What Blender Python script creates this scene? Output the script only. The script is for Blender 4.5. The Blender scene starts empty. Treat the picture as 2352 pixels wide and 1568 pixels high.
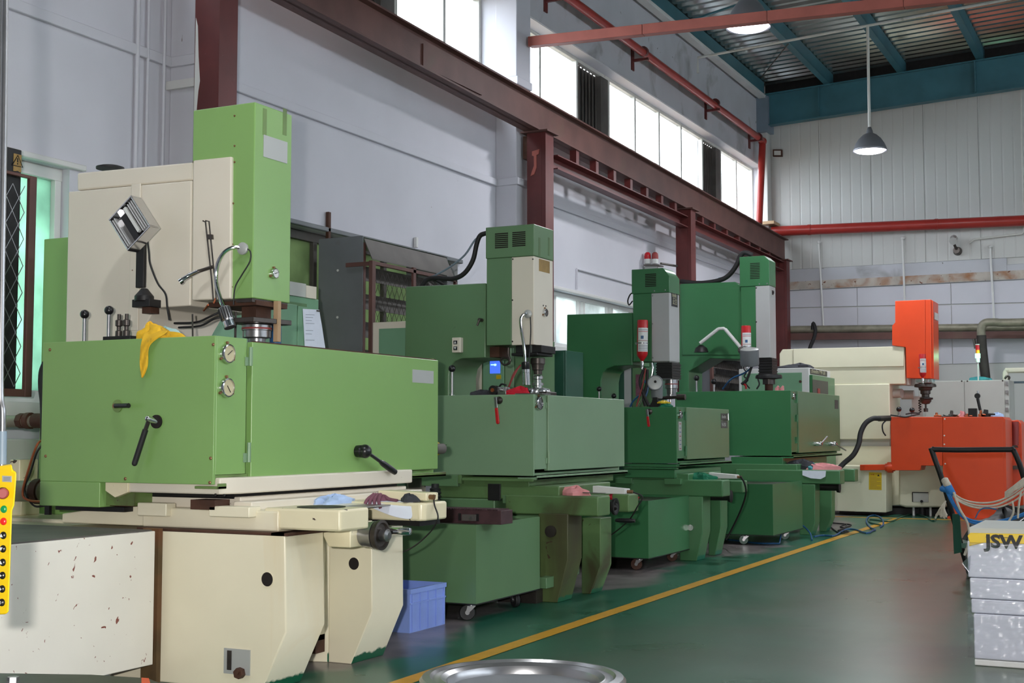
import bpy, bmesh, math, random
from mathutils import Vector, Matrix
random.seed(7)
S = bpy.context.scene
COL = S.collection
# ------------------------------------------------------------------ camera, light, exposure
CAMZ = 1.3
YAW = math.radians(26.49537)
PITCH = math.radians(3.95744)
FPX = 3050.0
cd = bpy.data.cameras.new('camera'); cam = bpy.data.objects.new('camera', cd); COL.objects.link(cam)
cd.sensor_width = 36.0; cd.lens = 36.0 * FPX / 2352.0; cd.clip_start = 0.05; cd.clip_end = 200
cam.location = (0, 0, CAMZ); cam.rotation_euler = (math.pi/2 + PITCH, 0, YAW)
S.camera = cam
S.view_settings.view_transform = 'Standard'; S.view_settings.look = 'None'
S.view_settings.exposure = 0.0; S.view_settings.gamma = 1.0
S.view_settings.use_curve_mapping = False

w = bpy.data.worlds.new('sky'); S.world = w; w.use_nodes = True
bg = w.node_tree.nodes['Background']
bg.inputs[0].default_value = (0.94, 0.95, 1.0, 1); bg.inputs[1].default_value = 10.5   # bright overcast sky

def area(name, loc, rot, sx, sy, power, color=(1, 1, 1), shape='RECTANGLE'):
    l = bpy.data.lights.new(name, 'AREA'); l.shape = shape; l.size = sx; l.size_y = sy
    l.energy = power; l.color = color
    o = bpy.data.objects.new(name, l); o.location = loc; o.rotation_euler = rot; COL.objects.link(o)
    return o
# the flash on the photographer's camera
area('camera_flash', (-0.22, -0.08, 1.42), (math.pi/2 + PITCH, 0, YAW), 0.10, 0.06, 300, (1.0, 0.965, 0.93))
# unseen overhead fill lamps, added to brighten the hall
for (lx, ly) in ((-3.2, 4.0), (1.8, 4.0), (1.8, 10.0), (5.5, 7.0), (1.8, 16.0), (1.0, 21.5), (5.5, 14.0)):
    area('fill_lamp', (lx, ly, 6.0), (0, 0, 0), 0.5, 0.5, 80, (0.97, 0.98, 1.0), 'DISK')

# ------------------------------------------------------------------ helpers
_fw = Vector((-math.sin(YAW)*math.cos(PITCH), math.cos(YAW)*math.cos(PITCH), math.sin(PITCH)))
_rt = Vector((math.cos(YAW), math.sin(YAW), 0))
_up = _rt.cross(_fw)
def at(px, py, x=None, y=None, z=None):
    """the point of a real plane (x=, y= or z= given in metres) measured at a pixel of the 2352x1568 photograph"""
    d = _fw + _rt*((px-1176)/FPX) - _up*((py-784)/FPX)
    if x is not None: t = x/d.x
    elif y is not None: t = y/d.y
    else: t = (z-CAMZ)/d.z
    return Vector((0, 0, CAMZ)) + d*t

def lin(c):
    def f(v):
        v /= 255.0
        return v/12.92 if v <= 0.04045 else ((v+0.055)/1.055)**2.4
    return (f(c[0]), f(c[1]), f(c[2]), 1.0)

MATS = {}
def mat(name, rgb, rough=0.4, metal=0.0, var=0.12, scale=3.0, spots=0.0, spot_rgb=(70, 45, 30), spot_scale=26,
        stain=0.0, stain_rgb=(120, 85, 50), stain_scale=1.6, bump=0.0, bump_scale=60, emit=None, emit_s=0, alpha=None,
        trans=0.0, spec=0.5, low=None, streak=False):
    """procedural painted / bare surface: mottling, stains, chipped spots and fine relief"""
    m = bpy.data.materials.new(name); m.use_nodes = True
    nt = m.node_tree; N = nt.nodes; L = nt.links
    b = N['Principled BSDF']
    b.inputs['Roughness'].default_value = rough; b.inputs['Metallic'].default_value = metal
    b.inputs['Specular IOR Level'].default_value = spec
    if trans: b.inputs['Transmission Weight'].default_value = trans
    tc = N.new('ShaderNodeTexCoord'); src = tc.outputs['Object']
    if streak:
        mp = N.new('ShaderNodeMapping'); mp.inputs['Scale'].default_value = (1, 1, 0.12); L.new(src, mp.inputs[0]); src_s = mp.outputs[0]
    else: src_s = src
    base = lin(rgb)
    cur = None
    def noise(sc, det=4, dist=0.0, s=None):
        n = N.new('ShaderNodeTexNoise'); n.inputs['Scale'].default_value = sc; n.inputs['Detail'].default_value = det
        n.inputs['Distortion'].default_value = dist
        L.new(s or src, n.inputs['Vector']); return n.outputs['Fac']
    def ramp(fac, a, c):
        r = N.new('ShaderNodeMapRange'); r.inputs['From Min'].default_value = a; r.inputs['From Max'].default_value = c
        L.new(fac, r.inputs['Value']); return r.outputs['Result']
    def mix(f, A, B):
        x = N.new('ShaderNodeMix'); x.data_type = 'RGBA'
        L.new(f, x.inputs[0])
        for sock, v in ((x.inputs[6], A), (x.inputs[7], B)):
            if isinstance(v, tuple): sock.default_value = v
            else: L.new(v, sock)
        return x.outputs[2]
    cur = base
    if var:
        dark = tuple(c*(1-var) for c in base[:3]) + (1,)
        cur = mix(ramp(noise(scale, 5), 0.35, 0.68), cur, dark)
    if stain:
        f = ramp(noise(stain_scale, 7, 0.6, src_s), 0.72-0.28*stain, 0.86-0.14*stain)
        cur = mix(f, cur, lin(stain_rgb))
    if spots:
        f = ramp(noise(spot_scale, 3, 0.8), 0.78-0.16*spots, 0.80-0.16*spots)
        cur = mix(f, cur, lin(spot_rgb))
    if low:   # paint or dirt that really sits on the lowest part of the thing
        sx = N.new('ShaderNodeSeparateXYZ'); L.new(src, sx.inputs[0])
        ad = N.new('ShaderNodeMath'); ad.operation = 'MULTIPLY_ADD'; ad.inputs[1].default_value = 0.05; L.new(noise(22, 4), ad.inputs[0]); L.new(sx.outputs['Z'], ad.inputs[2])
        f = ramp(ad.outputs[0], low[1]+0.012, low[1])
        ge = N.new('ShaderNodeNewGeometry'); sn = N.new('ShaderNodeSeparateXYZ'); L.new(ge.outputs['True Normal'], sn.inputs[0])
        mu = N.new('ShaderNodeMath'); mu.operation = 'MULTIPLY'; L.new(f, mu.inputs[0]); L.new(ramp(sn.outputs['X'], 0.4, 0.5), mu.inputs[1]); f = mu.outputs[0]
        cur = mix(f, cur, lin(low[0]))
    if isinstance(cur, tuple): b.inputs['Base Color'].default_value = cur
    else: L.new(cur, b.inputs['Base Color'])
    if bump:
        bp = N.new('ShaderNodeBump'); bp.inputs['Strength'].default_value = bump; bp.inputs['Distance'].default_value = 0.01
        L.new(noise(bump_scale, 3), bp.inputs['Height']); L.new(bp.outputs[0], b.inputs['Normal'])
    if emit:
        b.inputs['Emission Color'].default_value = lin(emit); b.inputs['Emission Strength'].default_value = emit_s
    if alpha is not None:
        b.inputs['Alpha'].default_value = alpha
    MATS[name] = m
    return m

class MB:
    """collects shapes, becomes ONE mesh"""
    def __init__(s): s.v = []; s.f = []
    def add(s, vs, fs):
        o = len(s.v); s.v += [Vector(p) for p in vs]; s.f += [[i+o for i in q] for q in fs]; return s
    def box(s, x0, x1, y0, y1, z0, z1):
        return s.add([(x0,y0,z0),(x1,y0,z0),(x1,y1,z0),(x0,y1,z0),(x0,y0,z1),(x1,y0,z1),(x1,y1,z1),(x0,y1,z1)],
                     [(0,3,2,1),(4,5,6,7),(0,1,5,4),(1,2,6,5),(2,3,7,6),(3,0,4,7)])
    def prism(s, pts, vec):
        pts = [Vector(p) for p in pts]; vec = Vector(vec); n = len(pts)
        return s.add(pts + [p+vec for p in pts], [list(range(n)), list(range(2*n-1, n-1, -1))] +
                     [(i, i+n, (i+1) % n + n, (i+1) % n) for i in range(n)])
    def ypoly(s, px, y0, y1): return s.prism([at(a, b, y=y0) for a, b in px], (0, y1-y0, 0))
    def xpoly(s, px, x0, x1): return s.prism([at(a, b, x=x0) for a, b in px], (x1-x0, 0, 0))
    def xz(s, pts, y0, y1): return s.prism([(a, y0, b) for a, b in pts], (0, y1-y0, 0))
    def yz(s, pts, x0, x1): return s.prism([(x0, a, b) for a, b in pts], (x1-x0, 0, 0))
    def lathe(s, prof, p0, axis, n=24, cap=True):
        """prof = [(radius, distance along axis)]"""
        a = Vector(axis).normalized(); u = a.orthogonal().normalized(); t = a.cross(u); p0 = Vector(p0)
        vs = []; fs = []
        for r, h in prof:
            for k in range(n):
                an = 2*math.pi*k/n; vs.append(p0 + a*h + (u*math.cos(an)+t*math.sin(an))*r)
        for j in range(len(prof)-1):
            for k in range(n):
                fs.append((j*n+k, j*n+(k+1) % n, (j+1)*n+(k+1) % n, (j+1)*n+k))
        if cap:
            fs.append(list(range(n-1, -1, -1))); fs.append([(len(prof)-1)*n+k for k in range(n)])
        return s.add(vs, fs)
    def cyl(s, p0, p1, r0, r1=None, n=20):
        p0 = Vector(p0); p1 = Vector(p1)
        return s.lathe([(r0, 0), (r0 if r1 is None else r1, (p1-p0).length)], p0, p1-p0, n)
    def sphere(s, c, r, n=14):
        m = n//2; return s.lathe([(max(1e-4, r*math.sin(math.pi*i/m)), -r*math.cos(math.pi*i/m)) for i in range(m+1)], c, (0, 0, 1), n)
    def tube(s, pts, r, n=8, sub=5):
        pts = [Vector(p) for p in pts]
        if len(pts) > 2 and sub > 1:
            q = [pts[0]*2-pts[1]] + pts + [pts[-1]*2-pts[-2]]; out = []
            for i in range(1, len(q)-2):
                a, b, c, d = q[i-1], q[i], q[i+1], q[i+2]
                for k in range(sub):
                    t = k/sub
                    out.append(0.5*((2*b)+(c-a)*t+(2*a-5*b+4*c-d)*t*t+(3*b-a-3*c+d)*t**3))
            out.append(pts[-1]); pts = out
        rs = r if isinstance(r, (list, tuple)) else [r]*len(pts)
        if len(rs) != len(pts): rs = [rs[0]+(rs[-1]-rs[0])*i/(len(pts)-1) for i in range(len(pts))]
        u = None; vs = []; fs = []
        for i, p in enumerate(pts):
            d = (pts[min(i+1, len(pts)-1)] - pts[max(i-1, 0)]).normalized()
            if u is None: u = d.orthogonal().normalized()
            else: u = (u - d*u.dot(d)); u = u.normalized() if u.length > 1e-6 else d.orthogonal().normalized()
            t = d.cross(u)
            for k in range(n):
                an = 2*math.pi*k/n; vs.append(p + (u*math.cos(an)+t*math.sin(an))*rs[i])
        for j in range(len(pts)-1):
            for k in range(n): fs.append((j*n+k, j*n+(k+1) % n, (j+1)*n+(k+1) % n, (j+1)*n+k))
        fs.append(list(range(n-1, -1, -1))); fs.append([(len(pts)-1)*n+k for k in range(n)])
        return s.add(vs, fs)

ORG = {}
def link(name, mesh, m, parent):
    o = bpy.data.objects.new(name, mesh); COL.objects.link(o)
    if m is not None and mesh is not None: mesh.materials.append(m if not isinstance(m, str) else MATS[m])
    if parent is not None: o.parent = parent
    return o
def part(name, mb, m, parent=None, bevel=0.0, label=None, kind=None, flat=False, seg=2, loc=None):
    """one mesh object, a child of parent (or a top-level mesh with its origin at loc)"""
    org = ORG[parent.name] if parent is not None else Vector(loc if loc else (0, 0, 0))
    me = bpy.data.meshes.new(name)
    me.from_pydata([tuple(v-org) for v in mb.v], [], mb.f); me.validate()
    bm = bmesh.new(); bm.from_mesh(me); bmesh.ops.recalc_face_normals(bm, faces=bm.faces); bm.to_mesh(me); bm.free()
    if not flat:
        me.polygons.foreach_set('use_smooth', [True]*len(me.polygons)); me.set_sharp_from_angle(angle=math.radians(38))
    o = link(name, me, m, parent)
    if parent is None: o.location = org
    ORG[o.name] = org
    if bevel:
        md = o.modifiers.new('edge_rounding', 'BEVEL'); md.width = bevel; md.segments = seg; md.limit_method = 'ANGLE'; md.angle_limit = math.radians(38)
        wn = o.modifiers.new('even_normals', 'WEIGHTED_NORMAL'); wn.keep_sharp = True; wn.weight = 100
    if label: o['label'] = label
    if kind: o['kind'] = kind
    return o
def thing(name, label, cat, loc, group=None):
    o = bpy.data.objects.new(name, None); COL.objects.link(o); o.location = loc; o.empty_display_size = 0.1
    o['label'] = label; o['category'] = cat
    if group: o['group'] = group
    ORG[o.name] = Vector(loc)
    return o
def tag(o, label, cat, group=None, kind=None):
    o['label'] = label; o['category'] = cat
    if group: o['group'] = group
    if kind: o['kind'] = kind
    return o
def struct(name, mb, m, **k):
    o = part(name, mb, m, **k); o['kind'] = 'structure'; return o
def writing(name, s, size, m, parent, origin, xdir, updir, depth=0.001, align='LEFT', squash=1.0, bold=0.0):
    """lettering as a thin mesh part"""
    c = bpy.data.curves.new(name, 'FONT'); c.body = s; c.offset = bold; c.size = size; c.extrude = depth; c.align_x = align; c.resolution_u = 3
    o = bpy.data.objects.new(name, c); COL.objects.link(o)
    bpy.context.view_layer.update()
    dg = bpy.context.evaluated_depsgraph_get(); me = bpy.data.meshes.new_from_object(o.evaluated_get(dg))
    bpy.data.objects.remove(o); me.name = name
    X = Vector(xdir).normalized(); U = Vector(updir).normalized(); Z = X.cross(U); org = ORG[parent.name]; origin = Vector(origin)
    for v in me.vertices:
        co = v.co.copy(); v.co = origin + X*co.x*squash + U*co.y + Z*co.z - org
    me.materials.clear()
    o = link(name, me, m, parent); ORG[o.name] = org
    return o
def cloth(name, m, pts_grid, thick, parent=None, loc=None):
    """a limp sheet from a grid of points, with thickness"""
    r = len(pts_grid); c = len(pts_grid[0]); mb = MB()
    mb.add([p for row in pts_grid for p in row], [(i*c+j, i*c+j+1, (i+1)*c+j+1, (i+1)*c+j) for i in range(r-1) for j in range(c-1)])
    o = part(name, mb, m, parent, loc=loc)
    sd = o.modifiers.new('thickness', 'SOLIDIFY'); sd.thickness = thick; sd.offset = 0
    sb = o.modifiers.new('soft', 'SUBSURF'); sb.levels = 1; sb.render_levels = 2
    return o
def heap(name, m, c, rx, ry, h, seed=1, label=None, cat=None, parent=None, n=22, fold=0.35, group=None):
    """a crumpled rag: overlapping folds of cloth radiating over a mound, resting on z = c.z"""
    rnd = random.Random(seed); c = Vector(c); mb = MB(); rings = 9
    ph = [rnd.uniform(0, 6.28) for _ in range(8)]; corners = [rnd.uniform(.75, 1.25) for _ in range(5)]
    vs = []; fs = []
    for i in range(rings+1):
        t = i/rings
        for k in range(n):
            a = 2*math.pi*k/n
            cr = 1+.22*math.cos(4*a+ph[0])+.12*math.sin(3*a+ph[1])+.08*math.sin(7*a+ph[5])
            rr = (1-t**1.6) if t < 1 else 0.02
            ridge = abs(math.sin(2.5*a+ph[2]+3.2*t))
            zz = h*(t**0.55)*(.62+.38*ridge)+h*.10*math.sin(5*a+ph[3]+6*t)*(1-abs(2*t-1))
            rr *= cr*(1+.10*math.sin(9*t+ph[4]+2*a)*(t > 0))
            vs.append(c + Vector((rx*rr*math.cos(a)+h*.25*math.sin(5*t+ph[6])*t, ry*rr*math.sin(a), max(0.0015, zz) if i else 0.0)))
    for j in range(rings):
        for k in range(n): fs.append((j*n+k, j*n+(k+1) % n, (j+1)*n+(k+1) % n, (j+1)*n+k))
    fs.append(list(range(n-1, -1, -1))); fs.append([rings*n+k for k in range(n)])
    mb.add(vs, fs)
    o = part(name, mb, m, parent, loc=None if parent else c, flat=False)
    if label: tag(o, label, cat, group)
    return o
def disc_x(mb, px, py, x, r, d=0.01, n=24):
    p = at(px, py, x=x); mb.cyl(p, p+Vector((d, 0, 0)), r, n=n); return p
def disc_y(mb, px, py, y, r, d=0.01, n=24):
    p = at(px, py, y=y); mb.cyl(p, p-Vector((0, d, 0)), r, n=n); return p

# ------------------------------------------------------------------ materials
mat('wall_white', (204, 204, 212), 0.75, var=0.06, scale=1.2, spots=0.12, spot_rgb=(150, 140, 140), spot_scale=9, bump=0.05, bump_scale=30)
mat('wall_dirty', (188, 190, 196), 0.8, var=0.1, scale=1.5, spots=0.35, spot_rgb=(120, 116, 114), spot_scale=5, stain=0.6, stain_rgb=(120, 116, 112), stain_scale=1.4, bump=0.08)
mat('panel_white', (192, 193, 190), 0.45, var=0.04, scale=0.8)
mat('rust_band', (190, 182, 172), 0.8, var=0.2, scale=4, stain=0.95, stain_rgb=(150, 95, 50), stain_scale=3.2, spots=0.7, spot_rgb=(105, 60, 35), spot_scale=9, bump=0.2)
mat('steel_maroon', (98, 40, 38), 0.45, var=0.25, scale=4, spots=0.2, spot_rgb=(120, 85, 80), bump=0.05)
mat('steel_maroon_dull', (104, 70, 64), 0.6, var=0.3, scale=2.5, stain=0.3, stain_rgb=(95, 75, 62), bump=0.1)
mat('pipe_red', (158, 48, 42), 0.3, var=0.15, scale=3)
mat('duct_red', (170, 92, 80), 0.6, var=0.2, scale=3)
mat('steel_teal', (64, 116, 130), 0.45, var=0.25, scale=1.6, spots=0.1)
mat('steel_greyblue', (120, 136, 150), 0.5, var=0.15)
mat('white_paint', (214, 214, 212), 0.5, var=0.06, spots=0.15, spot_rgb=(130, 120, 110))
mat('roof_sheet', (186, 192, 188), 0.22, metal=0.92, var=0.2, scale=2.0, stain=0.2, stain_rgb=(70, 74, 70), stain_scale=0.9)
mat('green_light', (130, 170, 98), 0.28, var=0.06, scale=1.4, spots=0.06, spot_rgb=(80, 62, 38), spot_scale=14, bump=0.015, bump_scale=140)
mat('green_light_dirty', (110, 138, 76), 0.4, var=0.3, scale=5, stain=0.7, stain_rgb=(70, 62, 38), stain_scale=5, spots=0.3)
mat('green_mid', (96, 130, 92), 0.3, var=0.1, scale=1.5, spots=0.08, spot_rgb=(52, 60, 40), spot_scale=14, bump=0.02, bump_scale=140)
mat('green_mid_pale', (124, 154, 122), 0.3, var=0.1, scale=1.5, spots=0.06, spot_rgb=(52, 60, 40), spot_scale=14, bump=0.02, bump_scale=140)
mat('green_mid_rusty', (92, 112, 62), 0.5, var=0.4, scale=3, stain=1.0, stain_rgb=(58, 40, 28), stain_scale=2.2, streak=True, spots=0.5, spot_rgb=(60, 40, 30), spot_scale=12, low=((30, 96, 66), 0.06))
mat('green_mid_grimy', (94, 126, 78), 0.45, var=0.3, scale=3, stain=0.65, stain_rgb=(62, 48, 30), stain_scale=2.6, spots=0.4, spot_rgb=(66, 46, 34), low=((30, 96, 66), 0.06))
mat('green_dark', (60, 118, 76), 0.3, var=0.12, scale=1.5, spots=0.04, spot_rgb=(40, 60, 40), bump=0.02, bump_scale=140)
mat('green_dark_base', (76, 124, 82), 0.35, var=0.16, scale=2, spots=0.1, spot_rgb=(50, 60, 36), low=((24, 110, 84), 0.07))
mat('green_cabinet', (118, 162, 130), 0.35, var=0.08, scale=1.5)
mat('green_teal', (46, 90, 74), 0.35, var=0.1)
mat('cream', (222, 214, 198), 0.42, var=0.06, scale=1.6, spots=0.10, spot_rgb=(120, 92, 74), spot_scale=18, bump=0.015, bump_scale=120)
mat('cream_base', (232, 224, 198), 0.3, var=0.08, scale=1.8, spots=0.09, spot_rgb=(96, 60, 40), spot_scale=13, stain=0.42, stain_rgb=(214, 184, 126), stain_scale=1.8, streak=True, bump=0.02, low=((22, 92, 64), 0.07))
mat('cream_scuffed', (228, 224, 214), 0.3, var=0.05, spots=0.62, spot_rgb=(124, 66, 56), spot_scale=20, bump=0.02)
mat('cream_chipped', (232, 222, 188), 0.32, var=0.08, spots=0.55, spot_rgb=(64, 46, 36), spot_scale=17, stain=0.2, stain_rgb=(190, 150, 100), stain_scale=4)
mat('beige_far', (224, 222, 196), 0.4, var=0.05)
mat('grey_head', (176, 178, 178), 0.4, var=0.05, spots=0.05, spot_rgb=(80, 80, 80))
mat('orange', (222, 72, 28), 0.35, var=0.07, spots=0.05, spot_rgb=(150, 60, 40))
mat('cabinet_grey', (186, 188, 182), 0.45, var=0.05)
mat('sheet_grey', (116, 120, 124), 0.5, metal=0.0, var=0.18, scale=2.5, stain=0.35, stain_rgb=(92, 82, 74), stain_scale=2.2)
mat('louver_dark', (96, 92, 88), 0.6, metal=0.2, var=0.3, scale=4)
mat('chrome', (215, 215, 218), 0.12, metal=1.0, var=0.0)
mat('steel', (160, 160, 162), 0.28, metal=0.9, var=0.15, scale=9)
mat('steel_dark', (84, 78, 74), 0.38, metal=0.7, var=0.35, scale=9, spots=0.25, spot_rgb=(90, 58, 40))
mat('iron_black', (34, 33, 34), 0.5, metal=0.3, var=0.3, scale=12)
mat('rust_brown', (84, 54, 40), 0.7, metal=0.2, var=0.4, scale=7, spots=0.4, spot_rgb=(60, 38, 28), bump=0.15)
mat('dirt_brown', (110, 86, 52), 0.8, var=0.5, scale=5, stain=0.6, stain_rgb=(100, 44, 26), stain_scale=2)
mat('black_plastic', (24, 24, 27), 0.3, var=0.05)
mat('rubber', (30, 30, 32), 0.6, var=0.1)
mat('dark_hole', (30, 22, 20), 0.9, var=0.4, scale=8)
mat('gauge_face', (196, 186, 150), 0.35, var=0.05)
mat('brass', (136, 100, 70), 0.4, metal=0.4, var=0.2, scale=9)
mat('copper', (180, 100, 66), 0.4, metal=0.8, var=0.3, scale=9)
mat('red_plastic', (190, 28, 34), 0.35, var=0.08)
mat('red_dull', (150, 62, 60), 0.6, var=0.1)
mat('red_bright', (222, 40, 36), 0.35, var=0.05)
mat('green_button', (20, 140, 80), 0.35, var=0.05)
mat('yellow_plastic', (240, 200, 20), 0.35, var=0.04, spots=0.05, spot_rgb=(120, 100, 60))
mat('rag_yellow', (238, 188, 40), 0.8, var=0.2, scale=12, stain=0.5, stain_rgb=(90, 78, 50), stain_scale=14, bump=0.4, bump_scale=40)
mat('rag_blue', (176, 200, 238), 0.85, var=0.08, bump=0.3, bump_scale=30)
mat('rag_pale', (176, 212, 212), 0.85, var=0.15, scale=14, bump=0.3, bump_scale=30)
mat('rag_purple', (128, 82, 98), 0.9, var=0.3, scale=16, bump=0.4, bump_scale=60)
mat('rag_pink', (222, 148, 150), 0.9, var=0.12, scale=14, bump=0.3, bump_scale=40)
mat('rag_red', (196, 22, 44), 0.9, var=0.2, scale=14, bump=0.3, bump_scale=40)
mat('rag_dark', (58, 60, 66), 0.9, var=0.2, scale=14, bump=0.3)
mat('rag_green', (16, 116, 84), 0.85, var=0.2, scale=14, bump=0.3)
mat('rag_cyan', (70, 150, 160), 0.85, var=0.2, scale=14, bump=0.3)
mat('paper', (226, 232, 246), 0.8, var=0.04, scale=20)
mat('ink', (110, 116, 134), 0.8, var=0)
mat('label_silver', (176, 178, 176), 0.4, metal=0.2, var=0.05)
mat('label_dark', (26, 32, 36), 0.4, var=0.05)
mat('label_text', (168, 166, 140), 0.5, var=0)
mat('label_yellow', (214, 182, 24), 0.5, var=0.06)
mat('tape_brown', (160, 128, 70), 0.6, var=0.3, scale=14)
mat('sticker_white', (214, 216, 214), 0.5, var=0.05)
mat('blue_plastic', (136, 160, 228), 0.35, var=0.12, scale=5)
mat('wood_strip', (176, 146, 112), 0.7, var=0.15, scale=8)
mat('bellows', (16, 16, 18), 0.5, var=0.1)
mat('bellows_maroon', (78, 52, 56), 0.55, metal=0.2, var=0.4, scale=14, spots=0.3, spot_rgb=(150, 140, 140), spot_scale=60)
mat('floor_yellow', (206, 152, 28), 0.35, var=0.15, scale=6, spots=0.16, spot_rgb=(90, 90, 60))
mat('screen_blue', (40, 60, 190), 0.3, var=0, emit=(70, 110, 255), emit_s=1.2)
mat('screen_text', (170, 240, 240), 0.3, var=0, emit=(160, 255, 240), emit_s=1.5)
mat('lamp_shade', (120, 122, 128), 0.4, metal=0.4, var=0.05)
mat('lamp_glow', (255, 255, 255), 0.4, var=0, emit=(245, 240, 255), emit_s=14)
mat('signal_green', (60, 240, 160), 0.3, var=0, emit=(120, 255, 200), emit_s=8)
mat('signal_red', (190, 30, 40), 0.25, var=0.05)
mat('signal_amber', (226, 130, 30), 0.25, var=0.05)
mat('rope_white', (196, 188, 172), 0.9, var=0.2, scale=30)
mat('rope_blue', (44, 118, 186), 0.8, var=0.2, scale=30)
mat('hose_blue', (30, 84, 130), 0.4, var=0.1)
mat('pipe_grimy', (150, 146, 128), 0.5, metal=0.3, var=0.35, scale=6, stain=0.4, stain_rgb=(80, 72, 60), stain_scale=3)
mat('pipe_black', (62, 58, 54), 0.6, metal=0.3, var=0.35, scale=6)
mat('block_metal', (224, 226, 236), 0.38, metal=0.1, var=0.08, scale=5)
mat('foliage', (120, 160, 90), 0.9, var=0.6, scale=3)
mat('ceiling_dark', (90, 96, 100), 0.8, var=0.1)
mat('sill_white', (206, 206, 200), 0.6, var=0.12, scale=5, stain=0.3, stain_rgb=(130, 122, 110), stain_scale=4)
mat('aluminium', (226, 226, 226), 0.3, metal=0.55, var=0.04)
mat('stainless', (196, 198, 198), 0.2, metal=0.95, var=0.05)

def glass(name, rgb, amount, rough=0.1, glow=None):
    """window pane: tinted, mostly see-through, a little gloss"""
    m = bpy.data.materials.new(name); m.use_nodes = True; nt = m.node_tree; nt.nodes.clear()
    o = nt.nodes.new('ShaderNodeOutputMaterial'); t = nt.nodes.new('ShaderNodeBsdfTransparent'); g = nt.nodes.new('ShaderNodeBsdfGlossy')
    mx = nt.nodes.new('ShaderNodeMixShader'); mx.inputs[0].default_value = amount
    t.inputs[0].default_value = lin(rgb); g.inputs['Roughness'].default_value = rough
    nt.links.new(t.outputs[0], mx.inputs[1]); nt.links.new(g.outputs[0], mx.inputs[2]); nt.links.new(mx.outputs[0], o.inputs[0]); MATS[name] = m
glass('glass_clear', (245, 250, 252), 0.05)
glass('film_clear', (252, 252, 255), 0.20, 0.14)
def frosted(name, rgb):
    """ribbed translucent pane: the daylight behind it shines through, diffused"""
    m = bpy.data.materials.new(name); m.use_nodes = True; nt = m.node_tree; nt.nodes.clear()
    o = nt.nodes.new('ShaderNodeOutputMaterial'); t = nt.nodes.new('ShaderNodeBsdfTranslucent'); d = nt.nodes.new('ShaderNodeBsdfDiffuse')
    tc = nt.nodes.new('ShaderNodeTexCoord'); n = nt.nodes.new('ShaderNodeTexNoise'); n.inputs['Scale'].default_value = 2.2; n.inputs['Detail'].default_value = 5
    mr = nt.nodes.new('ShaderNodeMapRange'); mr.inputs[1].default_value = .35; mr.inputs[2].default_value = .7
    c = nt.nodes.new('ShaderNodeMix'); c.data_type = 'RGBA'; c.inputs[6].default_value = lin(rgb); c.inputs[7].default_value = tuple(v*0.55 for v in lin(rgb)[:3])+(1,)
    mx = nt.nodes.new('ShaderNodeMixShader'); mx.inputs[0].default_value = 0.2
    L = nt.links.new
    L(tc.outputs['Object'], n.inputs[0]); L(n.outputs[0], mr.inputs[0]); L(mr.outputs[0], c.inputs[0]); L(c.outputs[2], t.inputs[0]); L(c.outputs[2], d.inputs[0])
    L(t.outputs[0], mx.inputs[1]); L(d.outputs[0], mx.inputs[2]); L(mx.outputs[0], o.inputs[0]); MATS[name] = m
frosted('pane_green', (182, 222, 204)); frosted('pane_leaf', (124, 138, 112)); frosted('pane_white', (216, 226, 226))

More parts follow.
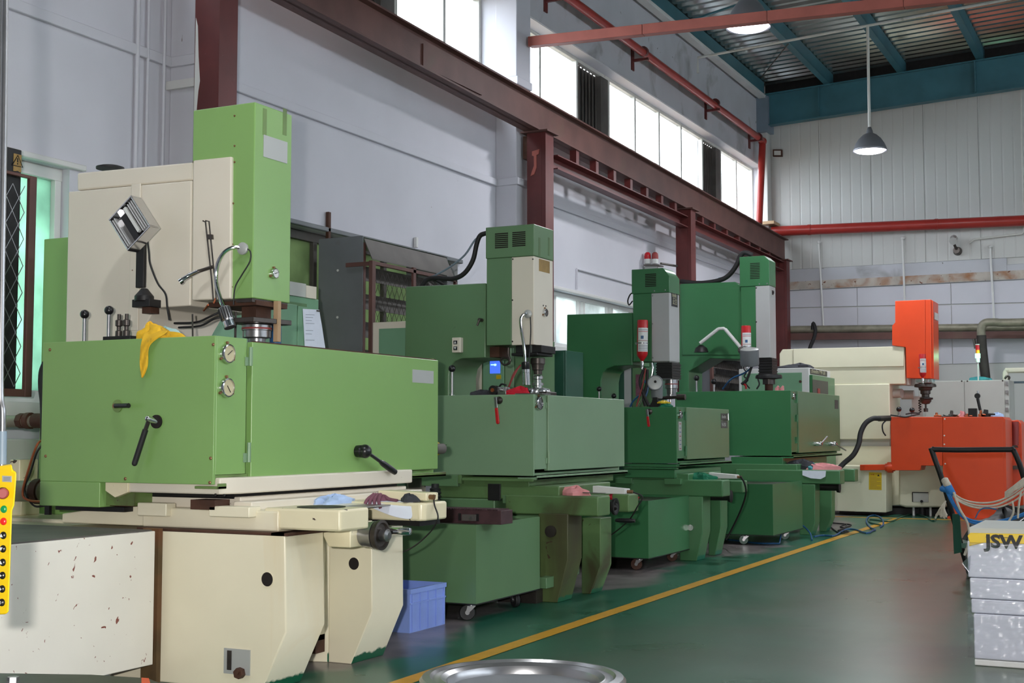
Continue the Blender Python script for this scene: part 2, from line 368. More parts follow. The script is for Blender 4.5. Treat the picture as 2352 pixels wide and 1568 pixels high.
def floor_material():
    m = bpy.data.materials.new('epoxy_floor'); m.use_nodes = True; nt = m.node_tree; N = nt.nodes; L = nt.links.new
    b = N['Principled BSDF']; tc = N.new('ShaderNodeTexCoord'); sx = N.new('ShaderNodeSeparateXYZ'); L(tc.outputs['Object'], sx.inputs[0])
    def noise(sc, det=5, vec=None, dist=0):
        n = N.new('ShaderNodeTexNoise'); n.inputs['Scale'].default_value = sc; n.inputs['Detail'].default_value = det; n.inputs['Distortion'].default_value = dist
        L(vec or tc.outputs['Object'], n.inputs['Vector']); return n.outputs['Fac']
    def rng(v, a, c):
        r = N.new('ShaderNodeMapRange'); r.inputs[1].default_value = a; r.inputs[2].default_value = c; L(v, r.inputs[0]); return r.outputs[0]
    def mix(f, A, B):
        x = N.new('ShaderNodeMix'); x.data_type = 'RGBA'; L(f, x.inputs[0])
        for s_, v in ((x.inputs[6], A), (x.inputs[7], B)):
            if isinstance(v, tuple): s_.default_value = v
            else: L(v, s_)
        return x.outputs[2]
    def math_(op, a, c):
        x = N.new('ShaderNodeMath'); x.operation = op
        for i, v in enumerate((a, c)):
            if isinstance(v, (int, float)): x.inputs[i].default_value = v
            else: L(v, x.inputs[i])
        return x.outputs[0]
    mp = N.new('ShaderNodeMapping'); mp.inputs['Scale'].default_value = (9, 0.35, 1); mp.inputs['Rotation'].default_value = (0, 0, 0.5); L(tc.outputs['Object'], mp.inputs[0])
    green = mix(rng(noise(1.1, 2), .2, .8), lin((28, 86, 66)), lin((40, 98, 78)))
    # traffic lane right of the yellow line; roof reflections painted in as streaks
    lane = mix(rng(noise(0.5, 5), .40, .65), lin((82, 94, 80)), lin((96, 80, 70)))
    lane = mix(math_('MULTIPLY', rng(noise(1.0, 4, mp.outputs[0]), .3, .7), 0.35), lane, lin((60, 74, 62)))
    xn = math_('ADD', sx.outputs['X'], math_('MULTIPLY', noise(0.9), 1.6))
    fl = math_('MULTIPLY', rng(xn, -2.9, -1.7), rng(sx.outputs['Y'], 4.5, 9.0))
    fl2 = math_('MULTIPLY', fl, 0.8)
    c = mix(fl2, green, lane)
    # bare concrete around and under the machines
    xc = math_('ADD', sx.outputs['X'], math_('MULTIPLY', noise(1.3, 4), 1.1))
    yc = math_('MULTIPLY', math_('SINE', math_('MULTIPLY', math_('SUBTRACT', sx.outputs['Y'], 6.2), 1.63), 0), 0.28)
    c = mix(rng(math_('SUBTRACT', xc, yc), -3.72, -3.9), c, mix(rng(noise(5), .35, .7), lin((124, 116, 116)), lin((90, 84, 84))))
    c = mix(rng(noise(34, 2), .765, .775), c, lin((170, 176, 160)))
    L(c, b.inputs['Base Color'])
    rr_ = N.new('ShaderNodeMapRange'); rr_.inputs[3].default_value = .24; rr_.inputs[4].default_value = .34; L(noise(1.2, 3), rr_.inputs[0]); L(rr_.outputs[0], b.inputs['Roughness'])
    b.inputs['Coat Weight'].default_value = 0.0
    bp = N.new('ShaderNodeBump'); bp.inputs['Strength'].default_value = 0.02; bp.inputs['Distance'].default_value = 0.01; L(noise(60, 2), bp.inputs['Height']); L(bp.outputs[0], b.inputs['Normal'])
    return m
FLOORM = floor_material()
# ================================================================== THE SETTING
XW = -7.3; XG = -7.55; YF = 26.0; YB = -6.0; XR = 9.0
struct('floor', MB().box(-7.7, XR+.3, YB-.3, YF+.3, -0.2, 0), FLOORM)
# yellow painted lines
ln = MB(); pts = [(-3.56, 3.0), (-3.60, 6.0), (-3.655, 9.0), (-3.70, 12.2), (-3.76, 16.8), (-3.78, 20.95)]
ln.add([(x-.115 if k else x, y, 0.003) for (x, y) in pts for k in (0, 1)], [(2*i, 2*i+2, 2*i+3, 2*i+1) for i in range(len(pts)-1)])
struct('trim_1', ln, 'floor_yellow', label='yellow painted line along the aisle')
struct('trim_2', MB().box(-5.6, 2.5, 20.95, 21.04, 0.0, 0.004), 'floor_yellow', label='yellow painted line across the far end')

# --- left wall with its openings
win_up = [(4.0, 8.2, 5.35, 6.66), (8.75, 14.2, 5.35, 6.66), (14.6, 25.98, 5.35, 6.66)]
win_lo = [(5.2, 7.27, 1.52, 3.26), (9.55, 13.25, 1.3, 3.24), (15.75, 19.6, 2.45, 3.2)]
def wall_with_holes(mb, a0, a1, z0, z1, holes, lay):
    ys = sorted({a0, a1} | {h[0] for h in holes} | {h[1] for h in holes}); 
    for i in range(len(ys)-1):
        m_ = (ys[i]+ys[i+1])/2; hs = sorted([h for h in holes if h[0] < m_ < h[1]], key=lambda h: h[2]); z = z0
        for h in hs:
            if h[2] > z: lay(ys[i], ys[i+1], z, h[2])
            z = h[3]
        if z < z1: lay(ys[i], ys[i+1], z, z1)
wl = MB()
wall_with_holes(wl, YB, YF, 0, 8.6, win_up+win_lo, lambda a, b, c, d: wl.box(-7.62, XW, a, b, c, d))
wall_left = struct('wall_left', wl, 'wall_white', flat=True)
# dirtier strip of wall above the upper windows
part('wall_head', MB().box(XW, XW+.012, 4.0, YF, 6.67, 7.95), 'wall_dirty', wall_left, flat=True)
# pilasters with their corbels
for i, (y0, y1) in enumerate(((8.35, 8.75), (14.2, 14.56))):
    p = part('pilaster', MB().box(XW, -7.02, y0, y1, 0, 5.52), 'wall_white', wall_left, bevel=.008)
    part('corbel', MB().box(XW, -6.99, y0-.02, y1+.03, 5.52, 5.62).box(XW, -7.01, y0-.01, y1+.02, 5.62, 7.95), 'wall_white', p, bevel=.008)
# ledge
lg = MB()
prev = YB
for y0, y1 in ((8.35, 8.75), (14.2, 14.56)):
    lg.box(XW, XW+.04, prev, y0-.03, 4.29, 4.375); lg.box(XW, -6.98, y0-.03, y1+.03, 4.29, 4.375); prev = y1+.03
lg.box(XW, XW+.04, prev, YF, 4.29, 4.375)
struct('trim_3', lg, 'wall_white', bevel=.006, label='narrow plaster ledge running along the left wall')
# upper strip windows
def vwin(n, y0, y1, z0, z1, bars, darks, glassm, x=XG, fw=.05, framem='sill_white'):
    """window in the left wall: frame > mullions, glass panes, dark fan bays"""
    fr = MB(); fr.box(x-.03, x+.05, y0, y1, z1-fw, z1); fr.box(x-.03, x+.05, y0, y1, z0, z0+fw)
    root = struct('window_%d' % n, fr, framem, bevel=.004)
    for b in bars: part('mullion', MB().box(x-.03, x+.05, b-.03, b+.03, z0+fw, z1-fw), framem, root, bevel=.004)
    allb = sorted(set([y0, y1]+bars))
    for a, b in zip(allb, allb[1:]):
        mid = (a+b)/2
        if any(d0 < mid < d1 for d0, d1 in darks):
            k = part('fan_bay', MB().box(x-.06, x-.04, a+.03, b-.03, z0+.05, z1-.05), 'iron_black', root)
            for j in range(9):
                yy = a+.1+(b-a-.2)*j/8
                part('grille_bar', MB().box(x-.03, x-.01, yy-.014, yy+.014, z0+.05, z1-.05), 'louver_dark', k)
            part('bay_cheek', MB().box(x-.03, x+.05, b-.32, b-.04, z0+.05, z1-.05), 'louver_dark', k)
        elif b-a > .08:
            part('window_pane', MB().box(x-.006, x+.006, a+.03, b-.03, z0+fw, z1-fw), glassm, root, flat=True)
    return root
vwin(1, 4.0, 8.2, 5.35, 6.66, [4.03, 5.1, 6.2, 7.2, 8.17], [], 'glass_clear')
vwin(2, 8.75, 14.2, 5.35, 6.66, [8.78, 10.4, 11.1, 12.2, 13.28, 14.17], [(11.1, 12.2)], 'glass_clear')
vwin(3, 14.6, 25.98, 5.35, 6.66, [14.65, 15.9, 17.14, 18.33, 19.42, 20.52, 21.62, 22.78, 23.86, 24.86, 25.95], [(17.14, 18.33), (22.78, 23.86)], 'glass_clear')
# lower windows
r4 = vwin(4, 5.2, 7.27, 1.52, 3.26, [5.23, 6.3, 7.232], [], 'pane_green', x=-7.42, fw=.09, framem='white_paint')
r5 = vwin(5, 9.55, 13.25, 1.3, 3.24, [9.6, 10.62, 11.9, 13.2], [], 'pane_leaf', x=-7.48, fw=.09, framem='louver_dark')
r6 = vwin(6, 15.75, 19.6, 2.45, 3.2, [15.8, 16.08, 16.9, 17.06, 17.95, 18.1, 18.9, 19.55], [], 'pane_white', x=-7.42, fw=.06, framem='white_paint')
for n, (y0, y1, z) in ((5, (5.1, 7.4, 3.26)), (6, (9.5, 13.3, 3.24)), (7, (15.7, 19.7, 3.2))):
    struct('trim_%d' % (n-1), MB().box(XW, XW+.045, y0, y1, z, z+.045), 'white_paint' if n != 6 else 'sheet_grey', bevel=.008)
struct('trim_8', MB().box(XW, XW+.1, 5.1, 7.4, 1.42, 1.52).box(XW, XW+.05, 15.7, 19.7, 2.37, 2.45), 'white_paint', bevel=.006)
# surface conduits on the left wall
for k, (pts) in enumerate([[(-7.27, 7.93, 8), (-7.27, 7.93, 1.0)], [(-7.27, 8.05, 8), (-7.27, 8.05, 1.0)], [(-7.25, 8.22, 8), (-7.25, 8.22, 2.9)],
                           [(-7.28, 16.6, 3.27), (-7.28, 16.6, 3.55), (-7.28, 25.2, 3.55)]]):
    tag(part('wall_conduit', MB().tube(pts, .014 if k else .02, 6, 1), 'wall_white', loc=(-7.28, pts[0][1], pts[-1][2])),
        ['thin white conduit running up the wall, furthest left of three', 'thin white conduit in the middle of the three on the wall', 'white conduit nearest the red column on the left wall', 'white conduit along the wall above the lower right window'][k], 'pipe')

# --- far wall: ribbed panels, concrete band, boards
wf = MB(); wf.box(-7.7, XR+.3, YF, YF+.3, 0, 8.9)
wall_far = struct('wall_far', wf, 'panel_white', flat=True)
def ribbed(x0, x1, z0, z1):
    mb = MB(); n = 5; pr = []
    wv = (x1-x0-.006)/n
    for i in range(n):
        a = x0+.003+i*wv
        pr += [(a, YF-.035), (a+.014, YF-.031), (a+.028, YF-.031), (a+.042, YF-.035)]
    pr += [(x1-.003, YF-.035), (x1-.003, YF), (x0+.003, YF)]
    mb.prism([(a, b, z0) for a, b in pr], (0, 0, z1-z0)); return mb
x = -7.15
while x < 3.2:
    part('wall_panel', ribbed(x, x+1.0, 4.55, 7.99+.045*(x+7.2)), 'panel_white', wall_far, flat=True); x += 1.0
part('ledge_strip', MB().box(-7.3, -2.7, YF-.05, YF, 4.13, 4.545).box(-2.7, 4, YF-.05, YF, 4.13, 4.42), 'wall_dirty', wall_far, bevel=.006)
part('rusted_strip', MB().box(-7.0, 4, YF-.06, YF-.045, 4.14, 4.30), 'rust_band', wall_far)
for i in range(6):
    x0 = -7.2+1.75*i
    part('wall_board', MB().prism([(x0, YF-.03, 3.80-.035*i), (x0+1.74, YF-.03, 3.765-.035*i), (x0+1.74, YF-.03, 4.12), (x0, YF-.03, 4.12)], (0, .03, 0)), 'wall_white', wall_far, bevel=.004)
    part('wall_board', MB().prism([(x0, YF-.02, 2.6), (x0+1.74, YF-.02, 2.6), (x0+1.74, YF-.02, 3.745-.035*i), (x0, YF-.02, 3.78-.035*i)], (0, .02, 0)), 'wall_white', wall_far, bevel=.004)
# corner column head, white
struct('trim_9', MB().box(XW, -7.05, 25.55, 26, 7.3, 8.0), 'steel_greyblue', bevel=.01)
struct('trim_10', MB().box(XW, -7.12, 25.7, 26, 0, 7.3), 'panel_white', bevel=.01)
# --- walls out of view, right and behind
wr = MB(); wall_with_holes(wr, YB, YF, 0, 9.4, [(2.0, 24.0, 4.2, 5.4)], lambda a, b, c, d: wr.box(XR, XR+.3, a, b, c, d))
struct('wall_right', wr, 'wall_white', flat=True)
struct('wall_back', MB().box(-7.6, XR+.3, YB-.3, YB, 0, 9.4), 'wall_white', flat=True)
wg = MB(); wg.box(XR+.1, XR+.12, 2, 24, 4.2, 5.4); g7 = struct('window_7', wg, 'glass_clear', flat=True)  # unseen window band, added to let fill light in from the right

# --- roof: corrugated sheet on teal purlins and rafters
def roofz(x): return 8.30 + .045*(x+7.2)
rs = MB(); y = YB; prof = []
per = .26
while y < YF+.2:
    prof += [(y, 0), (y+.05, .05), (y+.12, .05), (y+.17, 0)]; y += per
n = len(prof)
vs = [(xx, a, roofz(xx)+b) for xx in (-7.65, XR+.3) for a, b in prof]
rs.add(vs, [(i, i+1, n+i+1, n+i) for i in range(n-1)])
struct('ceiling', rs, 'roof_sheet', flat=True)
struct('trim_11', MB().box(-7.24, -7.10, YB, 25.6, 7.96, 8.02), 'white_paint', label='eaves beam along the left wall with white lower flange')
struct('trim_12', MB().box(-7.22, -7.14, YB, 25.6, 8.02, 8.29), 'steel_teal')
k = 13
for px_ in (-5.86, -4.46, -3.02, -1.6, -.2, 1.2, 2.6, 4.0, 5.4, 6.8):
    zz = roofz(px_)
    mb = MB().box(px_-.03, px_+.03, YB, 26, zz-.24, zz-.005).box(px_-.09, px_+.03, YB, 26, zz-.25, zz-.235)
    struct('trim_%d' % k, mb, 'steel_teal'); k += 1
for yy in (25.66, 19.6, 13.3, 7.0, .7):
    mb = MB(); hh = .62
    if yy > 25: mb.prism([(-7.25, yy-.02, 7.40), (XR, yy-.02, 7.40+.72), (XR, yy-.02, 8.04+.72), (-7.25, yy-.02, 8.04)], (0, .02, 0))
    if yy > 25:
        for zb in (7.40, 8.02): mb.prism([(-7.25, yy-.10, zb), (XR, yy-.10, zb+.72), (XR, yy-.10, zb+.74), (-7.25, yy-.10, zb+.02)], (0, .2, 0))
        o = struct('trim_%d' % k, mb, 'steel_teal', label='teal rafter beam along the top of the far wall'); k += 1
        for sx_ in (-6.05, -3.13, -.2, 2.7): part('stiffener', MB().box(sx_-.01, sx_+.01, yy-.1, yy, 7.43+.045*(sx_+7.2), 8.03+.045*(sx_+7.2)), 'steel_teal', o)
struct('trim_%d' % k, MB().prism([(-7.2, 25.9, 7.98), (XR, 25.9, 8.7), (XR, 25.9, 9.05), (-7.2, 25.9, 8.32)], (0, .06, 0)), 'iron_black'); k += 1  # black strip added to paint the deep shade between rafter and roof sheet
# bracing
struct('trim_%d' % k, MB().tube([(-7.0, 24.9, 8.2), (-5.86, 22.6, 8.1)], .012, 6), 'louver_dark'); k += 1
struct('trim_%d' % k, MB().tube([(-7.0, 20.2, 7.95), (-4.46, 19.5, 8.14)], .02, 6).tube([(-7.0, 16.8, 8.05), (-5.0, 16.3, 8.14)], .02, 6), 'steel_teal'); k += 1

# ================================================================== STEELWORK AND PIPES
def col_top(y): return 5.05-(y-8)*.0194
crane = thing('crane_runway_beam', 'long rusty maroon steel runway beam carried on columns along the left wall', 'beam', (-6.8, 14, 4.7))
mb = MB()
def slope_box(mb, x0, x1, y0, y1, zb0, zb1, h0, h1):
    return mb.add([(x0, y0, zb0), (x1, y0, zb0), (x1, y1, zb1), (x0, y1, zb1), (x0, y0, zb0+h0), (x1, y0, zb0+h0), (x1, y1, zb1+h1), (x0, y1, zb1+h1)],
                  [(0, 3, 2, 1), (4, 5, 6, 7), (0, 1, 5, 4), (1, 2, 6, 5), (2, 3, 7, 6), (3, 0, 4, 7)])
y0, y1 = 2.0, 25.8
def zb(y): return 5.06-(y-9.5)*.0235
def zt(y): return 5.44-(y-9.5)*.0190
slope_box(mb, -6.85, -6.82, y0, y1, zb(y0), zb(y1), zt(y0)-zb(y0), zt(y1)-zb(y1))
slope_box(mb, -6.95, -6.74, y0, y1, zb(y0), zb(y1), .02, .02)
slope_box(mb, -6.95, -6.74, y0, y1, zt(y0)-.02, zt(y1)-.02, .02, .02)
part('main_beam', mb, 'steel_maroon_dull', crane)
part('rail', slope_box(MB(), -6.87, -6.81, y0, y1, zt(y0), zt(y1), .03, .03), 'steel_dark', crane)
part('web_patch', MB().box(-6.82, -6.80, 11.6, 12.9, 5.06, 5.30), 'steel_maroon_dull', crane)
for a, b in ((14.75, 19.75), (19.95, 25.6)):
    l0, l1 = 4.555-(a-14.6)*.009, 4.555-(b-14.6)*.009
    mb = MB(); slope_box(mb, -6.86, -6.84, a, b, l0, l1, .18, .18); slope_box(mb, -6.86, -6.72, a, b, l0, l1, .015, .015); slope_box(mb, -6.86, -6.72, a, b, l0+.165, l1+.165, .015, .015)
    part('lower_channel', mb, 'steel_maroon', crane)
for y in (15.45, 16.1, 16.72, 17.34, 17.97, 18.6, 19.2, 20.52, 21.14, 21.82, 22.53, 23.17, 23.82, 24.5):
    part('strut', MB().box(-6.85, -6.76, y-.045, y+.045, 4.72-(y-14.6)*.009, zb(y)+.01), 'steel_maroon', crane)
for i, y in enumerate((8.32, 14.42, 19.78, 25.5)):
    t = thing('steel_column', ['maroon steel column behind the light green machine, nearest the camera', 'maroon steel column rising behind the green and cream machine', 'maroon steel column behind the twin red beacons', 'maroon steel column in the far left corner'][i], 'column', (-6.8, y, 0))
    mb = MB(); x0, x1 = -6.93, -6.68; d = .11
    mb.box(x0, x1-.055, y-d, y+d, 0, zb(y)-.02)
    mb2 = MB().box(x1-.052, x1, y-d-.004, y+d+.004, 0, zb(y)-.02)
    part('shaft', mb, 'steel_maroon', t); part('flange', mb2, 'steel_maroon', t)
    if i == 0: part('white_paint_splash', MB().xz([(-6.925, 3.85), (-6.90, 3.85), (-6.885, 4.02), (-6.87, 4.1), (-6.888, 4.3), (-6.90, 4.55), (-6.92, 4.62)], y-d-.003, y-d), 'white_paint', t, label='splash of white wall paint')
    part('cap_plate', MB().box(x0-.06, x1+.05, y-d-.06, y+d+.06, zb(y)-.02, zb(y)), 'steel_maroon_dull', t)
    if i == 1:
        p = [(-6.86, 4.70), (-6.76, 4.72), (-6.77, 4.66), (-6.80, 4.65), (-6.80, 4.50), (-6.83, 4.42), (-6.88, 4.40), (-6.86, 4.46), (-6.835, 4.52), (-6.835, 4.64), (-6.86, 4.65)]
        part('repair_patch', MB().xz(p, y-d-.008, y-d), 'duct_red', t, label='pale red repair patch')
        part('rusty_bracket', MB().box(-6.99, -6.93, y-.1, y+.05, 4.62, 4.9), 'rust_brown', t)

# red fire pipe under the eaves, turning down in the corner and along the far wall
fp = thing('fire_pipe', 'red fire pipe under the eaves of the left wall, bending down in the far corner', 'pipe', (-7.1, 20, 7.1))
part('pipe_run', MB().tube([(-7.1, 5, 6.75), (-7.1, 16, 7.12), (-7.1, 25.25, 7.05)], .062, 12, 1).sphere((-7.1, 25.3, 7.03), .085, 12), 'pipe_red', fp)
part('pipe_drop', MB().tube([(-7.1, 25.3, 7.03), (-7.1, 25.2, 6.5), (-7.1, 24.97, 5.35)], .068, 12, 1), 'pipe_red', fp)
for y in (15.6, 18.75, 22.3, 25.0):
    b = part('pipe_bracket', MB().box(-7.3, -7.02, y-.02, y+.02, 6.98, 7.02).box(-7.3, -7.27, y-.05, y+.05, 6.85, 7.25), 'steel_maroon', fp)
    part('pipe_clamp', MB().lathe([(.08, -.03), (.08, .03)], (-7.1, y, 7.12 if y < 25 else 7.06), (0, 1, 0), 14), 'steel_maroon', b)
fp2 = thing('fire_pipe', 'thick red fire pipe crossing the far wall above the camera', 'pipe', (-4, 25.7, 5.25))
part('pipe_run', MB().tube([(-7.05, 25.72, 5.30), (0, 25.72, 5.12), (6, 25.72, 5.0)], .1, 14, 1), 'pipe_red', fp2)
for x in (-6.3, -3.9, -1.5): part('pipe_coupling', MB().lathe([(.108, -.03), (.108, .03)], (x, 25.72, 5.30-(x+7.05)*.0255), (1, 0, -.025), 14), 'pipe_red', fp2)
part('pipe_shelf', MB().box(-7.25, -6.95, 25.5, 25.95, 5.42, 5.48), 'wood_strip', fp2)
# square red duct crossing the hall
dt = thing('cable_duct', 'long faded red square cable duct crossing the hall under the roof', 'duct', (-4, 14.5, 6.0))
xx = -6.98; i = 0
while xx < 5:
    x2 = xx+1.5
    z0, z1 = 6.05-(xx+7)*.036, 6.05-(x2+7)*.036
    part('duct_length', MB().prism([(xx, 14.44, z0), (x2-.006, 14.44, z1), (x2-.006, 14.44, z1+.12), (xx, 14.44, z0+.12)], (0, .12, 0)), 'duct_red', dt, bevel=.004)
    xx = x2
# lamp conduit and lamps
cn = tag(part('lamp_conduit', MB().tube([(-6.95, 20.9, 7.3), (-6.95, 20.9, 7.56), (-1.84, 20.9, 7.84), (5, 20.9, 8.2)], .022, 8, 1), 'sill_white', loc=(-4, 20.9, 7.6)),
         'thin cream conduit strung under the purlins, carrying the far lamp', 'pipe')
def bay_lamp(x, y, z, r, drop, lab, power, hr=1.12):
    t = thing('pendant_lamp', lab, 'lamp', (x, y, z), 'grey bell shaped pendant lamps')
    h = r*hr
    prof = [(r, 0), (r*.97, h*.12), (r*.86, h*.38), (r*.66, h*.66), (r*.40, h*.88), (r*.2, h*.97), (r*.17, h*1.12), (r*.10, h*1.3)]
    part('lamp_shade', MB().lathe(prof, (x, y, z), (0, 0, 1), 32, cap=False), 'lamp_shade', t).modifiers.new('thickness', 'SOLIDIFY').thickness = .004
    part('stem', MB().cyl((x, y, z+h*1.2), (x, y, z+drop), .022, n=10), 'sill_white', t)
    part('diffuser', MB().lathe([(r*.93, .012), (r*.8, -.01), (r*.5, -.03), (.01, -.036)], (x, y, z), (0, 0, 1), 32), 'lamp_glow', t)
    l = area('pendant_lamp_light', (x, y, z-.06), (0, 0, 0), r*1.6, r*1.6, power, (0.95, 0.96, 1.0), 'DISK')
bay_lamp(-4.15, 20.9, 5.71, .262, 1.99, 'grey bell shaped pendant lamp hanging before the far wall', 130)
bay_lamp(-4.42, 15.2, 6.135, .265, 2.2, 'nearer grey pendant lamp, half hidden by the red duct', 130, 1.42)

# far wall rail beam with pipe and white drop conduits
t = thing('pipe_rail', 'brown steel rail along the far wall carrying a grimy cream pipe', 'beam', (-4.5, 25.8, 3.1))
mb = MB(); slope = -.027
def sl(x): return (x+7.06)*slope*.9
mb.prism([(-7.06, 25.72, 3.14), (5, 25.72, 3.14+sl(5)), (5, 25.72, 3.27+sl(5)), (-7.06, 25.72, 3.27)], (0, .1, 0))
part('rail_beam', mb, 'steel_maroon_dull', t)
part('grimy_pipe', MB().tube([(-7.06, 25.74, 3.345), (-1.5, 25.74, 3.345+sl(-1.5)), (5, 25.74, 3.345+sl(5))], .072, 12, 1), 'pipe_grimy', t)
part('black_hose', MB().tube([at(1905, 760, y=25.8), at(1935, 752, y=25.8), at(2000, 753, y=25.8), at(2055, 757, y=25.8), at(2130, 760, y=25.8)], .03, 8), 'rubber', t)
part('hanging_hose', MB().tube([at(1866, 757, y=25.68), at(1868, 742, y=25.68), at(1873, 757, y=25.65), at(1870, 775, y=25.62), at(1860, 800, y=25.6), at(1855, 830, y=25.6)], .035, 8), 'rubber', t)
for a in (1894, 2286): pass
for i, (xa, za, xb_) in enumerate(((-6.17, 5.05, -6.10), (-4.56, 5.03, -4.54), (-2.98, 4.76, -2.94))):
    mb = MB().tube([(xa, 25.9, za), (xb_, 25.9, 3.36)], .02, 8, 1).tube([(xa, 25.9, za), (xa+.03, 25.95, za+.01)], .024, 8, 1).sphere((xa, 25.9, za), .034, 10)
    tag(part('drop_pipe', mb, 'white_paint', loc=(xa, 25.9, 3.4)), ['thin white drop pipe on the far wall, leftmost of three', 'thin white drop pipe on the far wall above the orange machine', 'thin white drop pipe on the far wall, right of the security camera'][i], 'pipe', 'white drop pipes on the far wall')
# curved dark exhaust pipe on the right
t = thing('exhaust_pipe', 'thick grimy dark pipe bending down beside the signal tower', 'pipe', at(2262, 868, y=25.2))
part('pipe_run', MB().tube([at(2352, 740, y=25.2)+Vector((3, 0, 0)), at(2352, 740, y=25.2), at(2285, 740, y=25.2), at(2262, 742, y=25.2), at(2254, 755, y=25.2), at(2254, 775, y=25.2)], .075, 12), 'pipe_grimy', t)
part('pipe_drop', MB().tube([at(2254, 770, y=25.2), at(2256, 800, y=25.2), at(2264, 870, y=25.2)], .085, 12, 3), 'pipe_black', t)
part('angle_brace', MB().tube([at(2237, 778, y=25.3), at(2241, 800, y=25.3)], .03, 6, 1), 'louver_dark', t)
# security camera
t = thing('security_camera', 'small dark security camera on the far wall under the red pipe', 'camera', at(2196, 570, y=25.9))
c = at(2194, 572, y=25.8)
part('wall_mount', MB().cyl((c.x+.02, 25.98, c.z-.02), (c.x+.02, 25.8, c.z-.02), .085, .06), 'steel_dark', t)
part('arm', MB().tube([c+Vector((.02, -.02, 0)), c+Vector((-.02, -.08, .12))], .025, 8), 'steel_dark', t)
part('housing', MB().cyl(c+Vector((-.02, 0, .2)), c+Vector((0, -.24, .12)), .075, n=8), 'label_silver', t)
tag(part('camera_conduit', MB().tube([(-3.35, 25.9, 4.85), (-3.25, 25.9, 4.92), (-2.42, 25.9, 4.97), (-2.38, 25.9, 5.0), (-2.37, 25.9, 8.1)], .018, 6, 1), 'sill_white', loc=(-2.37, 25.9, 4.9)),
    'thin conduit leading from the camera up the right of the far wall', 'pipe')
t = thing('junction_box', 'small rusty framed box in the upper corner of the far wall', 'box', at(1785, 351, y=25.9))
part('box_frame', MB().ypoly([(1775, 343), (1796, 343), (1796, 359), (1775, 359)], 25.9, 25.97), 'rust_brown', t)
part('box_panel', MB().ypoly([(1778, 346), (1793, 346), (1793, 356), (1778, 356)], 25.89, 25.9), 'sill_white', t)
# twin beacons on the bracket of column 3
t = thing('beacon_bracket', 'dark steel bracket reaching from the column to the two beacons', 'bracket', at(1520, 607, y=19.6))
part('bracket_arm', MB().tube([(-6.9, 19.75, at(1560, 609, y=19.6).z), at(1518, 605, y=19.25)], .02, 6, 1).ypoly([(1478, 607), (1514, 607), (1514, 610), (1478, 610)], 19.1, 19.3), 'louver_dark', t)
part('bracket_post', MB().ypoly([(1481, 608), (1510, 608), (1510, 618), (1481, 618)], 19.2, 19.25), 'white_paint', t)
for i, px_ in enumerate((1487.5, 1504.5)):
    a = at(px_, 606, y=19.2); zz = a.z
    t = thing('warning_beacon', ['red domed warning beacon with white base, left of the pair', 'darker red warning beacon with white base, right of the pair'][i], 'beacon', (a.x, 19.2, zz), 'twin beacons above the green machine')
    part('beacon_base', MB().cyl((a.x, 19.2, zz), (a.x, 19.2, zz+.075), .052), 'sticker_white', t)
    part('beacon_dome', MB().lathe([(.052, 0), (.052, .05), (.046, .085), (.026, .105), (.004, .11)], (a.x, 19.2, zz+.075), (0, 0, 1)), 'red_dull' if i else 'signal_red', t)
# ================================================================== shared machine pieces
def gauge(parent, px, py, x, r, face='gauge_face', needle=0.7):
    p = at(px, py, x=x)
    g = part('gauge', MB().lathe([(r, 0), (r*1.02, .012), (r*.95, .022), (r*.84, .024), (r*.82, .016)], p, (1, 0, 0), 28), 'chrome', parent)
    part('gauge_face', MB().cyl(p+Vector((.010, 0, 0)), p+Vector((.0175, 0, 0)), r*.82, n=28), face, g)
    d = Vector((0, math.cos(needle), math.sin(needle)))
    q = p+Vector((.019, 0, 0)); part('needle', MB().tube([q-d*r*.25, q+d*r*.6], .0022, 5), 'iron_black', g)
    for k in range(3):
        a = math.pi/2+k*2.094; b = p+Vector((.006, math.cos(a)*r*1.12, math.sin(a)*r*1.12))
        part('flange_screw', MB().cyl(b-Vector((.006, 0, 0)), b+Vector((.006, 0, 0)), .007, n=10), 'brass', g)
    return g
def hinge(parent, px, py0, py1, x, m, w=.035):
    a = at(px, py0, x=x); b = at(px, py1, x=x); mid = (a.z+b.z)/2
    h = part('hinge', MB().cyl((x+.012, a.y, b.z), (x+.012, a.y, a.z), .011, n=10), m, parent)
    part('hinge_leaf', MB().box(x, x+.006, a.y, a.y+w, mid+.004, a.z), m, h); part('hinge_leaf', MB().box(x, x+.006, a.y-w, a.y, b.z, mid-.004), m, h)
def bolts(parent, pts, y=None, x=None, r=.008, m='brass'):
    for px, py in pts:
        p = at(px, py, y=y, x=x); d = Vector((0, -1, 0)) if y is not None else Vector((1, 0, 0))
        part('bolt', MB().lathe([(r, -.002), (r, .003), (r*.6, .006)], p, d, 10), m, parent)
def ball_lever(parent, x, y, z, h, r=.024, rr=.008, tilt=(0, 0)):
    b = part('lever', MB().cyl((x, y, z), (x+tilt[0], y+tilt[1], z+h), rr, n=10).cyl((x, y, z), (x, y, z+.03), rr*2.2, n=12), 'steel', parent)
    part('lever_knob', MB().sphere((x+tilt[0], y+tilt[1], z+h), r, 16), 'black_plastic', b)
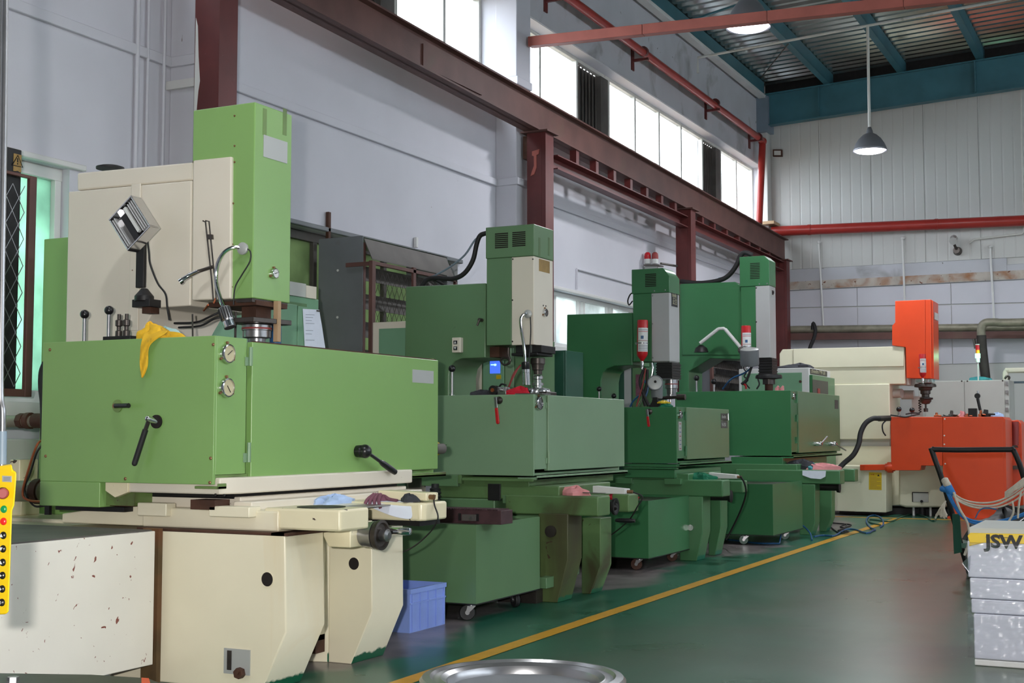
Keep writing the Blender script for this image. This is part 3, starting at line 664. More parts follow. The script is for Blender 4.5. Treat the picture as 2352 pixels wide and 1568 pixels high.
def lever_valve(parent, px, py, y, length, grip='red_plastic', r=.03, ang=-1.45):
    p = at(px, py, y=y)
    v = part('valve', MB().lathe([(r, 0), (r, .012), (r*.75, .02), (r*.4, .03), (r*.35, .05)], p, (0, -1, 0), 22), 'steel_dark', parent)
    d = Vector((math.cos(ang), 0, math.sin(ang))); q = p+Vector((-.01, -.048, .01))
    u = Vector((d.z, 0, -d.x))*.012
    q0 = q-d*.015; q1 = q+d*length*.36; q2 = q+d*length
    part('valve_handle', MB().prism([q0-u, q0+u, q1+u, q1-u], (0, -.006, 0)), 'steel', v, bevel=.002)
    part('handle_grip', MB().prism([q1-u*1.1+Vector((0, .003, 0)), q1+u*1.1+Vector((0, .003, 0)), q2-d*.01+u*1.25+Vector((0, .003, 0)), q2+u*.7+Vector((0, .003, 0)), q2-u*.7+Vector((0, .003, 0)), q2-d*.01-u*1.25+Vector((0, .003, 0))], (0, -.012, 0)), grip, v, bevel=.004)
    return v
def bellows_y(c, w, d, z0, z1, n):
    mb = MB(); h = (z1-z0)/n
    for i in range(n):
        s_ = 1.0 if i % 2 == 0 else .93
        mb.box(c[0]-w*s_/2, c[0]+w*s_/2, c[1]-d*s_/2, c[1]+d*s_/2, z0+i*h, z0+(i+1)*h)
    return mb
def gooseneck(parent, pts, r, base, head0, head1, hr, basedir=(0, -1, 0), black=False):
    b = Vector(base); part('lamp_base', MB().lathe([(.035, 0), (.035, .012), (.02, .022)], b, basedir, 20), 'label_silver', parent)
    part('gooseneck', MB().tube(pts, r, 8), 'chrome', parent)
    h0 = Vector(head0); h1 = Vector(head1); d = h1-h0
    hd = part('lamp_head', MB().lathe([(hr*.5, 0), (hr, d.length*.06), (hr, d.length*.66), (hr*.96, d.length*.68), (hr*.96, d.length)], h0, d, 20), 'black_plastic' if black else 'steel', parent)
    if not black:
        mb = MB()
        u = d.normalized().orthogonal().normalized(); t_ = d.normalized().cross(u)
        for k in range(14):
            a = 2*math.pi*k/14; o_ = (u*math.cos(a)+t_*math.sin(a))*hr
            mb.tube([h0+d*.1+o_, h0+d*.62+o_], .0035, 5, 1)
        part('grip_ribs', mb, 'iron_black', hd)
    part('lamp_ring', MB().lathe([(hr*1.02, 0), (hr*1.02, d.length*.28), (hr*.8, d.length*.28)], h0+d*.7, d, 20), 'chrome', hd)

# ================================================================== MACHINE 1, light green and cream
m1 = thing('spark_erosion_machine', 'large light green spark erosion machine with cream base and cream arm cover, nearest', 'machine', (-4.9, 6.2, 0), 'spark erosion machines in a row')
# --- base with two toed legs
g = part('base', MB().box(-6.6, -4.38, 5.80, 6.45, .12, .80).box(-6.6, -4.92, 5.5, 6.75, .0, .78), 'cream_base', m1, bevel=.01)
leg = [(-4.93, .795), (-4.015, .795), (-4.0, .31), (-4.15, 0), (-4.93, 0)]
l1 = part('leg', MB().xz(leg, 5.5, 5.84), 'cream_base', m1, bevel=.008)
l2 = part('leg', MB().prism([(-4.47, 6.36, .795), (-4.36, 6.40, .795), (-4.075, 6.40, .795), (-4.075, 6.40, .30), (-4.21, 6.40, 0), (-4.36, 6.40, 0), (-4.36, 6.40, 0), (-4.47, 6.36, 0)][:1]+[(-4.36, 6.40, .795)]+[(-4.36, 6.40, .0), (-4.47, 6.36, .0)], (0, .36, 0)).xz([(-4.36, .795), (-4.075, .795), (-4.068, .30), (-4.205, 0), (-4.36, 0)], 6.40, 6.74), 'cream_base', m1, bevel=.006)
part('dirt_seam', MB().box(-4.905, -4.80, 5.465, 5.498, 0.0, .80), 'dirt_brown', m1)
part('levelling_foot', MB().box(-4.62, -4.38, 6.30, 6.42, .06, .16), 'rust_brown', m1)
for lg_, (px, py, yy, r) in ((l1, (614, 1330, 5.5, .036)), (l2, (813, 1294, 6.40, .035))):
    p = at(px, py, y=yy)
    hb = part('bore', MB().lathe([(r*1.08, 0), (r*1.08, .003), (r, .003), (r*.98, -.001)], p+Vector((0, .0, 0)), (0, -1, 0), 26, cap=False), 'cream_base', lg_)
    part('bore_dark_disc', MB().cyl(p+Vector((0, .004, 0)), p-Vector((0, .001, 0)), r, n=26), 'dark_hole', lg_)  # flat dark disc paints the shade inside the bore, no hole is cut
a = at(516, 1487, y=5.5); b = at(575, 1551, y=5.5)
pk = part('access_pocket', MB().box(a.x, b.x, 5.494, 5.502, b.z, a.z), 'label_silver', l1, label='bare grey steel pocket in the left leg')
part('pocket_plate', MB().box(a.x+.025, a.x+.05, 5.488, 5.496, b.z+.02, a.z-.01), 'steel_dark', l1)
c = at(553, 1540, y=5.49); part('nut', MB().cyl((c.x, 5.50, c.z-.01), (c.x, 5.462, c.z-.01), .028, n=6).cyl((c.x, 5.47, c.z), (c.x, 5.452, c.z), .014, n=10), 'rust_brown', l1)
# --- saddle and the two arms
part('saddle', MB().box(-5.0, -4.1, 5.56, 6.72, .80, .905).box(-5.55, -4.9, 5.8, 6.7, .80, .88), 'cream_base', m1, bevel=.01)
part('saddle_lip', MB().box(-4.98, -4.02, 5.50, 5.57, .785, .80).box(-4.1, -4.0, 5.5, 6.74, .785, .80), 'rust_brown', m1)
part('left_way_cover', MB().xz([(-5.62, .80), (-5.0, .80), (-5.0, .915), (-5.2, .908), (-5.62, .85)], 5.60, 5.79), 'cream_base', m1, bevel=.006)
part('clamp_block', MB().box(-5.0, -4.80, 5.52, 5.60, .86, .93), 'cream_base', m1, bevel=.006)
part('clamp_block', MB().box(-4.50, -4.24, 5.50, 5.60, .87, .925), 'cream_base', m1, bevel=.006)
ar1 = part('arm', MB().prism([(-4.20, 5.57, .812), (-3.735, 5.57, .812), (-3.73, 5.60, .812), (-3.73, 5.83, .812), (-3.76, 5.86, .812), (-4.20, 5.86, .812)], (0, 0, .108)), 'cream_chipped', m1, bevel=.012)
ar2 = part('arm', MB().prism([(-4.40, 6.40, .815), (-3.76, 6.40, .815), (-3.735, 6.425, .815), (-3.735, 6.66, .815), (-3.76, 6.68, .815), (-4.40, 6.68, .815)], (0, 0, .10)), 'cream_chipped', m1, bevel=.012)
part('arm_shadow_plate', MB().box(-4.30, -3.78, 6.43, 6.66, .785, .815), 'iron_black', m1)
cc = at(733, 1168, y=5.72)
part('round_cover', MB().cyl((cc.x, 5.74, .918), (cc.x, 5.74, .924), .125, n=40), 'iron_black', m1)
# table top surface between arms
part('table_way', MB().prism([(-4.42, 5.60, .90), (-4.30, 5.60, .90), (-4.30, 7.35, .90), (-4.42, 7.35, .90)], (0, 0, .045)).box(-5.4, -4.42, 5.66, 7.35, .90, .965), 'cream', m1, bevel=.006)
part('oil_tray', MB().box(-4.30, -3.95, 5.9, 6.6, .895, .903), 'steel', m1, bevel=.002)
part('rust_block', MB().box(-4.62, -4.46, 5.50, 5.62, .905, .955), 'rust_brown', m1)
part('rust_block', MB().box(-5.25, -5.05, 5.55, 5.65, .905, .955), 'rust_brown', m1)
# --- handwheel on its drum
hb = at(853, 1216, y=6.12)
hx, hz = -3.815, hb.z - .02
hy = 6.04
hw = part('handwheel', MB().lathe([(.028, 0), (.075, .005), (.080, .02), (.080, .036), (.066, .038), (.060, .026), (.030, .026), (.026, .04), (.001, .04)], (hx, hy, hz), (1, 0, 0), 36), 'steel_dark', m1)
part('drum', MB().lathe([(.052, -.15), (.056, -.148), (.056, -.11), (.060, -.108), (.060, -.075), (.066, -.073), (.068, -.03), (.072, -.028), (.074, -.002), (.05, 0)], (hx, hy, hz), (1, 0, 0), 32), 'steel', hw)
part('hub', MB().lathe([(.026, 0), (.034, .02), (.034, .05), (.02, .062)], (hx+.02, hy, hz), (1, 0, 0), 20), 'steel', hw)
part('crank_handle', MB().lathe([(.014, 0), (.014, .02), (.020, .03), (.022, .11), (.018, .142), (.002, .146)], (hx+.03, hy+.055, hz+.02), (1, 0.05, 0), 16), 'chrome', hw)
part('gearbox', MB().xz([(-4.12, .83), (-3.9, .83), (-3.9, .70), (-4.04, .70)], 5.92, 6.14), 'cream_chipped', m1, bevel=.006)
# --- cream table carrying the tank
part('table', MB().prism([(-5.20, 5.50, .985), (-4.43, 5.50, .985), (-4.38, 5.62, .985), (-4.38, 7.36, .985), (-5.5, 7.36, .985), (-5.5, 5.9, .985)], (0, 0, .085)), 'cream', m1, bevel=.008)
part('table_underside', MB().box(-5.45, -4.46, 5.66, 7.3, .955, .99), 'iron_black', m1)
part('chipped_corner', MB().xz([(-5.20, 1.07), (-5.04, 1.07), (-5.04, .985), (-5.13, .955), (-5.20, .99)], 5.49, 5.60), 'cream_chipped', m1, bevel=.003)
bolts(m1, [(495, 1136), (515, 1137)], y=5.50, m='iron_black', r=.007)
# --- work tank
TX = -4.45; TY = 5.47
zt_, zb_ = at(500, 770, y=TY).z, at(490, 1113, y=TY).z
tk = part('tank', MB().box(-5.66, -5.64, TY+.021, 7.799, zb_+.021, zt_).box(-5.66, TX, TY, TY+.02, zb_, zt_).box(-5.66, TX-.04, 7.80, 7.82, zb_, zt_).box(-5.66, TX-.04, TY+.021, 7.799, zb_, zb_+.02), 'green_light', m1, bevel=.003)
part('tank_front_strip', MB().box(TX-.03, TX-.001, TY+.021, at(566, 900, x=TX).y, zb_+.05, zt_), 'green_light', tk, bevel=.002)
part('tank_foot', MB().box(-5.66, -5.22, TY, 5.9, zb_-.135, zb_), 'green_light', m1, bevel=.004)
part('tank_foot_end', MB().box(-5.22, -5.02, TY+.05, 5.9, zb_-.125, zb_), 'green_light_dirty', m1)
part('foot_bracket', MB().box(-5.60, -5.10, TY+.06, 5.9, zb_-.16, zb_-.135), 'iron_black', m1)
part('tank_liquid_floor', MB().box(-5.64, TX-.03, TY+.02, 7.8, zt_-.12, zt_-.11), 'steel_dark', m1)
dy0 = at(575, 900, x=TX).y; dy1 = at(1003, 900, x=TX).y
dr = part('tank_door', MB().box(TX-.03, TX+.012, dy0, dy1, at(575, 1097, x=TX).z, at(575, 785, x=TX).z), 'green_light', m1, bevel=.005)
part('door_seal', MB().box(TX-.035, TX-.005, dy0+.05, dy1, at(575, 785, x=TX).z-.002, at(575, 785, x=TX).z+.008), 'rust_brown', dr)
hinge(dr, 572, 797, 840, TX, 'green_mid_pale'); hinge(dr, 568, 1016, 1061, TX, 'green_mid_pale')
lz = at(790, 1098, x=TX).z
part('drip_tray', MB().box(TX-.12, TX+.035, TY, 7.86, zb_-.022, zb_-.008).box(TX+.028, TX+.035, TY, 7.86, zb_-.022, zb_+.006), 'green_light_dirty', m1, bevel=.002)
part('drip_gap', MB().box(TX-.10, TX-.008, TY+.024, dy1, zb_+.022, zb_+.048), 'green_light_dirty', m1)
a = at(947, 848, x=TX+.012); b = at(995, 881, x=TX+.012)
part('name_plate', MB().box(TX+.012, TX+.015, a.y, b.y, b.z, a.z), 'label_silver', dr)
# door handle
p = at(820, 1036, x=TX+.012)
hd = part('door_handle', MB().lathe([(.036, 0), (.038, .02), (.038, .035), (.02, .055)], p, (1, 0, 0), 22).sphere(p+Vector((.05, .01, .0)), .042, 18), 'black_plastic', dr)
q = p+Vector((.06, .02, -.005)); e = p+Vector((.09, .30, -.135))
part('handle_rod', MB().tube([q, q.lerp(e, .5)], .011, 10, 1), 'black_plastic', hd)
part('handle_grip', MB().lathe([(.012, 0), (.019, .03), (.021, .12), (.018, .165), (.01, .17)], q.lerp(e, .45), e-q, 14), 'black_plastic', hd)
gauge(tk, 520, 812, TX, .052, needle=.6); gauge(tk, 518, 890, TX, .052, needle=-.9)
bolts(tk, [(115, 803), (490, 791), (105, 1047), (484, 1052), (288, 1099), (482, 1108)], y=TY, r=.009)
# spigot with short grip
p = at(271, 932, y=TY)
sp = part('drain_knob', MB().cyl(p, p-Vector((0, .008, 0)), .034, n=26), 'green_light_dirty', tk)
part('knob_pin', MB().cyl(p-Vector((0, .008, 0)), p-Vector((0, .03, 0)), .013, n=8), 'brass', sp)
part('knob_grip', MB().tube([p+Vector((.01, -.03, .0)), p+Vector((.125, -.055, .0))], .013, 12, 1), 'black_plastic', sp)
# lever
p = at(361, 968, y=TY)
lv = part('drain_lever', MB().cyl(p+Vector((0, .002, 0)), p-Vector((0, .012, 0)), .036, n=26), 'dark_hole', tk)
q = p+Vector((-.02, -.04, .016)); e = p+Vector((-.105, -.05, -.22))
part('lever_hub', MB().cyl(p, q+Vector((0, -.01, 0)), .016, n=14).sphere(q+Vector((0, -.01, 0)), .016, 12), 'chrome', lv)
part('lever_arm', MB().tube([q, q.lerp(e, .25)], .011, 8, 1), 'steel_dark', lv)
part('lever_grip', MB().tube([q.lerp(e, .25), q.lerp(e, .5), e], .015, 12, 2).sphere(e, .015, 10), 'rubber', lv)
# control levers standing at the tank's back corner
for i, (px, py) in enumerate(((193, 778), (249, 774))):
    p = at(px, py, y=5.62); ball_lever(m1, p.x, 5.62, zt_-.02, .185 if i == 0 else .20, r=.026, rr=.010)
c = at(279, 772, y=5.62)
mn = part('manifold', MB().box(c.x-.10, c.x+.10, 5.58, 5.66, zt_+.0, zt_+.03).lathe([(.03, 0), (.03, .02)], (c.x-.09, 5.62, zt_-.01), (0, 0, 1)).lathe([(.03, 0), (.03, .02)], (c.x+.09, 5.62, zt_-.01), (0, 0, 1)), 'iron_black', m1, bevel=.003)
for dx in (-.02, .035):
    part('fitting', MB().lathe([(.019, 0), (.019, .03), (.012, .035), (.012, .055), (.020, .06), (.020, .09), (.010, .095), (.010, .125)], (c.x+dx, 5.62, zt_+.03), (0, 0, 1), 10), 'steel_dark', mn)
# --- column, arm and head
CY = 5.95
part('column', MB().prism([at(150, 790, y=CY), at(157, 440, y=CY), at(440, 414, y=CY), at(437, 702, y=CY), at(356, 707, y=CY), at(318, 775, y=CY), at(316, 1150, y=CY), at(140, 1150, y=CY)], (0, .62, 0)), 'cream', m1, bevel=.008)
part('column_back_box', MB().box(-6.38, -6.0, 6.15, 6.75, .8, at(113, 548, y=6.15).z), 'green_light', m1, bevel=.006)
a, b = at(302, 425, y=CY-.006), at(323, 425, y=CY-.006); zlo = at(302, 700, y=CY).z
part('cover_strip', MB().box(a.x, b.x, CY-.008, CY, 1.9, a.z+.005), 'cream', m1, bevel=.004)
part('arm_lid', MB().ypoly([(177, 397), (443, 372), (443, 413), (177, 437)], CY+.02, CY+.55), 'cream', m1, bevel=.01)
part('lid_cap', MB().lathe([(.085, 0), (.085, .012), (.06, .02)], (at(253, 388, y=6.15).x, 6.15, at(253, 392, y=6.15).z+.01), (0, 0, 1), 24), 'iron_black', m1)
part('slide_cover', MB().ypoly([(443, 368), (531, 359), (529, 686), (440, 690)], 5.90, 6.24), 'cream', m1, bevel=.008)
hX = -4.56; hz1 = at(598, 232, y=5.92).z; hz0 = at(594, 683, y=5.92).z
hd1 = part('head', MB().xz([(-5.00, hz1), (hX, hz1), (hX, hz0), (-4.762, hz0), (-4.762, at(530, 362, y=5.92).z), (-5.0, at(530, 362, y=5.92).z)], 5.92, 6.27), 'green_light', m1, bevel=.006)
part('head_seam', MB().box(-4.768, -4.762, 5.914, 5.93, hz0, at(530, 362, y=5.92).z), 'iron_black', hd1)
bolts(hd1, [(539, 266), (539, 335), (539, 372), (536, 467), (534, 561), (533, 659)], y=5.92, r=.006, m='brass')
a = at(605, 309, x=hX); b = at(659, 376, x=hX)
part('name_plate', MB().box(hX, hX+.003, a.y, b.y, b.z, a.z), 'label_silver', hd1)
for px0, px1 in ((604, 612), (650, 658)):
    a = at(px0, 248, x=hX); b = at(px1, 312, x=hX); part('glue_mark', MB().box(hX, hX+.0015, a.y, b.y, b.z, a.z), 'green_light_dirty', hd1)
gauge(hd1, 627, 628, hX, .030, face='sticker_white', needle=.3)
part('oil_mark', MB().box(hX-.12, hX-.01, 5.93, 6.26, hz0-.02, hz0), 'steel_dark', hd1)
# spindle, plate and chuck
c = at(590, 760, y=6.10); cx, cy = c.x, 6.10
sp = part('quill', MB().box(cx-.055, cx+.045, cy-.07, cy+.07, at(590, 742, y=6.1).z, hz0), 'rust_brown', hd1)
part('quill_flange', MB().box(-4.90, cx+.10, cy-.14, cy+.15, hz0-.035, hz0-.008), 'rust_brown', sp)
zz = at(590, 745, y=6.1).z
part('platen', MB().prism([(cx-.12, cy-.15, zz), (cx+.10, cy-.16, zz), (cx+.14, cy+.14, zz), (cx-.10, cy+.15, zz)], (0, 0, .028)), 'steel_dark', hd1, bevel=.003)
part('chuck', MB().lathe([(.070, 0), (.085, -.005), (.085, -.035), (.080, -.038), (.080, -.075), (.05, -.082), (.05, -.12)], (cx, cy, zz), (0, 0, 1), 30), 'steel', hd1)
part('chuck_ring', MB().lathe([(.0865, -.02), (.0865, -.03)], (cx, cy, zz), (0, 0, 1), 30), 'red_dull', hd1)
part('guide_post', MB().box(cx+.10, cx+.13, cy+.02, cy+.05, zz-.1, hz0), 'wood_strip', hd1)
p = at(541, 740, y=6.0); part('guide_rod', MB().tube([(p.x, 6.0, zt_-.02), (p.x, 6.0, zt_+.18)], .007, 8), 'steel_dark', hd1)
p = at(633, 745, y=6.3); part('flush_bottle', MB().lathe([(.03, 0), (.034, .02), (.034, .17), (.015, .20), (.015, .22)], (p.x, 6.30, zt_-.04), (0, 0, 1)), 'hose_blue', hd1)
# halogen work lamp on a black arm
wlp = part('work_lamp', MB().box(*[v for v in (at(327, 600, y=5.88).x-.032, at(327, 600, y=5.88).x+.028, 5.86, 5.885, at(333, 660, y=5.87).z, at(335, 552, y=5.87).z)]), 'iron_black', m1, bevel=.004)
c = at(330, 672, y=5.88); part('lamp_foot', MB().lathe([(.055, 0), (.055, .03), (.03, .06), (.018, .075)], (c.x, 5.885, c.z-.05), (0, 0, 1), 20).box(c.x-.06, c.x+.07, 5.85, 5.95, c.z-.085, c.z-.04), 'iron_black', wlp, bevel=.003)
part('foot_bracket', MB().box(c.x-.01, c.x+.055, 5.88, 5.95, c.z-.12, c.z-.085), 'rust_brown', wlp)
ce = at(312, 515, y=5.80); th = math.radians(-52)   # reflector box, tilted
ux = Vector((math.cos(th), 0, math.sin(th))); uz = Vector((-math.sin(th), 0, math.cos(th))); uy = Vector((0, 1, 0))
def lbox(mb, a0, a1, b0, b1, c0, c1):
    P = [ce+ux*a+uy*b+uz*c_ for c_ in (c0, c1) for b in (b0, b1) for a in (a0, a1)]
    return mb.add([P[0], P[1], P[3], P[2], P[4], P[5], P[7], P[6]], [(0, 3, 2, 1), (4, 5, 6, 7), (0, 1, 5, 4), (1, 2, 6, 5), (2, 3, 7, 6), (3, 0, 4, 7)])
mb = MB(); lbox(mb, -.11, .11, .012, .03, -.094, .094)
for s_ in (-1, 1):
    lbox(mb, -.110, .110, -.055, .03, s_*.10-.005, s_*.10+.005)
    lbox(mb, s_*.116-.005, s_*.116+.005, -.055, .03, -.105, .105)
lh = part('reflector', mb, 'chrome', wlp, bevel=.002)
mb = MB()
for c0 in (-.088, -.072, .05, .066, .082): lbox(mb, -.10, .10, -.05, .011, c0-.003, c0+.003)
part('reflector_fin', mb, 'aluminium', lh)
part('lamp_socket', lbox(MB(), -.075, .105, -.045, .03, -.035, .005), 'black_plastic', lh); part('lamp_tube', lbox(MB(), -.10, .08, -.05, -.03, .012, .03), 'sticker_white', lh)
part('lamp_cord', MB().tube([at(338, 548, y=5.84), at(342, 580, y=5.85), at(345, 607, y=5.86), at(362, 650, y=5.88), at(380, 675, y=5.88), at(384, 705, y=5.88), at(389, 735, y=5.9)], .0055, 8), 'rubber', wlp)
# slotted bracket with magnet arm
br = part('slotted_bracket', MB().tube([at(466, 507, y=5.87), at(472, 510, y=5.87), at(486, 640, y=5.87), at(490, 690, y=5.87)], .0045, 6, 1).tube([at(472, 507, y=5.87), at(480, 508, y=5.87), at(493, 640, y=5.87), at(497, 690, y=5.87)], .0045, 6, 1).ypoly([(474, 538), (486, 538), (487, 549), (475, 549)], 5.86, 5.875), 'steel_dark', m1)
part('indicator_arm', MB().tube([at(490, 612, y=5.86), at(465, 620, y=5.85), at(440, 628, y=5.82), at(425, 637, y=5.80)], [.010]*20, 8), 'steel_dark', br)
part('indicator_tip', MB().tube([at(455, 623, y=5.83), at(432, 634, y=5.81), at(415, 645, y=5.78)], [.013]*20, 10).cyl(at(419, 643, y=5.78), at(412, 648, y=5.77), .017), 'chrome', br)
part('clamp_screw', MB().tube([at(468, 713, y=5.95), at(478, 700, y=5.9)], .006, 6, 1).tube([at(491, 696, y=5.9), at(496, 684, y=5.9)], .006, 6, 1), 'copper', br)
gn = part('gooseneck_lamp_mount', MB().cyl(at(559, 571, y=5.92), at(559, 571, y=5.905), .030, n=24), 'white_paint', m1)
gooseneck(gn, [at(557, 571, y=5.90), at(535, 568, y=5.87), at(512, 582, y=5.84), at(498, 612, y=5.82), at(496, 650, y=5.80), at(507, 690, y=5.78), at(514, 706, y=5.78)], .0105, at(559, 571, y=5.905), at(513, 704, y=5.78), at(529, 752, y=5.78), .033)
part('lamp_cord', MB().tube([at(566, 570, y=5.90), at(575, 578, y=5.90), at(574, 600, y=5.90), at(555, 632, y=5.90), at(540, 660, y=5.90), at(536, 700, y=5.90)], .004, 6), 'rubber', gn)
part('feed_hose', MB().tube([at(400, 742, y=6.0), at(450, 740, y=6.0), at(480, 728, y=5.98), at(505, 716, y=6.0)], .006, 6).tube([at(410, 752, y=6.0), at(460, 748, y=6.0), at(490, 733, y=5.98), at(510, 728, y=6.0)], .006, 6), 'rubber', m1)
p = at(443, 768, y=5.75); part('gauge_stand', MB().cyl((p.x, 5.75, zt_-.01), (p.x, 5.75, zt_+.004), .04).tube([(p.x, 5.75, zt_), (p.x-.005, 5.75, zt_+.15)], .005, 8, 1), 'steel_dark', m1)
# pipes entering the tank from behind
pa, pb = at(15, 968, y=5.9), at(104, 967, y=5.9)
part('inlet_pipe', MB().cyl(pa-Vector((.35, 0, 0)), pb+Vector((.03, 0, 0)), .036, n=18), 'pipe_grimy', m1)
part('inlet_union', MB().cyl(at(45, 966, y=5.9), at(57, 966, y=5.9), .046, n=8).cyl(at(62, 966, y=5.9), at(72, 966, y=5.9), .05, n=18).cyl(at(80, 966, y=5.9), at(104, 966, y=5.9), .045, n=18), 'rust_brown', m1)
pa, pb = at(20, 1128, y=5.8), at(102, 1128, y=5.8)
part('drain_pipe', MB().cyl(pa-Vector((.4, 0, 0)), pb, .062, n=20), 'pipe_grimy', m1)
part('drain_flange', MB().cyl(at(84, 1128, y=5.8), at(99, 1128, y=5.8), .075, n=20), 'rust_brown', m1)
part('tank_hose', MB().tube([at(102, 832, y=5.8), at(94, 855, y=5.8), at(93, 890, y=5.8), at(97, 930, y=5.8), at(98, 1010, y=5.8)], .014, 8), 'rubber', m1)
part('copper_line', MB().tube([at(98, 1010, y=5.75), at(85, 1022, y=5.72), at(68, 1070, y=5.7), at(52, 1130, y=5.7), at(65, 1148, y=5.7), at(104, 1152, y=5.7)], .007, 6), 'copper', m1)
part('drain_cable', MB().tube([at(98, 1021, y=5.76), at(84, 1040, y=5.74), at(70, 1085, y=5.74), at(56, 1120, y=5.74), at(62, 1140, y=5.72), at(80, 1162, y=5.72), at(110, 1160, y=5.72)], .006, 6), 'rubber', m1)
part('pipe_bracket', MB().box(at(20, 0, y=5.95).x, at(78, 0, y=5.95).x, 5.95, 6.1, .80, .90).box(at(50, 0, y=5.95).x, at(72, 0, y=5.95).x, 5.95, 6.1, .88, 1.14), 'cream_chipped', m1, bevel=.006)
p = at(113, 1165, y=5.6); part('hanging_clamp', MB().box(p.x-.015, p.x+.02, 5.58, 5.6, p.z-.04, p.z+.03).tube([p+Vector((-.05, 0, .03)), p+Vector((.06, 0, .02))], .005, 6, 1), 'iron_black', m1)

# things lying on machine 1
def zt1(): return zt_
yr = thing('cleaning_rag', 'dirty yellow rag draped over the top edge of the light green tank', 'rag', (at(345, 775, y=5.46).x, 5.47, zt_))
grid = []
for j, v in enumerate([0, .12, .25, .4, .55, .7, .85, 1.0]):
    row = []
    L = [(330, 762), (326, 778), (322, 795), (322, 812), (320, 828), (321, 842), (323, 856), (325, 868)][j]
    R = [(392, 757), (372, 772), (345, 788), (340, 806), (341, 822), (341, 836), (337, 850), (328, 868)][j]
    for k in range(5):
        u = k/4; px = L[0]+(R[0]-L[0])*u; py = L[1]+(R[1]-L[1])*u
        dpt = 5.45 - .012*math.sin(k*2.3+j*1.7) if j > 0 else 5.50
        row.append(at(px, py, y=dpt))
    grid.append(row)
cloth('hanging_part', 'rag_yellow', grid, .006, yr)
o = heap('crumpled_part', 'rag_yellow', (at(375, 768, y=5.56).x, 5.56, zt_), .16, .055, .045, 3, parent=yr)
heap('crumpled_part', 'rag_yellow', (at(352, 768, y=5.53).x, 5.53, zt_), .085, .05, .10, 5, parent=yr)
heap('cleaning_rag', 'rag_pale', (at(380, 752, y=5.66).x, 5.68, zt_), .09, .05, .085, 8, 'pale aqua rag bundled behind the yellow rag on the tank', 'rag')
pg = at(790, 1142, x=-4.28)
heap('cleaning_rag', 'rag_blue', (pg.x+.02, pg.y-.12, .903), .055, .16, .06, 11, 'pale blue rag lying on the cream table below the tank', 'rag')
# purple glove
gl = thing('work_glove', 'purple knitted work glove with fingers hanging over the cream arm', 'glove', (-4.02, 6.42, .915))
gx = at(862, 1135, y=6.42)
heap('glove_palm', 'rag_purple', (gx.x-.0, 6.47, .915), .055, .06, .052, 21, parent=gl)
for i, (dx, dz, ln) in enumerate(((-.035, -.01, .07), (-.012, -.02, .07), (.012, -.015, .065), (.038, .0, .075))):
    a = Vector((gx.x+dx*.6, 6.44, .955)); b = Vector((gx.x+dx*1.5, 6.385, .955-ln))
    part('glove_finger', MB().tube([a, a.lerp(b, .5)+Vector((0, -.02, .005)), b], [.011, .009], 8, 3), 'rag_purple', gl)
part('glove_thumb', MB().tube([(gx.x+.03, 6.46, .95), (gx.x+.08, 6.44, .93), (gx.x+.14, 6.43, .922)], .010, 8, 3), 'rag_purple', gl)
# linear scale bar
sb = thing('measuring_head', 'chipped cream metal bar lying on the far cream arm with a cable', 'tool', (-3.85, 6.52, .915))
a, b = at(868, 1133, y=6.45), at(975, 1152, y=6.45)
part('bar', MB().prism([(a.x, 6.45, .925), (b.x, 6.47, .925), (b.x, 6.47, .968), (a.x, 6.45, .978)], (.02, .10, 0)), 'cream_chipped', sb, bevel=.005)
part('bar_socket', MB().cyl((b.x, 6.50, .945), (b.x+.035, 6.50, .943), .014), 'brass', sb)
part('cable', MB().tube([(b.x+.03, 6.5, .943), at(998, 1160, y=6.5), at(1006, 1185, y=6.48), at(1000, 1205, y=6.5), at(980, 1230, y=6.55), at(945, 1258, y=6.7), at(900, 1277, y=6.85), at(860, 1290, y=7.1)], .0045, 6), 'rubber', sb)
heap('cleaning_rag', 'rag_dark', (at(938, 1152, y=6.43).x, 6.44, .918), .05, .035, .05, 31, 'small black oily rag slumped against the cream bar', 'rag')
grid = []
for j, (y_, w0, w1, dz) in enumerate(((6.62, 832, 930, 0), (6.50, 832, 940, 0), (6.402, 832, 945, 0), (6.388, 0, 0, 0), (6.385, 0, 0, 0))):
    row = []
    for k in range(6):
        u = k/5
        if j < 3: p = Vector((at(835, 1150, y=6.40).x+(at(943, 1160, y=6.40).x-at(835, 1150, y=6.40).x)*u, y_, .921))
        else:
            zb2 = (.918-.0)*(1-u)+(at(948, 1194, y=6.39).z)*u if j == 4 else .0
            tgt = [at(838+u*112, 1158+u*u*0+ (36*math.sin(u*math.pi/2)), y=6.386)][0]
            p = tgt if j == 4 else row_prev[k].lerp(tgt, .5)
        row.append(p)
    grid.append(row); row_prev = row
o = cloth('paper_sheet', 'paper', grid, .0015, loc=(-3.9, 6.45, .92)); tag(o, 'curled white drawing sheet draped over the side of the cream arm', 'paper')
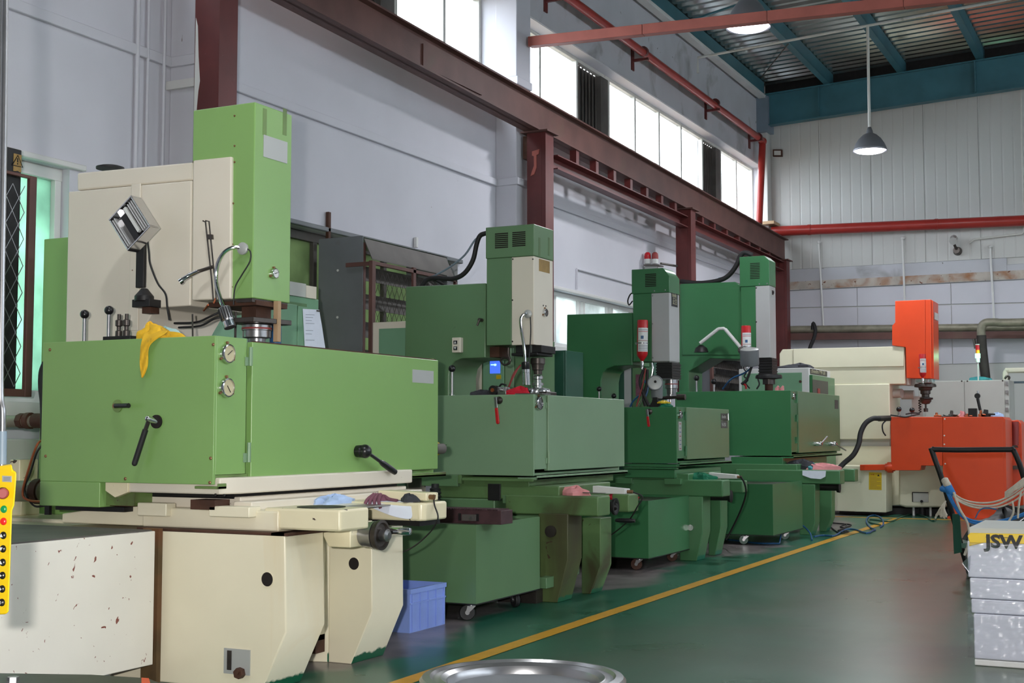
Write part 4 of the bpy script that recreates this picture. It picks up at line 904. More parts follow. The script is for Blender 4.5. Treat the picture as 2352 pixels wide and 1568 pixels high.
# ================================================================== pieces shared by the three green machines behind
def leg_px(parent, Y0, pxL, pxC, pxR, pyT, pyK, bot, m, zt=None):
    c = at(pxC, pyT, y=Y0); k = at(pxC, pyK, y=Y0); l = at(pxL, pyT, y=Y0)
    b = at(bot[0], bot[1], y=Y0); sl_ = (k.x-b.x)/max(.01, k.z-b.z); xb = k.x-sl_*k.z
    y1 = at(pxR, pyT, x=c.x).y; z_ = c.z if zt is None else zt
    return part('leg', MB().xz([(l.x, z_), (c.x, z_), (k.x, k.z), (xb, 0), (l.x, 0)], Y0, y1), m, parent, bevel=.008)
def arm_px(parent, Y0, pxL, pxC, pxR, py0, py1, m):
    c0 = at(pxC, py0, y=Y0); c1 = at(pxC, py1, y=Y0); l = at(pxL, py0, y=Y0); y1 = at(pxR, py0, x=c0.x).y
    return part('arm', MB().prism([(l.x, Y0, c1.z), (c0.x, Y0, c1.z), (c0.x, y1, c1.z), (l.x, y1, c1.z)], (0, 0, c0.z-c1.z)), m, parent, bevel=.012)
def tank_px(parent, X, pxL, pxC, pyT, pyB, pxD, pxR, m, mdoor, foot=None):
    """open work tank: side panel towards the camera, hinged door towards the aisle"""
    # corner depth from the tank's bottom corner, side panel back to pxL, door from pxD to pxR
    Y0 = at(pxC, pyB, x=X).y; zb = at(pxC, pyB, y=Y0).z; zt = at(pxC, pyT, y=Y0).z
    xl = at(pxL, (pyT+pyB)/2, y=Y0).x; d0 = at(pxD, pyT, x=X).y; d1 = at(pxR, pyT, x=X).y
    t = part('tank', MB().box(xl, X, Y0, Y0+.02, zb, zt).box(xl, xl+.02, Y0+.021, d1-.021, zb+.021, zt).box(xl, X-.04, d1-.02, d1, zb, zt).box(xl, X-.04, Y0+.021, d1-.021, zb, zb+.02), m, parent, bevel=.004)
    part('tank_front_strip', MB().box(X-.03, X-.001, Y0+.021, d0-.012, zb+.05, zt), m, t, bevel=.002)
    part('tank_liquid_floor', MB().box(xl+.02, X-.04, Y0+.02, d1-.02, zt-.15, zt-.14), 'steel_dark', parent)
    d = part('tank_door', MB().box(X-.03, X+.012, d0, d1, zb+.035, zt), mdoor, t, bevel=.005)
    part('drip_tray', MB().box(X-.14, X+.03, Y0, d1+.03, zb-.03, zb-.012).box(X+.022, X+.03, Y0, d1+.03, zb-.03, zb), m, parent, bevel=.002)
    return t, d, Y0, zb, zt, xl, d1
def vents(parent, Y0, px0, py0, px1, py1, n, skew=0):
    for i in range(n):
        t_ = (i+.5)/n; pa = at(px0, py0+(py1-py0)*t_, y=Y0); pb = at(px1, py0+skew+(py1-py0)*t_, y=Y0)
        part('vent_slot', MB().box(pa.x, pb.x, Y0-.003, Y0+.002, (pa.z+pb.z)/2-.005, (pa.z+pb.z)/2+.005), 'dark_hole', parent)
def caster(parent, x, y, z_top, r=.055, ang=.5, wheel='rubber', m='steel'):
    u = Vector((math.cos(ang), math.sin(ang), 0)); v = Vector((-u.y, u.x, 0)); o_ = .03
    c = Vector((x, y, r)) - u*o_
    cs = part('caster', MB().cyl((x, y, z_top), (x, y, z_top-.012), .032, n=16).prism([Vector((x, y, z_top-.012))+u*.03+v*.022, Vector((x, y, z_top-.012))-u*.03+v*.022, c-u*.012+v*.022, c+u*.012+v*.022], v*.004).prism([Vector((x, y, z_top-.012))+u*.03-v*.026, Vector((x, y, z_top-.012))-u*.03-v*.026, c-u*.012-v*.026, c+u*.012-v*.026], v*.004), m, parent)
    part('caster_wheel', MB().lathe([(r*.92, -.017), (r, -.010), (r, .010), (r*.92, .017)], c, v, 26), wheel, cs)
    part('wheel_hub', MB().lathe([(.016, -.024), (.016, .024)], c, v, 12), 'steel', cs)
    part('caster_plate', MB().box(x-.045, x+.045, y-.045, y+.045, z_top, z_top+.006), 'iron_black', cs)
def oil_cart(label, x0, x1, y0, y1, z0, z1, m, casters, wheel='rubber'):
    t = thing('oil_cart', label, 'cart', ((x0+x1)/2, (y0+y1)/2, 0), 'wheeled oil reservoirs beside the machines')
    th = .006
    part('reservoir', MB().box(x0, x1, y0, y0+th, z0, z1).box(x0, x1, y1-th, y1, z0, z1).box(x0, x0+th, y0+th, y1-th, z0, z1).box(x1-th, x1, y0+th, y1-th, z0, z1).box(x0+th, x1-th, y0+th, y1-th, z0, z0+th), m, t)
    part('reservoir_lid', MB().box(x0+th, x1-th, y0+th, y1-th, z1-.03, z1-.02), 'steel_dark', t)
    part('bottom_rim', MB().box(x0-.003, x1+.003, y0-.003, y1+.003, z0-.006, z0+.002), 'iron_black', t)
    for (cx_, cy_, a_) in casters: caster(t, cx_, cy_, z0-.012, wheel=wheel, ang=a_)
    return t
def extinguisher(px, py0, py1, Y0, r, lab, lean=.0):
    a = at(px, py0, y=Y0); b = at(px, py1, y=Y0); h = a.z-b.z
    t = thing('fire_extinguisher', lab, 'extinguisher', (b.x, Y0, b.z), 'hanging fire extinguisher bottles')
    base = Vector((b.x, Y0, b.z)); ax = Vector((lean, 0, 1)).normalized()
    part('cylinder', MB().lathe([(.018, -.012), (.022, 0), (.03, .012), (r*.8, .03), (r, .055), (r, h-.012), (r*.93, h), (.012, h+.003)], base, ax, 28), 'red_plastic', t)
    mb = MB(); n = 10
    L_ = part('paper_label', MB().add(*sleeve(base, ax, r+.0015, h*.20, h*.80, -2.1, .15, 12)), 'sticker_white', t)
    for k, (z0_, a0, a1, m) in enumerate(((.74, -2.0, 0, 'ink'), (.70, -2.0, 0, 'red_plastic'), (.47, -2.0, 0, 'red_dull'), (.35, -1.9, 0, 'ink'), (.31, -1.9, 0, 'ink'), (.27, -1.9, 0, 'ink'), (.23, -1.9, -.2, 'ink'))):
        part('label_line', MB().add(*sleeve(base, ax, r+.0025, h*z0_, h*(z0_+.012), a0, a1, 10)), m, L_)
    part('label_mark', MB().add(*sleeve(base, ax, r+.0025, h*.52, h*.60, -1.5, -1.0, 5)), 'hose_blue', L_)
    part('strap', MB().lathe([(r+.004, h*.40), (r+.004, h*.43)], base, ax, 28, cap=False).box(base.x-r-.016, base.x-r+.002, Y0-.012, Y0+.04, b.z+h*.39, b.z+h*.44), 'steel', t)
    part('valve', MB().lathe([(.012, -.11), (.016, -.1), (.013, -.075), (.018, -.07), (.018, -.03), (.013, -.012)], base, ax, 16), 'chrome', t)
    return t
def sleeve(base, ax, r, h0, h1, a0, a1, n):
    u = Vector((1, 0, 0)); u = (u-ax*u.dot(ax)).normalized(); v = ax.cross(u); vs = []
    for h in (h0, h1):
        for k in range(n+1):
            a = a0+(a1-a0)*k/n; vs.append(base+ax*h+(u*math.cos(a)+v*math.sin(a))*r)
    return vs, [(k, k+1, n+1+k+1, n+1+k) for k in range(n)]

# ================================================================== CART of machine 1 (cream) and of machine 2
t = thing('oil_cart', 'scuffed cream oil cart in the near left corner beside the cream base', 'cart', (-5.4, 4.4, 0), 'wheeled oil reservoirs beside the machines')
part('reservoir', MB().box(-6.1, -4.80, 3.35, 5.44, .10, .79), 'cream_scuffed', t, bevel=.004)
part('reservoir_lid', MB().box(-6.08, -4.815, 3.37, 5.43, .79, .797), 'louver_dark', t)
for cx_, cy_ in ((-4.9, 5.2), (-5.9, 5.2), (-4.9, 3.5), (-5.9, 3.5)): caster(t, cx_, cy_, .09, .042)
c2 = oil_cart('green oil cart on casters in front of the second machine', -5.6, -4.35, 8.17, 9.2, .125, .668, 'green_mid', [(-4.44, 8.27, .6), (-4.5, 9.05, 2.5), (-5.5, 8.27, 1), (-5.5, 9.1, 1)])
t = thing('rail_block', 'dark maroon ribbed steel block lying on top of the near green cart', 'block', (-4.7, 8.27, .668))
a = at(1154, 1180, y=8.26)
part('block_body', MB().box(-5.5, a.x, 8.24, 8.42, .67, .765), 'bellows_maroon', t, bevel=.003)
mb = MB(); xx = -5.48
while xx < a.x-.01: mb.box(xx, xx+.009, 8.235, 8.40, .765, .775); xx += .02
part('rib', mb, 'bellows_maroon', t, kind='stuff')
for px_ in (1056, 1097): q = at(px_, 1185, y=8.24); part('black_slot', MB().box(q.x-.01, q.x+.01, 8.236, 8.25, .69, .74), 'iron_black', t)
q0, q1 = at(1061, 1180, y=8.23), at(1093, 1192, y=8.23); pl = part('end_plate', MB().box(q0.x, q1.x, 8.225, 8.24, .69, .735), 'louver_dark', t, bevel=.002)
part('plate_screw', MB().cyl(((q0.x+q1.x)/2+.02, 8.226, .712), ((q0.x+q1.x)/2+.02, 8.215, .712), .012), 'steel', pl)
# blue crate between the machines
a = at(938, 1420, z=0); 
t = thing('plastic_crate', 'blue plastic crate on the floor between the first two machines', 'crate', (-4.75, 7.9, 0))
cx0 = at(892, 1436, z=0); xr_ = at(941, 1418, y=7.55).x; yy0 = 7.55
zc = at(921, 1352, y=yy0).z
mb = MB().box(xr_-.34, xr_, yy0, yy0+.008, 0, zc).box(xr_-.34, xr_, yy0+.46, yy0+.468, 0, zc).box(xr_-.008, xr_, yy0+.008, yy0+.46, 0, zc).box(xr_-.34, xr_-.332, yy0+.008, yy0+.46, 0, zc).box(xr_-.332, xr_-.008, yy0+.008, yy0+.46, 0, .008)
part('crate_body', mb, 'blue_plastic', t)
mb = MB().box(xr_-.35, xr_+.012, yy0-.012, yy0, zc-.03, zc).box(xr_, xr_+.012, yy0, yy0+.468, zc-.03, zc).box(xr_, xr_+.008, yy0, yy0+.468, zc-.1, zc-.09)
for k in range(5): mb.box(xr_, xr_+.010, yy0+.02+k*.105, yy0+.032+k*.105, .01, zc-.03)
part('crate_ribs', mb, 'blue_plastic', t)

# ================================================================== MACHINE 2, green with cream head
m2 = thing('spark_erosion_machine', 'mid green spark erosion machine with a cream front on its head, second in the row', 'machine', (-4.9, 10, 0), 'spark erosion machines in a row')
G2 = 'green_mid_grimy'
part('base', MB().box(-5.96, -4.5, 9.75, 10.3, .12, .78).box(-5.96, -4.85, 9.42, 10.5, 0, .78), 'green_mid', m2, bevel=.01)
l = leg_px(m2, 9.40, 1236, 1305, 1337, 1180, 1285, (1280, 1386), 'green_mid_rusty')
leg_px(m2, 10.02, 1335, 1380, 1405, 1190, 1300, (1358, 1360), G2)
q = at(1265, 1220, y=9.39); part('plug', MB().cyl((q.x, 9.40, q.z), (q.x, 9.375, q.z), .045, n=20), 'steel_dark', l)
part('junction_stub', MB().box(at(1240, 1330, y=9.3).x, at(1260, 1330, y=9.3).x, 9.26, 9.4, at(1250, 1350, y=9.3).z, at(1250, 1325, y=9.3).z), 'green_mid', m2, bevel=.004)
part('foot_block', MB().box(-4.75, -4.42, 9.28, 9.40, .0, .12), 'steel_dark', m2)
part('saddle', MB().box(-5.4, -4.3, 9.45, 10.5, .78, .89), G2, m2, bevel=.01)
arm_px(m2, 9.42, 1160, 1374, 1402, 1140, 1186, G2)
arm_px(m2, 10.10, 1405, 1445, 1467, 1135, 1176, G2)
p = at(1405, 1163, y=9.9)
hw = part('handwheel', MB().lathe([(.02, 0), (.06, .004), (.068, .012), (.068, .03), (.05, .032), (.03, .02), (.02, .04)], (p.x, 9.92, p.z), (1, 0, 0), 28), 'iron_black', m2)
part('drum', MB().cyl((p.x-.16, 9.92, p.z), (p.x, 9.92, p.z), .045, n=22), 'iron_black', hw)
part('crank_handle', MB().lathe([(.012, 0), (.018, .03), (.02, .12), (.014, .16)], (p.x+.02, 9.93, p.z-.11), (1, .1, 0), 14), 'black_plastic', hw)
part('table', MB().box(-5.2, -4.56, 9.45, 11.2, .875, .955), G2, m2, bevel=.006)
t2, d2, TY2, zb2, zt2, xl2, ye2 = tank_px(m2, -4.5, 950, 1226, 905, 1093, 1257, 1431, 'green_mid_pale', 'green_mid_pale')
part('tank_foot', MB().box(at(968, 1100, y=TY2).x, at(1051, 1100, y=TY2).x, TY2, TY2+.4, at(1000, 1116, y=TY2).z, zb2), 'green_mid', m2, bevel=.004)
part('tank_rim', MB().box(at(1062, 1100, y=TY2).x, -4.5, TY2-.012, TY2+.05, zb2-.045, zb2-.022).box(at(1052, 1100, y=TY2).x, at(1060, 1100, y=TY2).x, TY2-.004, TY2+.2, zb2-.07, zb2), G2, m2, bevel=.003)
part('under_block', MB().box(-5.3, -4.62, TY2+.06, 10.9, .955, zb2-.03), G2, m2)  # grimy green block filling the gap between table and tank
hinge(d2, 1256, 908, 938, -4.5, 'green_mid_pale', .03); hinge(d2, 1257, 1036, 1064, -4.5, 'green_mid_pale', .03)
gauge(t2, 1236, 926, -4.5, .055, 'steel', -.5)
lever_valve(t2, 1147, 919, TY2, .20)
q = at(1121, 1131, y=9.2); part('limit_plate', MB().box(q.x-.055, q.x+.055, 9.30, 9.312, q.z-.065, q.z+.065), 'iron_black', m2, bevel=.003)
q = at(1168, 1146, y=9.43); part('cover_plate', MB().box(q.x-.06, q.x+.06, 9.445, 9.452, q.z-.035, q.z+.03), 'green_mid', m2, bevel=.003)
q = at(985, 1132, y=9.2); part('rubber_boot', MB().lathe([(.05, 0), (.05, .012), (.04, .018), (.05, .03), (.04, .045), (.05, .06), (.04, .075), (.05, .09), (.04, .105), (.045, .12), (.03, .13), (.03, .16)], (q.x, 9.3, q.z-.09), (0, 0, 1), 18), 'rubber', m2)
CY2 = 9.92
thr = [(1115, 821), (1060, 823), (1045, 829), (1035, 842), (1031, 862), (1031, 1100)]
part('column', MB().prism([at(a_, b_, y=CY2) for a_, b_ in [(925, 1100), (932, 658), (1116, 650)]+thr], (0, .50, 0)), 'green_mid', m2, bevel=.008)
X0, XF = at(1117, 600, y=CY2-.03).x, at(1226, 600, y=CY2-.03).x; XM = at(1175, 600, y=CY2-.03).x
YH = CY2-.03; yh1 = at(1270, 600, x=XF).y
z0_, z1_, z2_ = at(1226, 791, y=YH).z, at(1226, 587, y=YH).z, at(1226, 514, y=YH).z
hh = part('head', MB().box(X0, XM-.002, YH+.004, yh1, z0_+.004, z1_), 'green_mid', m2, bevel=.005)
part('head_front', MB().box(XM, XF, YH, yh1, z0_, z1_-.002), 'cream', hh, bevel=.005)
cp = part('head_cap', MB().box(X0-.005, XF+.004, YH-.004, yh1+.004, z1_, z2_), 'green_mid', hh, bevel=.006)
vents(cp, YH-.004, 1137, 535, 1167, 571, 8, -1.5); vents(cp, YH-.004, 1177, 532, 1207, 567, 8, -1.5)
for a_, b_ in ((1237, 1241), (1259, 1263)):
    qa, qb = at(a_, 545, x=XF+.004), at(b_, 588, x=XF+.004); part('glue_mark', MB().box(XF+.004, XF+.006, qa.y, qb.y, qb.z, qa.z), 'green_mid_grimy', cp)
qa, qb = at(1238, 594, x=XF), at(1262, 628, x=XF); part('tape_patch', MB().box(XF, XF+.003, qa.y, qb.y, qb.z, qa.z), 'tape_brown', hh)
bolts(hh, [(1178, 595), (1177, 689), (1177, 784), (1224, 595)], y=YH, r=.007, m='steel_dark')
gauge(hh, 1250, 718, XF, .035, 'louver_dark', .3)
q = at(1250, 702, x=XF)
for dy in (-.02, .03): part('screw_hole', MB().cyl((XF, q.y+dy, q.z), (XF+.003, q.y+dy, q.z), .007, n=8), 'dark_hole', hh)
# switch box
qa, qb = at(1045, 776, y=CY2), at(1062, 810, y=CY2)
sw = part('switch_box', MB().box(qa.x, qb.x+.01, CY2-.055, CY2, qb.z, qa.z), 'cream', m2, bevel=.006)
qm = (qa.x+qb.x)/2; hz_ = (qa.z+qb.z)/2
for s_, dz in (('▲', .022), ('▼', -.028)):
    bq = part('switch_button', MB().box(qm-.018, qm+.018, CY2-.062, CY2-.055, hz_+dz-.016, hz_+dz+.016), 'label_dark', sw, bevel=.002)
    writing('button_arrow', s_, .026, MATS['sticker_white'], sw, (qm, CY2-.0635, hz_+dz-.009), (1, 0, 0), (0, 0, 1), align='CENTER')
q = at(1107, 735, y=CY2); part('vent_tap', MB().cyl((q.x, CY2, q.z), (q.x, CY2-.05, q.z), .016, n=12).tube([(q.x, CY2-.045, q.z), (q.x-.02, CY2-.05, q.z-.05)], .009, 8, 1), 'steel_dark', m2)
part('power_hose', MB().tube([at(1118, 535, y=10.1), at(1103, 541, y=10.1), at(1095, 560, y=10.1), at(1086, 598, y=10.1), at(1066, 628, y=10.1), at(1040, 640, y=10.1), at(1010, 638, y=10.1), at(985, 640, y=10.1), at(972, 652, y=10.1), at(968, 660, y=10.1)], .021, 10), 'rubber', m2)
part('thin_hose', MB().tube([at(1112, 540, y=10.15), at(1092, 550, y=10.15), at(1068, 585, y=10.15), at(1035, 612, y=10.15), at(1000, 632, y=10.15), at(980, 640, y=10.15), at(970, 654, y=10.15)], .009, 8), 'steel_greyblue', m2)
part('hose_clip', MB().tube([at(975, 652, y=10.2), at(984, 640, y=10.2), at(1000, 642, y=10.2), at(1020, 655, y=10.2)], .012, 6), 'rubber', m2)
gn = part('gooseneck_lamp_mount', MB().cyl(at(1213, 721, y=YH), at(1213, 721, y=YH-.012), .028, n=22), 'white_paint', m2)
gooseneck(gn, [at(1212, 721, y=YH-.02), at(1204, 721, y=YH-.06), at(1196, 733, y=YH-.1), at(1198, 762, y=YH-.12), at(1204, 800, y=YH-.12), at(1206, 832, y=YH-.12)], .012, at(1213, 721, y=YH-.012), at(1207, 830, y=YH-.12), at(1208, 856, y=YH-.12), .034, black=True)
part('lamp_reflector', MB().cyl(at(1208, 856, y=YH-.12), at(1209, 884, y=YH-.12), .033, n=22), 'chrome', gn)
part('lamp_cord', MB().tube([at(1218, 724, y=YH-.01), at(1219, 760, y=YH-.01), at(1217, 800, y=YH-.01), at(1214, 832, y=YH-.05)], .005, 6), 'rubber', gn)
cx_, cy_ = at(1228, 850, y=10.08).x, 10.08
def zz(py): return at(1228, py, y=10.08).z
part('quill_block', MB().box(cx_-.11, cx_+.13, cy_-.14, cy_+.14, zz(812), z0_-.002).box(cx_-.14, cx_+.10, cy_-.16, cy_+.15, zz(818), zz(812)), 'iron_black', hh, bevel=.004)
part('quill_frame', MB().box(cx_-.12, cx_+.04, cy_-.150, cy_-.14, zz(817), zz(812)).box(cx_+.035, cx_+.045, cy_-.150, cy_-.14, zz(817), z0_), 'steel', hh)
part('chuck', MB().lathe([(.055, 0), (.062, -.005), (.062, -.05), (.055, -.055), (.05, -.09), (.05, -.10), (.038, -.105), (.036, -.14)], (cx_+.03, cy_, zz(822)), (0, 0, 1), 26), 'steel_dark', hh)
part('electrode_holder', MB().lathe([(.036, 0), (.045, -.01), (.045, -.03), (.03, -.035), (.03, -.06), (.05, -.065), (.05, -.085), (.035, -.09), (.035, -.10), (.10, -.115), (.115, -.14), (.115, -.17), (.08, -.185), (.07, -.22)], (cx_+.03, cy_, zz(862)), (0, 0, 1), 30), 'stainless', hh)
part('electrode_clamp', MB().cyl((cx_-.02, cy_-.11, zz(895)), (cx_-.02, cy_-.15, zz(895)), .02, n=12).box(cx_-.05, cx_+.16, cy_-.1, cy_+.1, zt2-.02, zt2+.04), 'steel_dark', hh, bevel=.008)
part('signal_cables', MB().tube([at(1196, 838, y=10.05), at(1180, 858, y=10.0), at(1172, 880, y=10.0), at(1165, 900, y=9.95)], .008, 6).tube([at(1192, 842, y=10.0), at(1178, 868, y=9.95), at(1168, 888, y=9.95)], .006, 6), 'red_dull', hh)
part('hose_coil', MB().tube([at(1168, 798, y=9.95), at(1168, 815, y=9.95), at(1172, 828, y=9.95), at(1160, 838, y=9.95), at(1150, 830, y=9.95), at(1155, 822, y=9.95), at(1168, 824, y=9.95), at(1170, 834, y=9.95), at(1158, 838, y=9.95)], .009, 8), 'steel_dark', hh)
part('servo_box', MB().box(at(1122, 800, y=10.0).x, at(1147, 800, y=10.0).x, 10.0, 10.2, at(1130, 820, y=10.).z, z0_), 'rust_brown', hh)
p = at(1038, 905, y=9.55); ball_lever(m2, p.x, 9.55, zt2-.02, .245, r=.03, rr=.011)
# rags and parts on tank 2
q = at(1192, 898, y=9.55); heap('cleaning_rag', 'rag_red', (q.x, 9.55, zt2), .10, .05, .075, 41, 'bright red rag crumpled on the second tank below the chuck', 'rag')
q = at(1110, 898, y=9.55); heap('cleaning_rag', 'rag_dark', (q.x, 9.53, zt2), .11, .05, .05, 42, 'dark grey rag lying on the edge of the second tank', 'rag')
q = at(1147, 895, y=9.5); t = thing('pump_motor', 'small grey metal fitting with black knob on the second tank', 'tool', (q.x, 9.52, zt2))
part('motor_body', MB().box(q.x-.02, q.x+.06, 9.5, 9.57, zt2, zt2+.065).cyl((q.x+.02, 9.5, zt2+.04), (q.x+.02, 9.47, zt2+.045), .014), 'steel', t, bevel=.005)
part('motor_knob', MB().cyl((q.x-.05, 9.54, zt2+.04), (q.x-.05, 9.48, zt2+.04), .038, n=22), 'iron_black', t)
part('knob_centre', MB().cyl((q.x-.05, 9.48, zt2+.04), (q.x-.05, 9.472, zt2+.04), .016, n=12), 'copper', t)
part('ring_hose', MB().tube([(q.x-.06, 9.6, zt2+.06), (q.x-.02, 9.58, zt2+.09), (q.x+.03, 9.56, zt2+.08)], .008, 6), 'rubber', t)
q0, q1 = at(1188, 901, y=9.5), at(1250, 905, y=9.5); t = tag(part('steel_plate', MB().box(q0.x, q1.x, 9.46, 9.62, zt2, zt2+.010), 'steel', loc=(q0.x, 9.5, zt2)), 'thin bright steel plate lying on the corner of the second tank', 'plate')
q = at(1325, 1137, y=9.6); heap('cleaning_rag', 'rag_pink', (q.x, 9.55, at(1374, 1140, y=9.42).z), .14, .07, .08, 43, 'pink rag crumpled on the arm of the second machine', 'rag')
zA = at(1374, 1140, y=9.42).z
def meas_bar(px0, py0, px1, py1, Y, zA, lab, m='white_paint'):
    a, b = at(px0, py0, y=Y), at(px1, py1, y=Y)
    t = thing('measuring_head', lab, 'tool', (a.x, Y, zA))
    part('bar', MB().prism([(a.x, Y, zA+.004), (b.x, Y, zA+.004), (b.x, Y, zA+.045), (a.x, Y, zA+.065)], (.01, .09, 0)), m, t, bevel=.004)
    part('bar_socket', MB().cyl((b.x, Y+.045, zA+.022), (b.x+.05, Y+.045, zA+.022), .014, n=10), 'brass', t); return t, b
t, b = meas_bar(1361, 1117, 1435, 1124, 9.8, zA, 'white metal bar lying across the arms of the second machine')
part('cable', MB().tube([(b.x+.05, 9.85, zA+.02), (b.x+.11, 9.9, zA-.02), at(1463, 1165, y=9.9), at(1448, 1190, y=9.95), at(1425, 1212, y=10.1), at(1404, 1228, y=10.3)], .006, 6), 'rubber', t)
tag(part('steel_rule', MB().prism([at(1338, 1130, y=9.5), at(1388, 1132, y=9.5), at(1388, 1133, y=9.5), at(1338, 1132, y=9.5)], (0, .03, 0)), 'steel', loc=(-4.2, 9.5, zA)), 'thin bright steel rod lying beside the pink rag', 'rod')

# ================================================================== MACHINE 3, dark green with grey head front
def label_plate_text(): pass
m3 = thing('spark_erosion_machine', 'dark green spark erosion machine with grey head front, third in the row', 'machine', (-4.9, 13.5, 0), 'spark erosion machines in a row')
D = 'green_dark'; DB = 'green_dark_base'
part('base', MB().box(-5.95, -4.7, 13.4, 14.0, .1, .78).box(-5.95, -5.0, 13.1, 14.2, 0, .78), DB, m3, bevel=.01)
leg_px(m3, 13.08, 1560, 1614, 1632, 1140, 1222, (1600, 1290), DB); leg_px(m3, 13.75, 1626, 1656, 1671, 1130, 1212, (1642, 1277), DB)
part('saddle', MB().box(-5.7, -4.5, 13.1, 14.2, .77, .885), DB, m3, bevel=.008)
arm_px(m3, 13.08, 1446, 1660, 1677, 1103, 1141, DB); arm_px(m3, 13.75, 1660, 1706, 1717, 1104, 1131, DB)
zA3 = at(1660, 1103, y=13.08).z
part('clamp_block', MB().box(at(1518, 0, y=13.05).x, at(1555, 0, y=13.05).x, 13.03, 13.1, zA3-.05, zA3+.01), DB, m3, bevel=.005); part('clamp_block', MB().box(at(1408, 0, y=13.05).x, at(1446, 0, y=13.05).x, 13.03, 13.1, zA3-.05, zA3+.01), DB, m3, bevel=.005)
q = at(1670, 1140, y=13.4); part('handwheel', MB().lathe([(.02, 0), (.06, .004), (.065, .03), (.03, .04)], (q.x, 13.45, q.z), (1, 0, 0), 24).cyl((q.x-.25, 13.45, q.z), (q.x, 13.45, q.z), .045), 'iron_black', m3)
q = at(1587, 1211, y=13.07); part('bore_plug', MB().cyl((q.x, 13.08, q.z), (q.x, 13.05, q.z), .03), 'stainless', m3)
part('table', MB().box(at(1435, 1090, y=13.05).x, -4.63, 13.05, 14.6, at(1548, 1098, y=13.05).z, at(1548, 1078, y=13.05).z), D, m3, bevel=.006)
t3, d3, TY3, zb3, zt3, xl3, ye3 = tank_px(m3, -4.6, 1431, 1555, 934, 1064, 1575, 1672, D, 'green_mid')
part('tank_rim', MB().box(xl3, -4.6, TY3-.01, TY3+.05, zb3-.06, zb3-.045).box(xl3, -4.6, TY3-.004, TY3+.3, zb3-.04, zb3-.01), D, m3, bevel=.003)
hinge(d3, 1573, 945, 965, -4.6, D, .03); hinge(d3, 1573, 1024, 1047, -4.6, D, .03)
gauge(t3, 1561, 953, -4.6, .042, 'steel', .2)
qa, qb = at(1558, 968, x=-4.6), at(1565, 1034, x=-4.6); sg = part('sight_scale', MB().box(-4.6, -4.595, qa.y, qb.y, qb.z, qa.z), 'label_silver', t3)
for k in range(7):
    zz_ = qa.z+(qb.z-qa.z)*(k+.5)/7; part('scale_mark', MB().box(-4.5955, -4.594, qa.y+.02, qb.y-.02, zz_-.006, zz_+.002), ['red_dull', 'ink', 'hose_blue'][k % 3], sg)
lever_valve(t3, 1492, 945, TY3, .17, r=.032)
qa, qb = at(1655.5, 949, x=-4.588), at(1670, 966, x=-4.588); qc = at(1670, 983, x=-4.588)
pl = part('name_plate', MB().box(-4.588, -4.584, qa.y, qb.y, (qb.z+.003), qa.z), 'louver_dark', d3); writing('plate_text', 'zheedm', .05, MATS['label_silver'], d3, (-4.583, qa.y+.02, (qa.z+qb.z)/2-.012), (0, 1, 0), (0, 0, 1), squash=1.0)
part('name_plate', MB().box(-4.588, -4.584, qa.y, qb.y, qc.z, (qb.z-.003)), 'louver_dark', d3); writing('plate_text', 'N-850', .06, MATS['label_silver'], d3, (-4.583, qa.y+.02, (qc.z+qb.z)/2-.022), (0, 1, 0), (0, 0, 1), squash=1.0)
part('door_catch', MB().tube([at(1670, 950, x=-4.58), at(1673, 950, x=-4.54), at(1673, 964, x=-4.54), at(1670, 964, x=-4.58)], .007, 6, 1), 'chrome', d3)
CY3 = 13.45
part('column', MB().prism([at(a_, b_, y=CY3) for a_, b_ in [(1300, 1100), (1302, 722), (1453, 718), (1453, 838), (1410, 840), (1394, 846), (1385, 856), (1381, 875), (1381, 1100)]], (0, .52, 0)), D, m3, bevel=.008)
part('column_plinth', MB().ypoly([(1300, 850), (1314, 850), (1314, 1100), (1300, 1100)], CY3-.02, CY3), D, m3)
def head34(parent, YH, pxA, pxM, pxC, pxF, cap, pyCap, pyMid, pyBot, vent, topcut):
    X0 = at(pxA, pyMid, y=YH).x; XM = at(pxM, pyMid, y=YH).x; XF = at(pxC, pyMid, y=YH).x; y1 = at(pxF, pyMid, x=XF).y
    zB, zM, zT = at(pxC, pyBot, y=YH).z, at(pxC, pyMid, y=YH).z, at(pxA+.5, pyCap, y=YH).z
    h = part('head', MB().box(X0, XM-.002, YH+.006, y1, zB+.004, zM), D, parent, bevel=.005)
    part('head_front', MB().box(XM, XF, YH, y1, zB, zM-.002), 'grey_head', h, bevel=.005)
    cx_ = at(topcut[0], pyCap, y=YH).x; cz = at(pxC, topcut[1], y=YH).z
    c = part('head_cap', MB().xz([(X0-.01, zM), (XF+.004, zM), (XF+.004, cz), (cx_, zT), (X0-.01, zT)], YH-.004, y1+.004), D, h, bevel=.006)
    vents(c, YH-.004, *vent)
    return h, X0, XM, XF, y1, zB, zM, zT
YH3 = CY3-.04
h3, X0, XM, XF, yh1, zB, zM, zT = head34(m3, YH3, 1453, 1496, 1537, 1560, None, 619, 671, 829, (1482, 628, 1507, 659, 8, -.5), (1523, 634))
bolts(h3, [(1499, 679), (1499, 743), (1500, 821)], y=YH3, r=.008, m='steel'); bolts(h3, [(1503, 668), (1528, 666)], y=YH3-.004, r=.008, m='steel')
qa, qb = at(1542, 672, x=XF), at(1556, 706, x=XF)
pl = part('maker_plate', MB().box(XF, XF+.003, qa.y, qb.y, qb.z, qa.z), 'label_dark', h3)
w_ = qb.y-qa.y
writing('plate_text', 'zheedm', .062, MATS['label_text'], h3, (XF+.004, qa.y+.012, qb.z+(qa.z-qb.z)*.72), (0, 1, 0), (0, 0, 1), squash=w_*.9/.24)
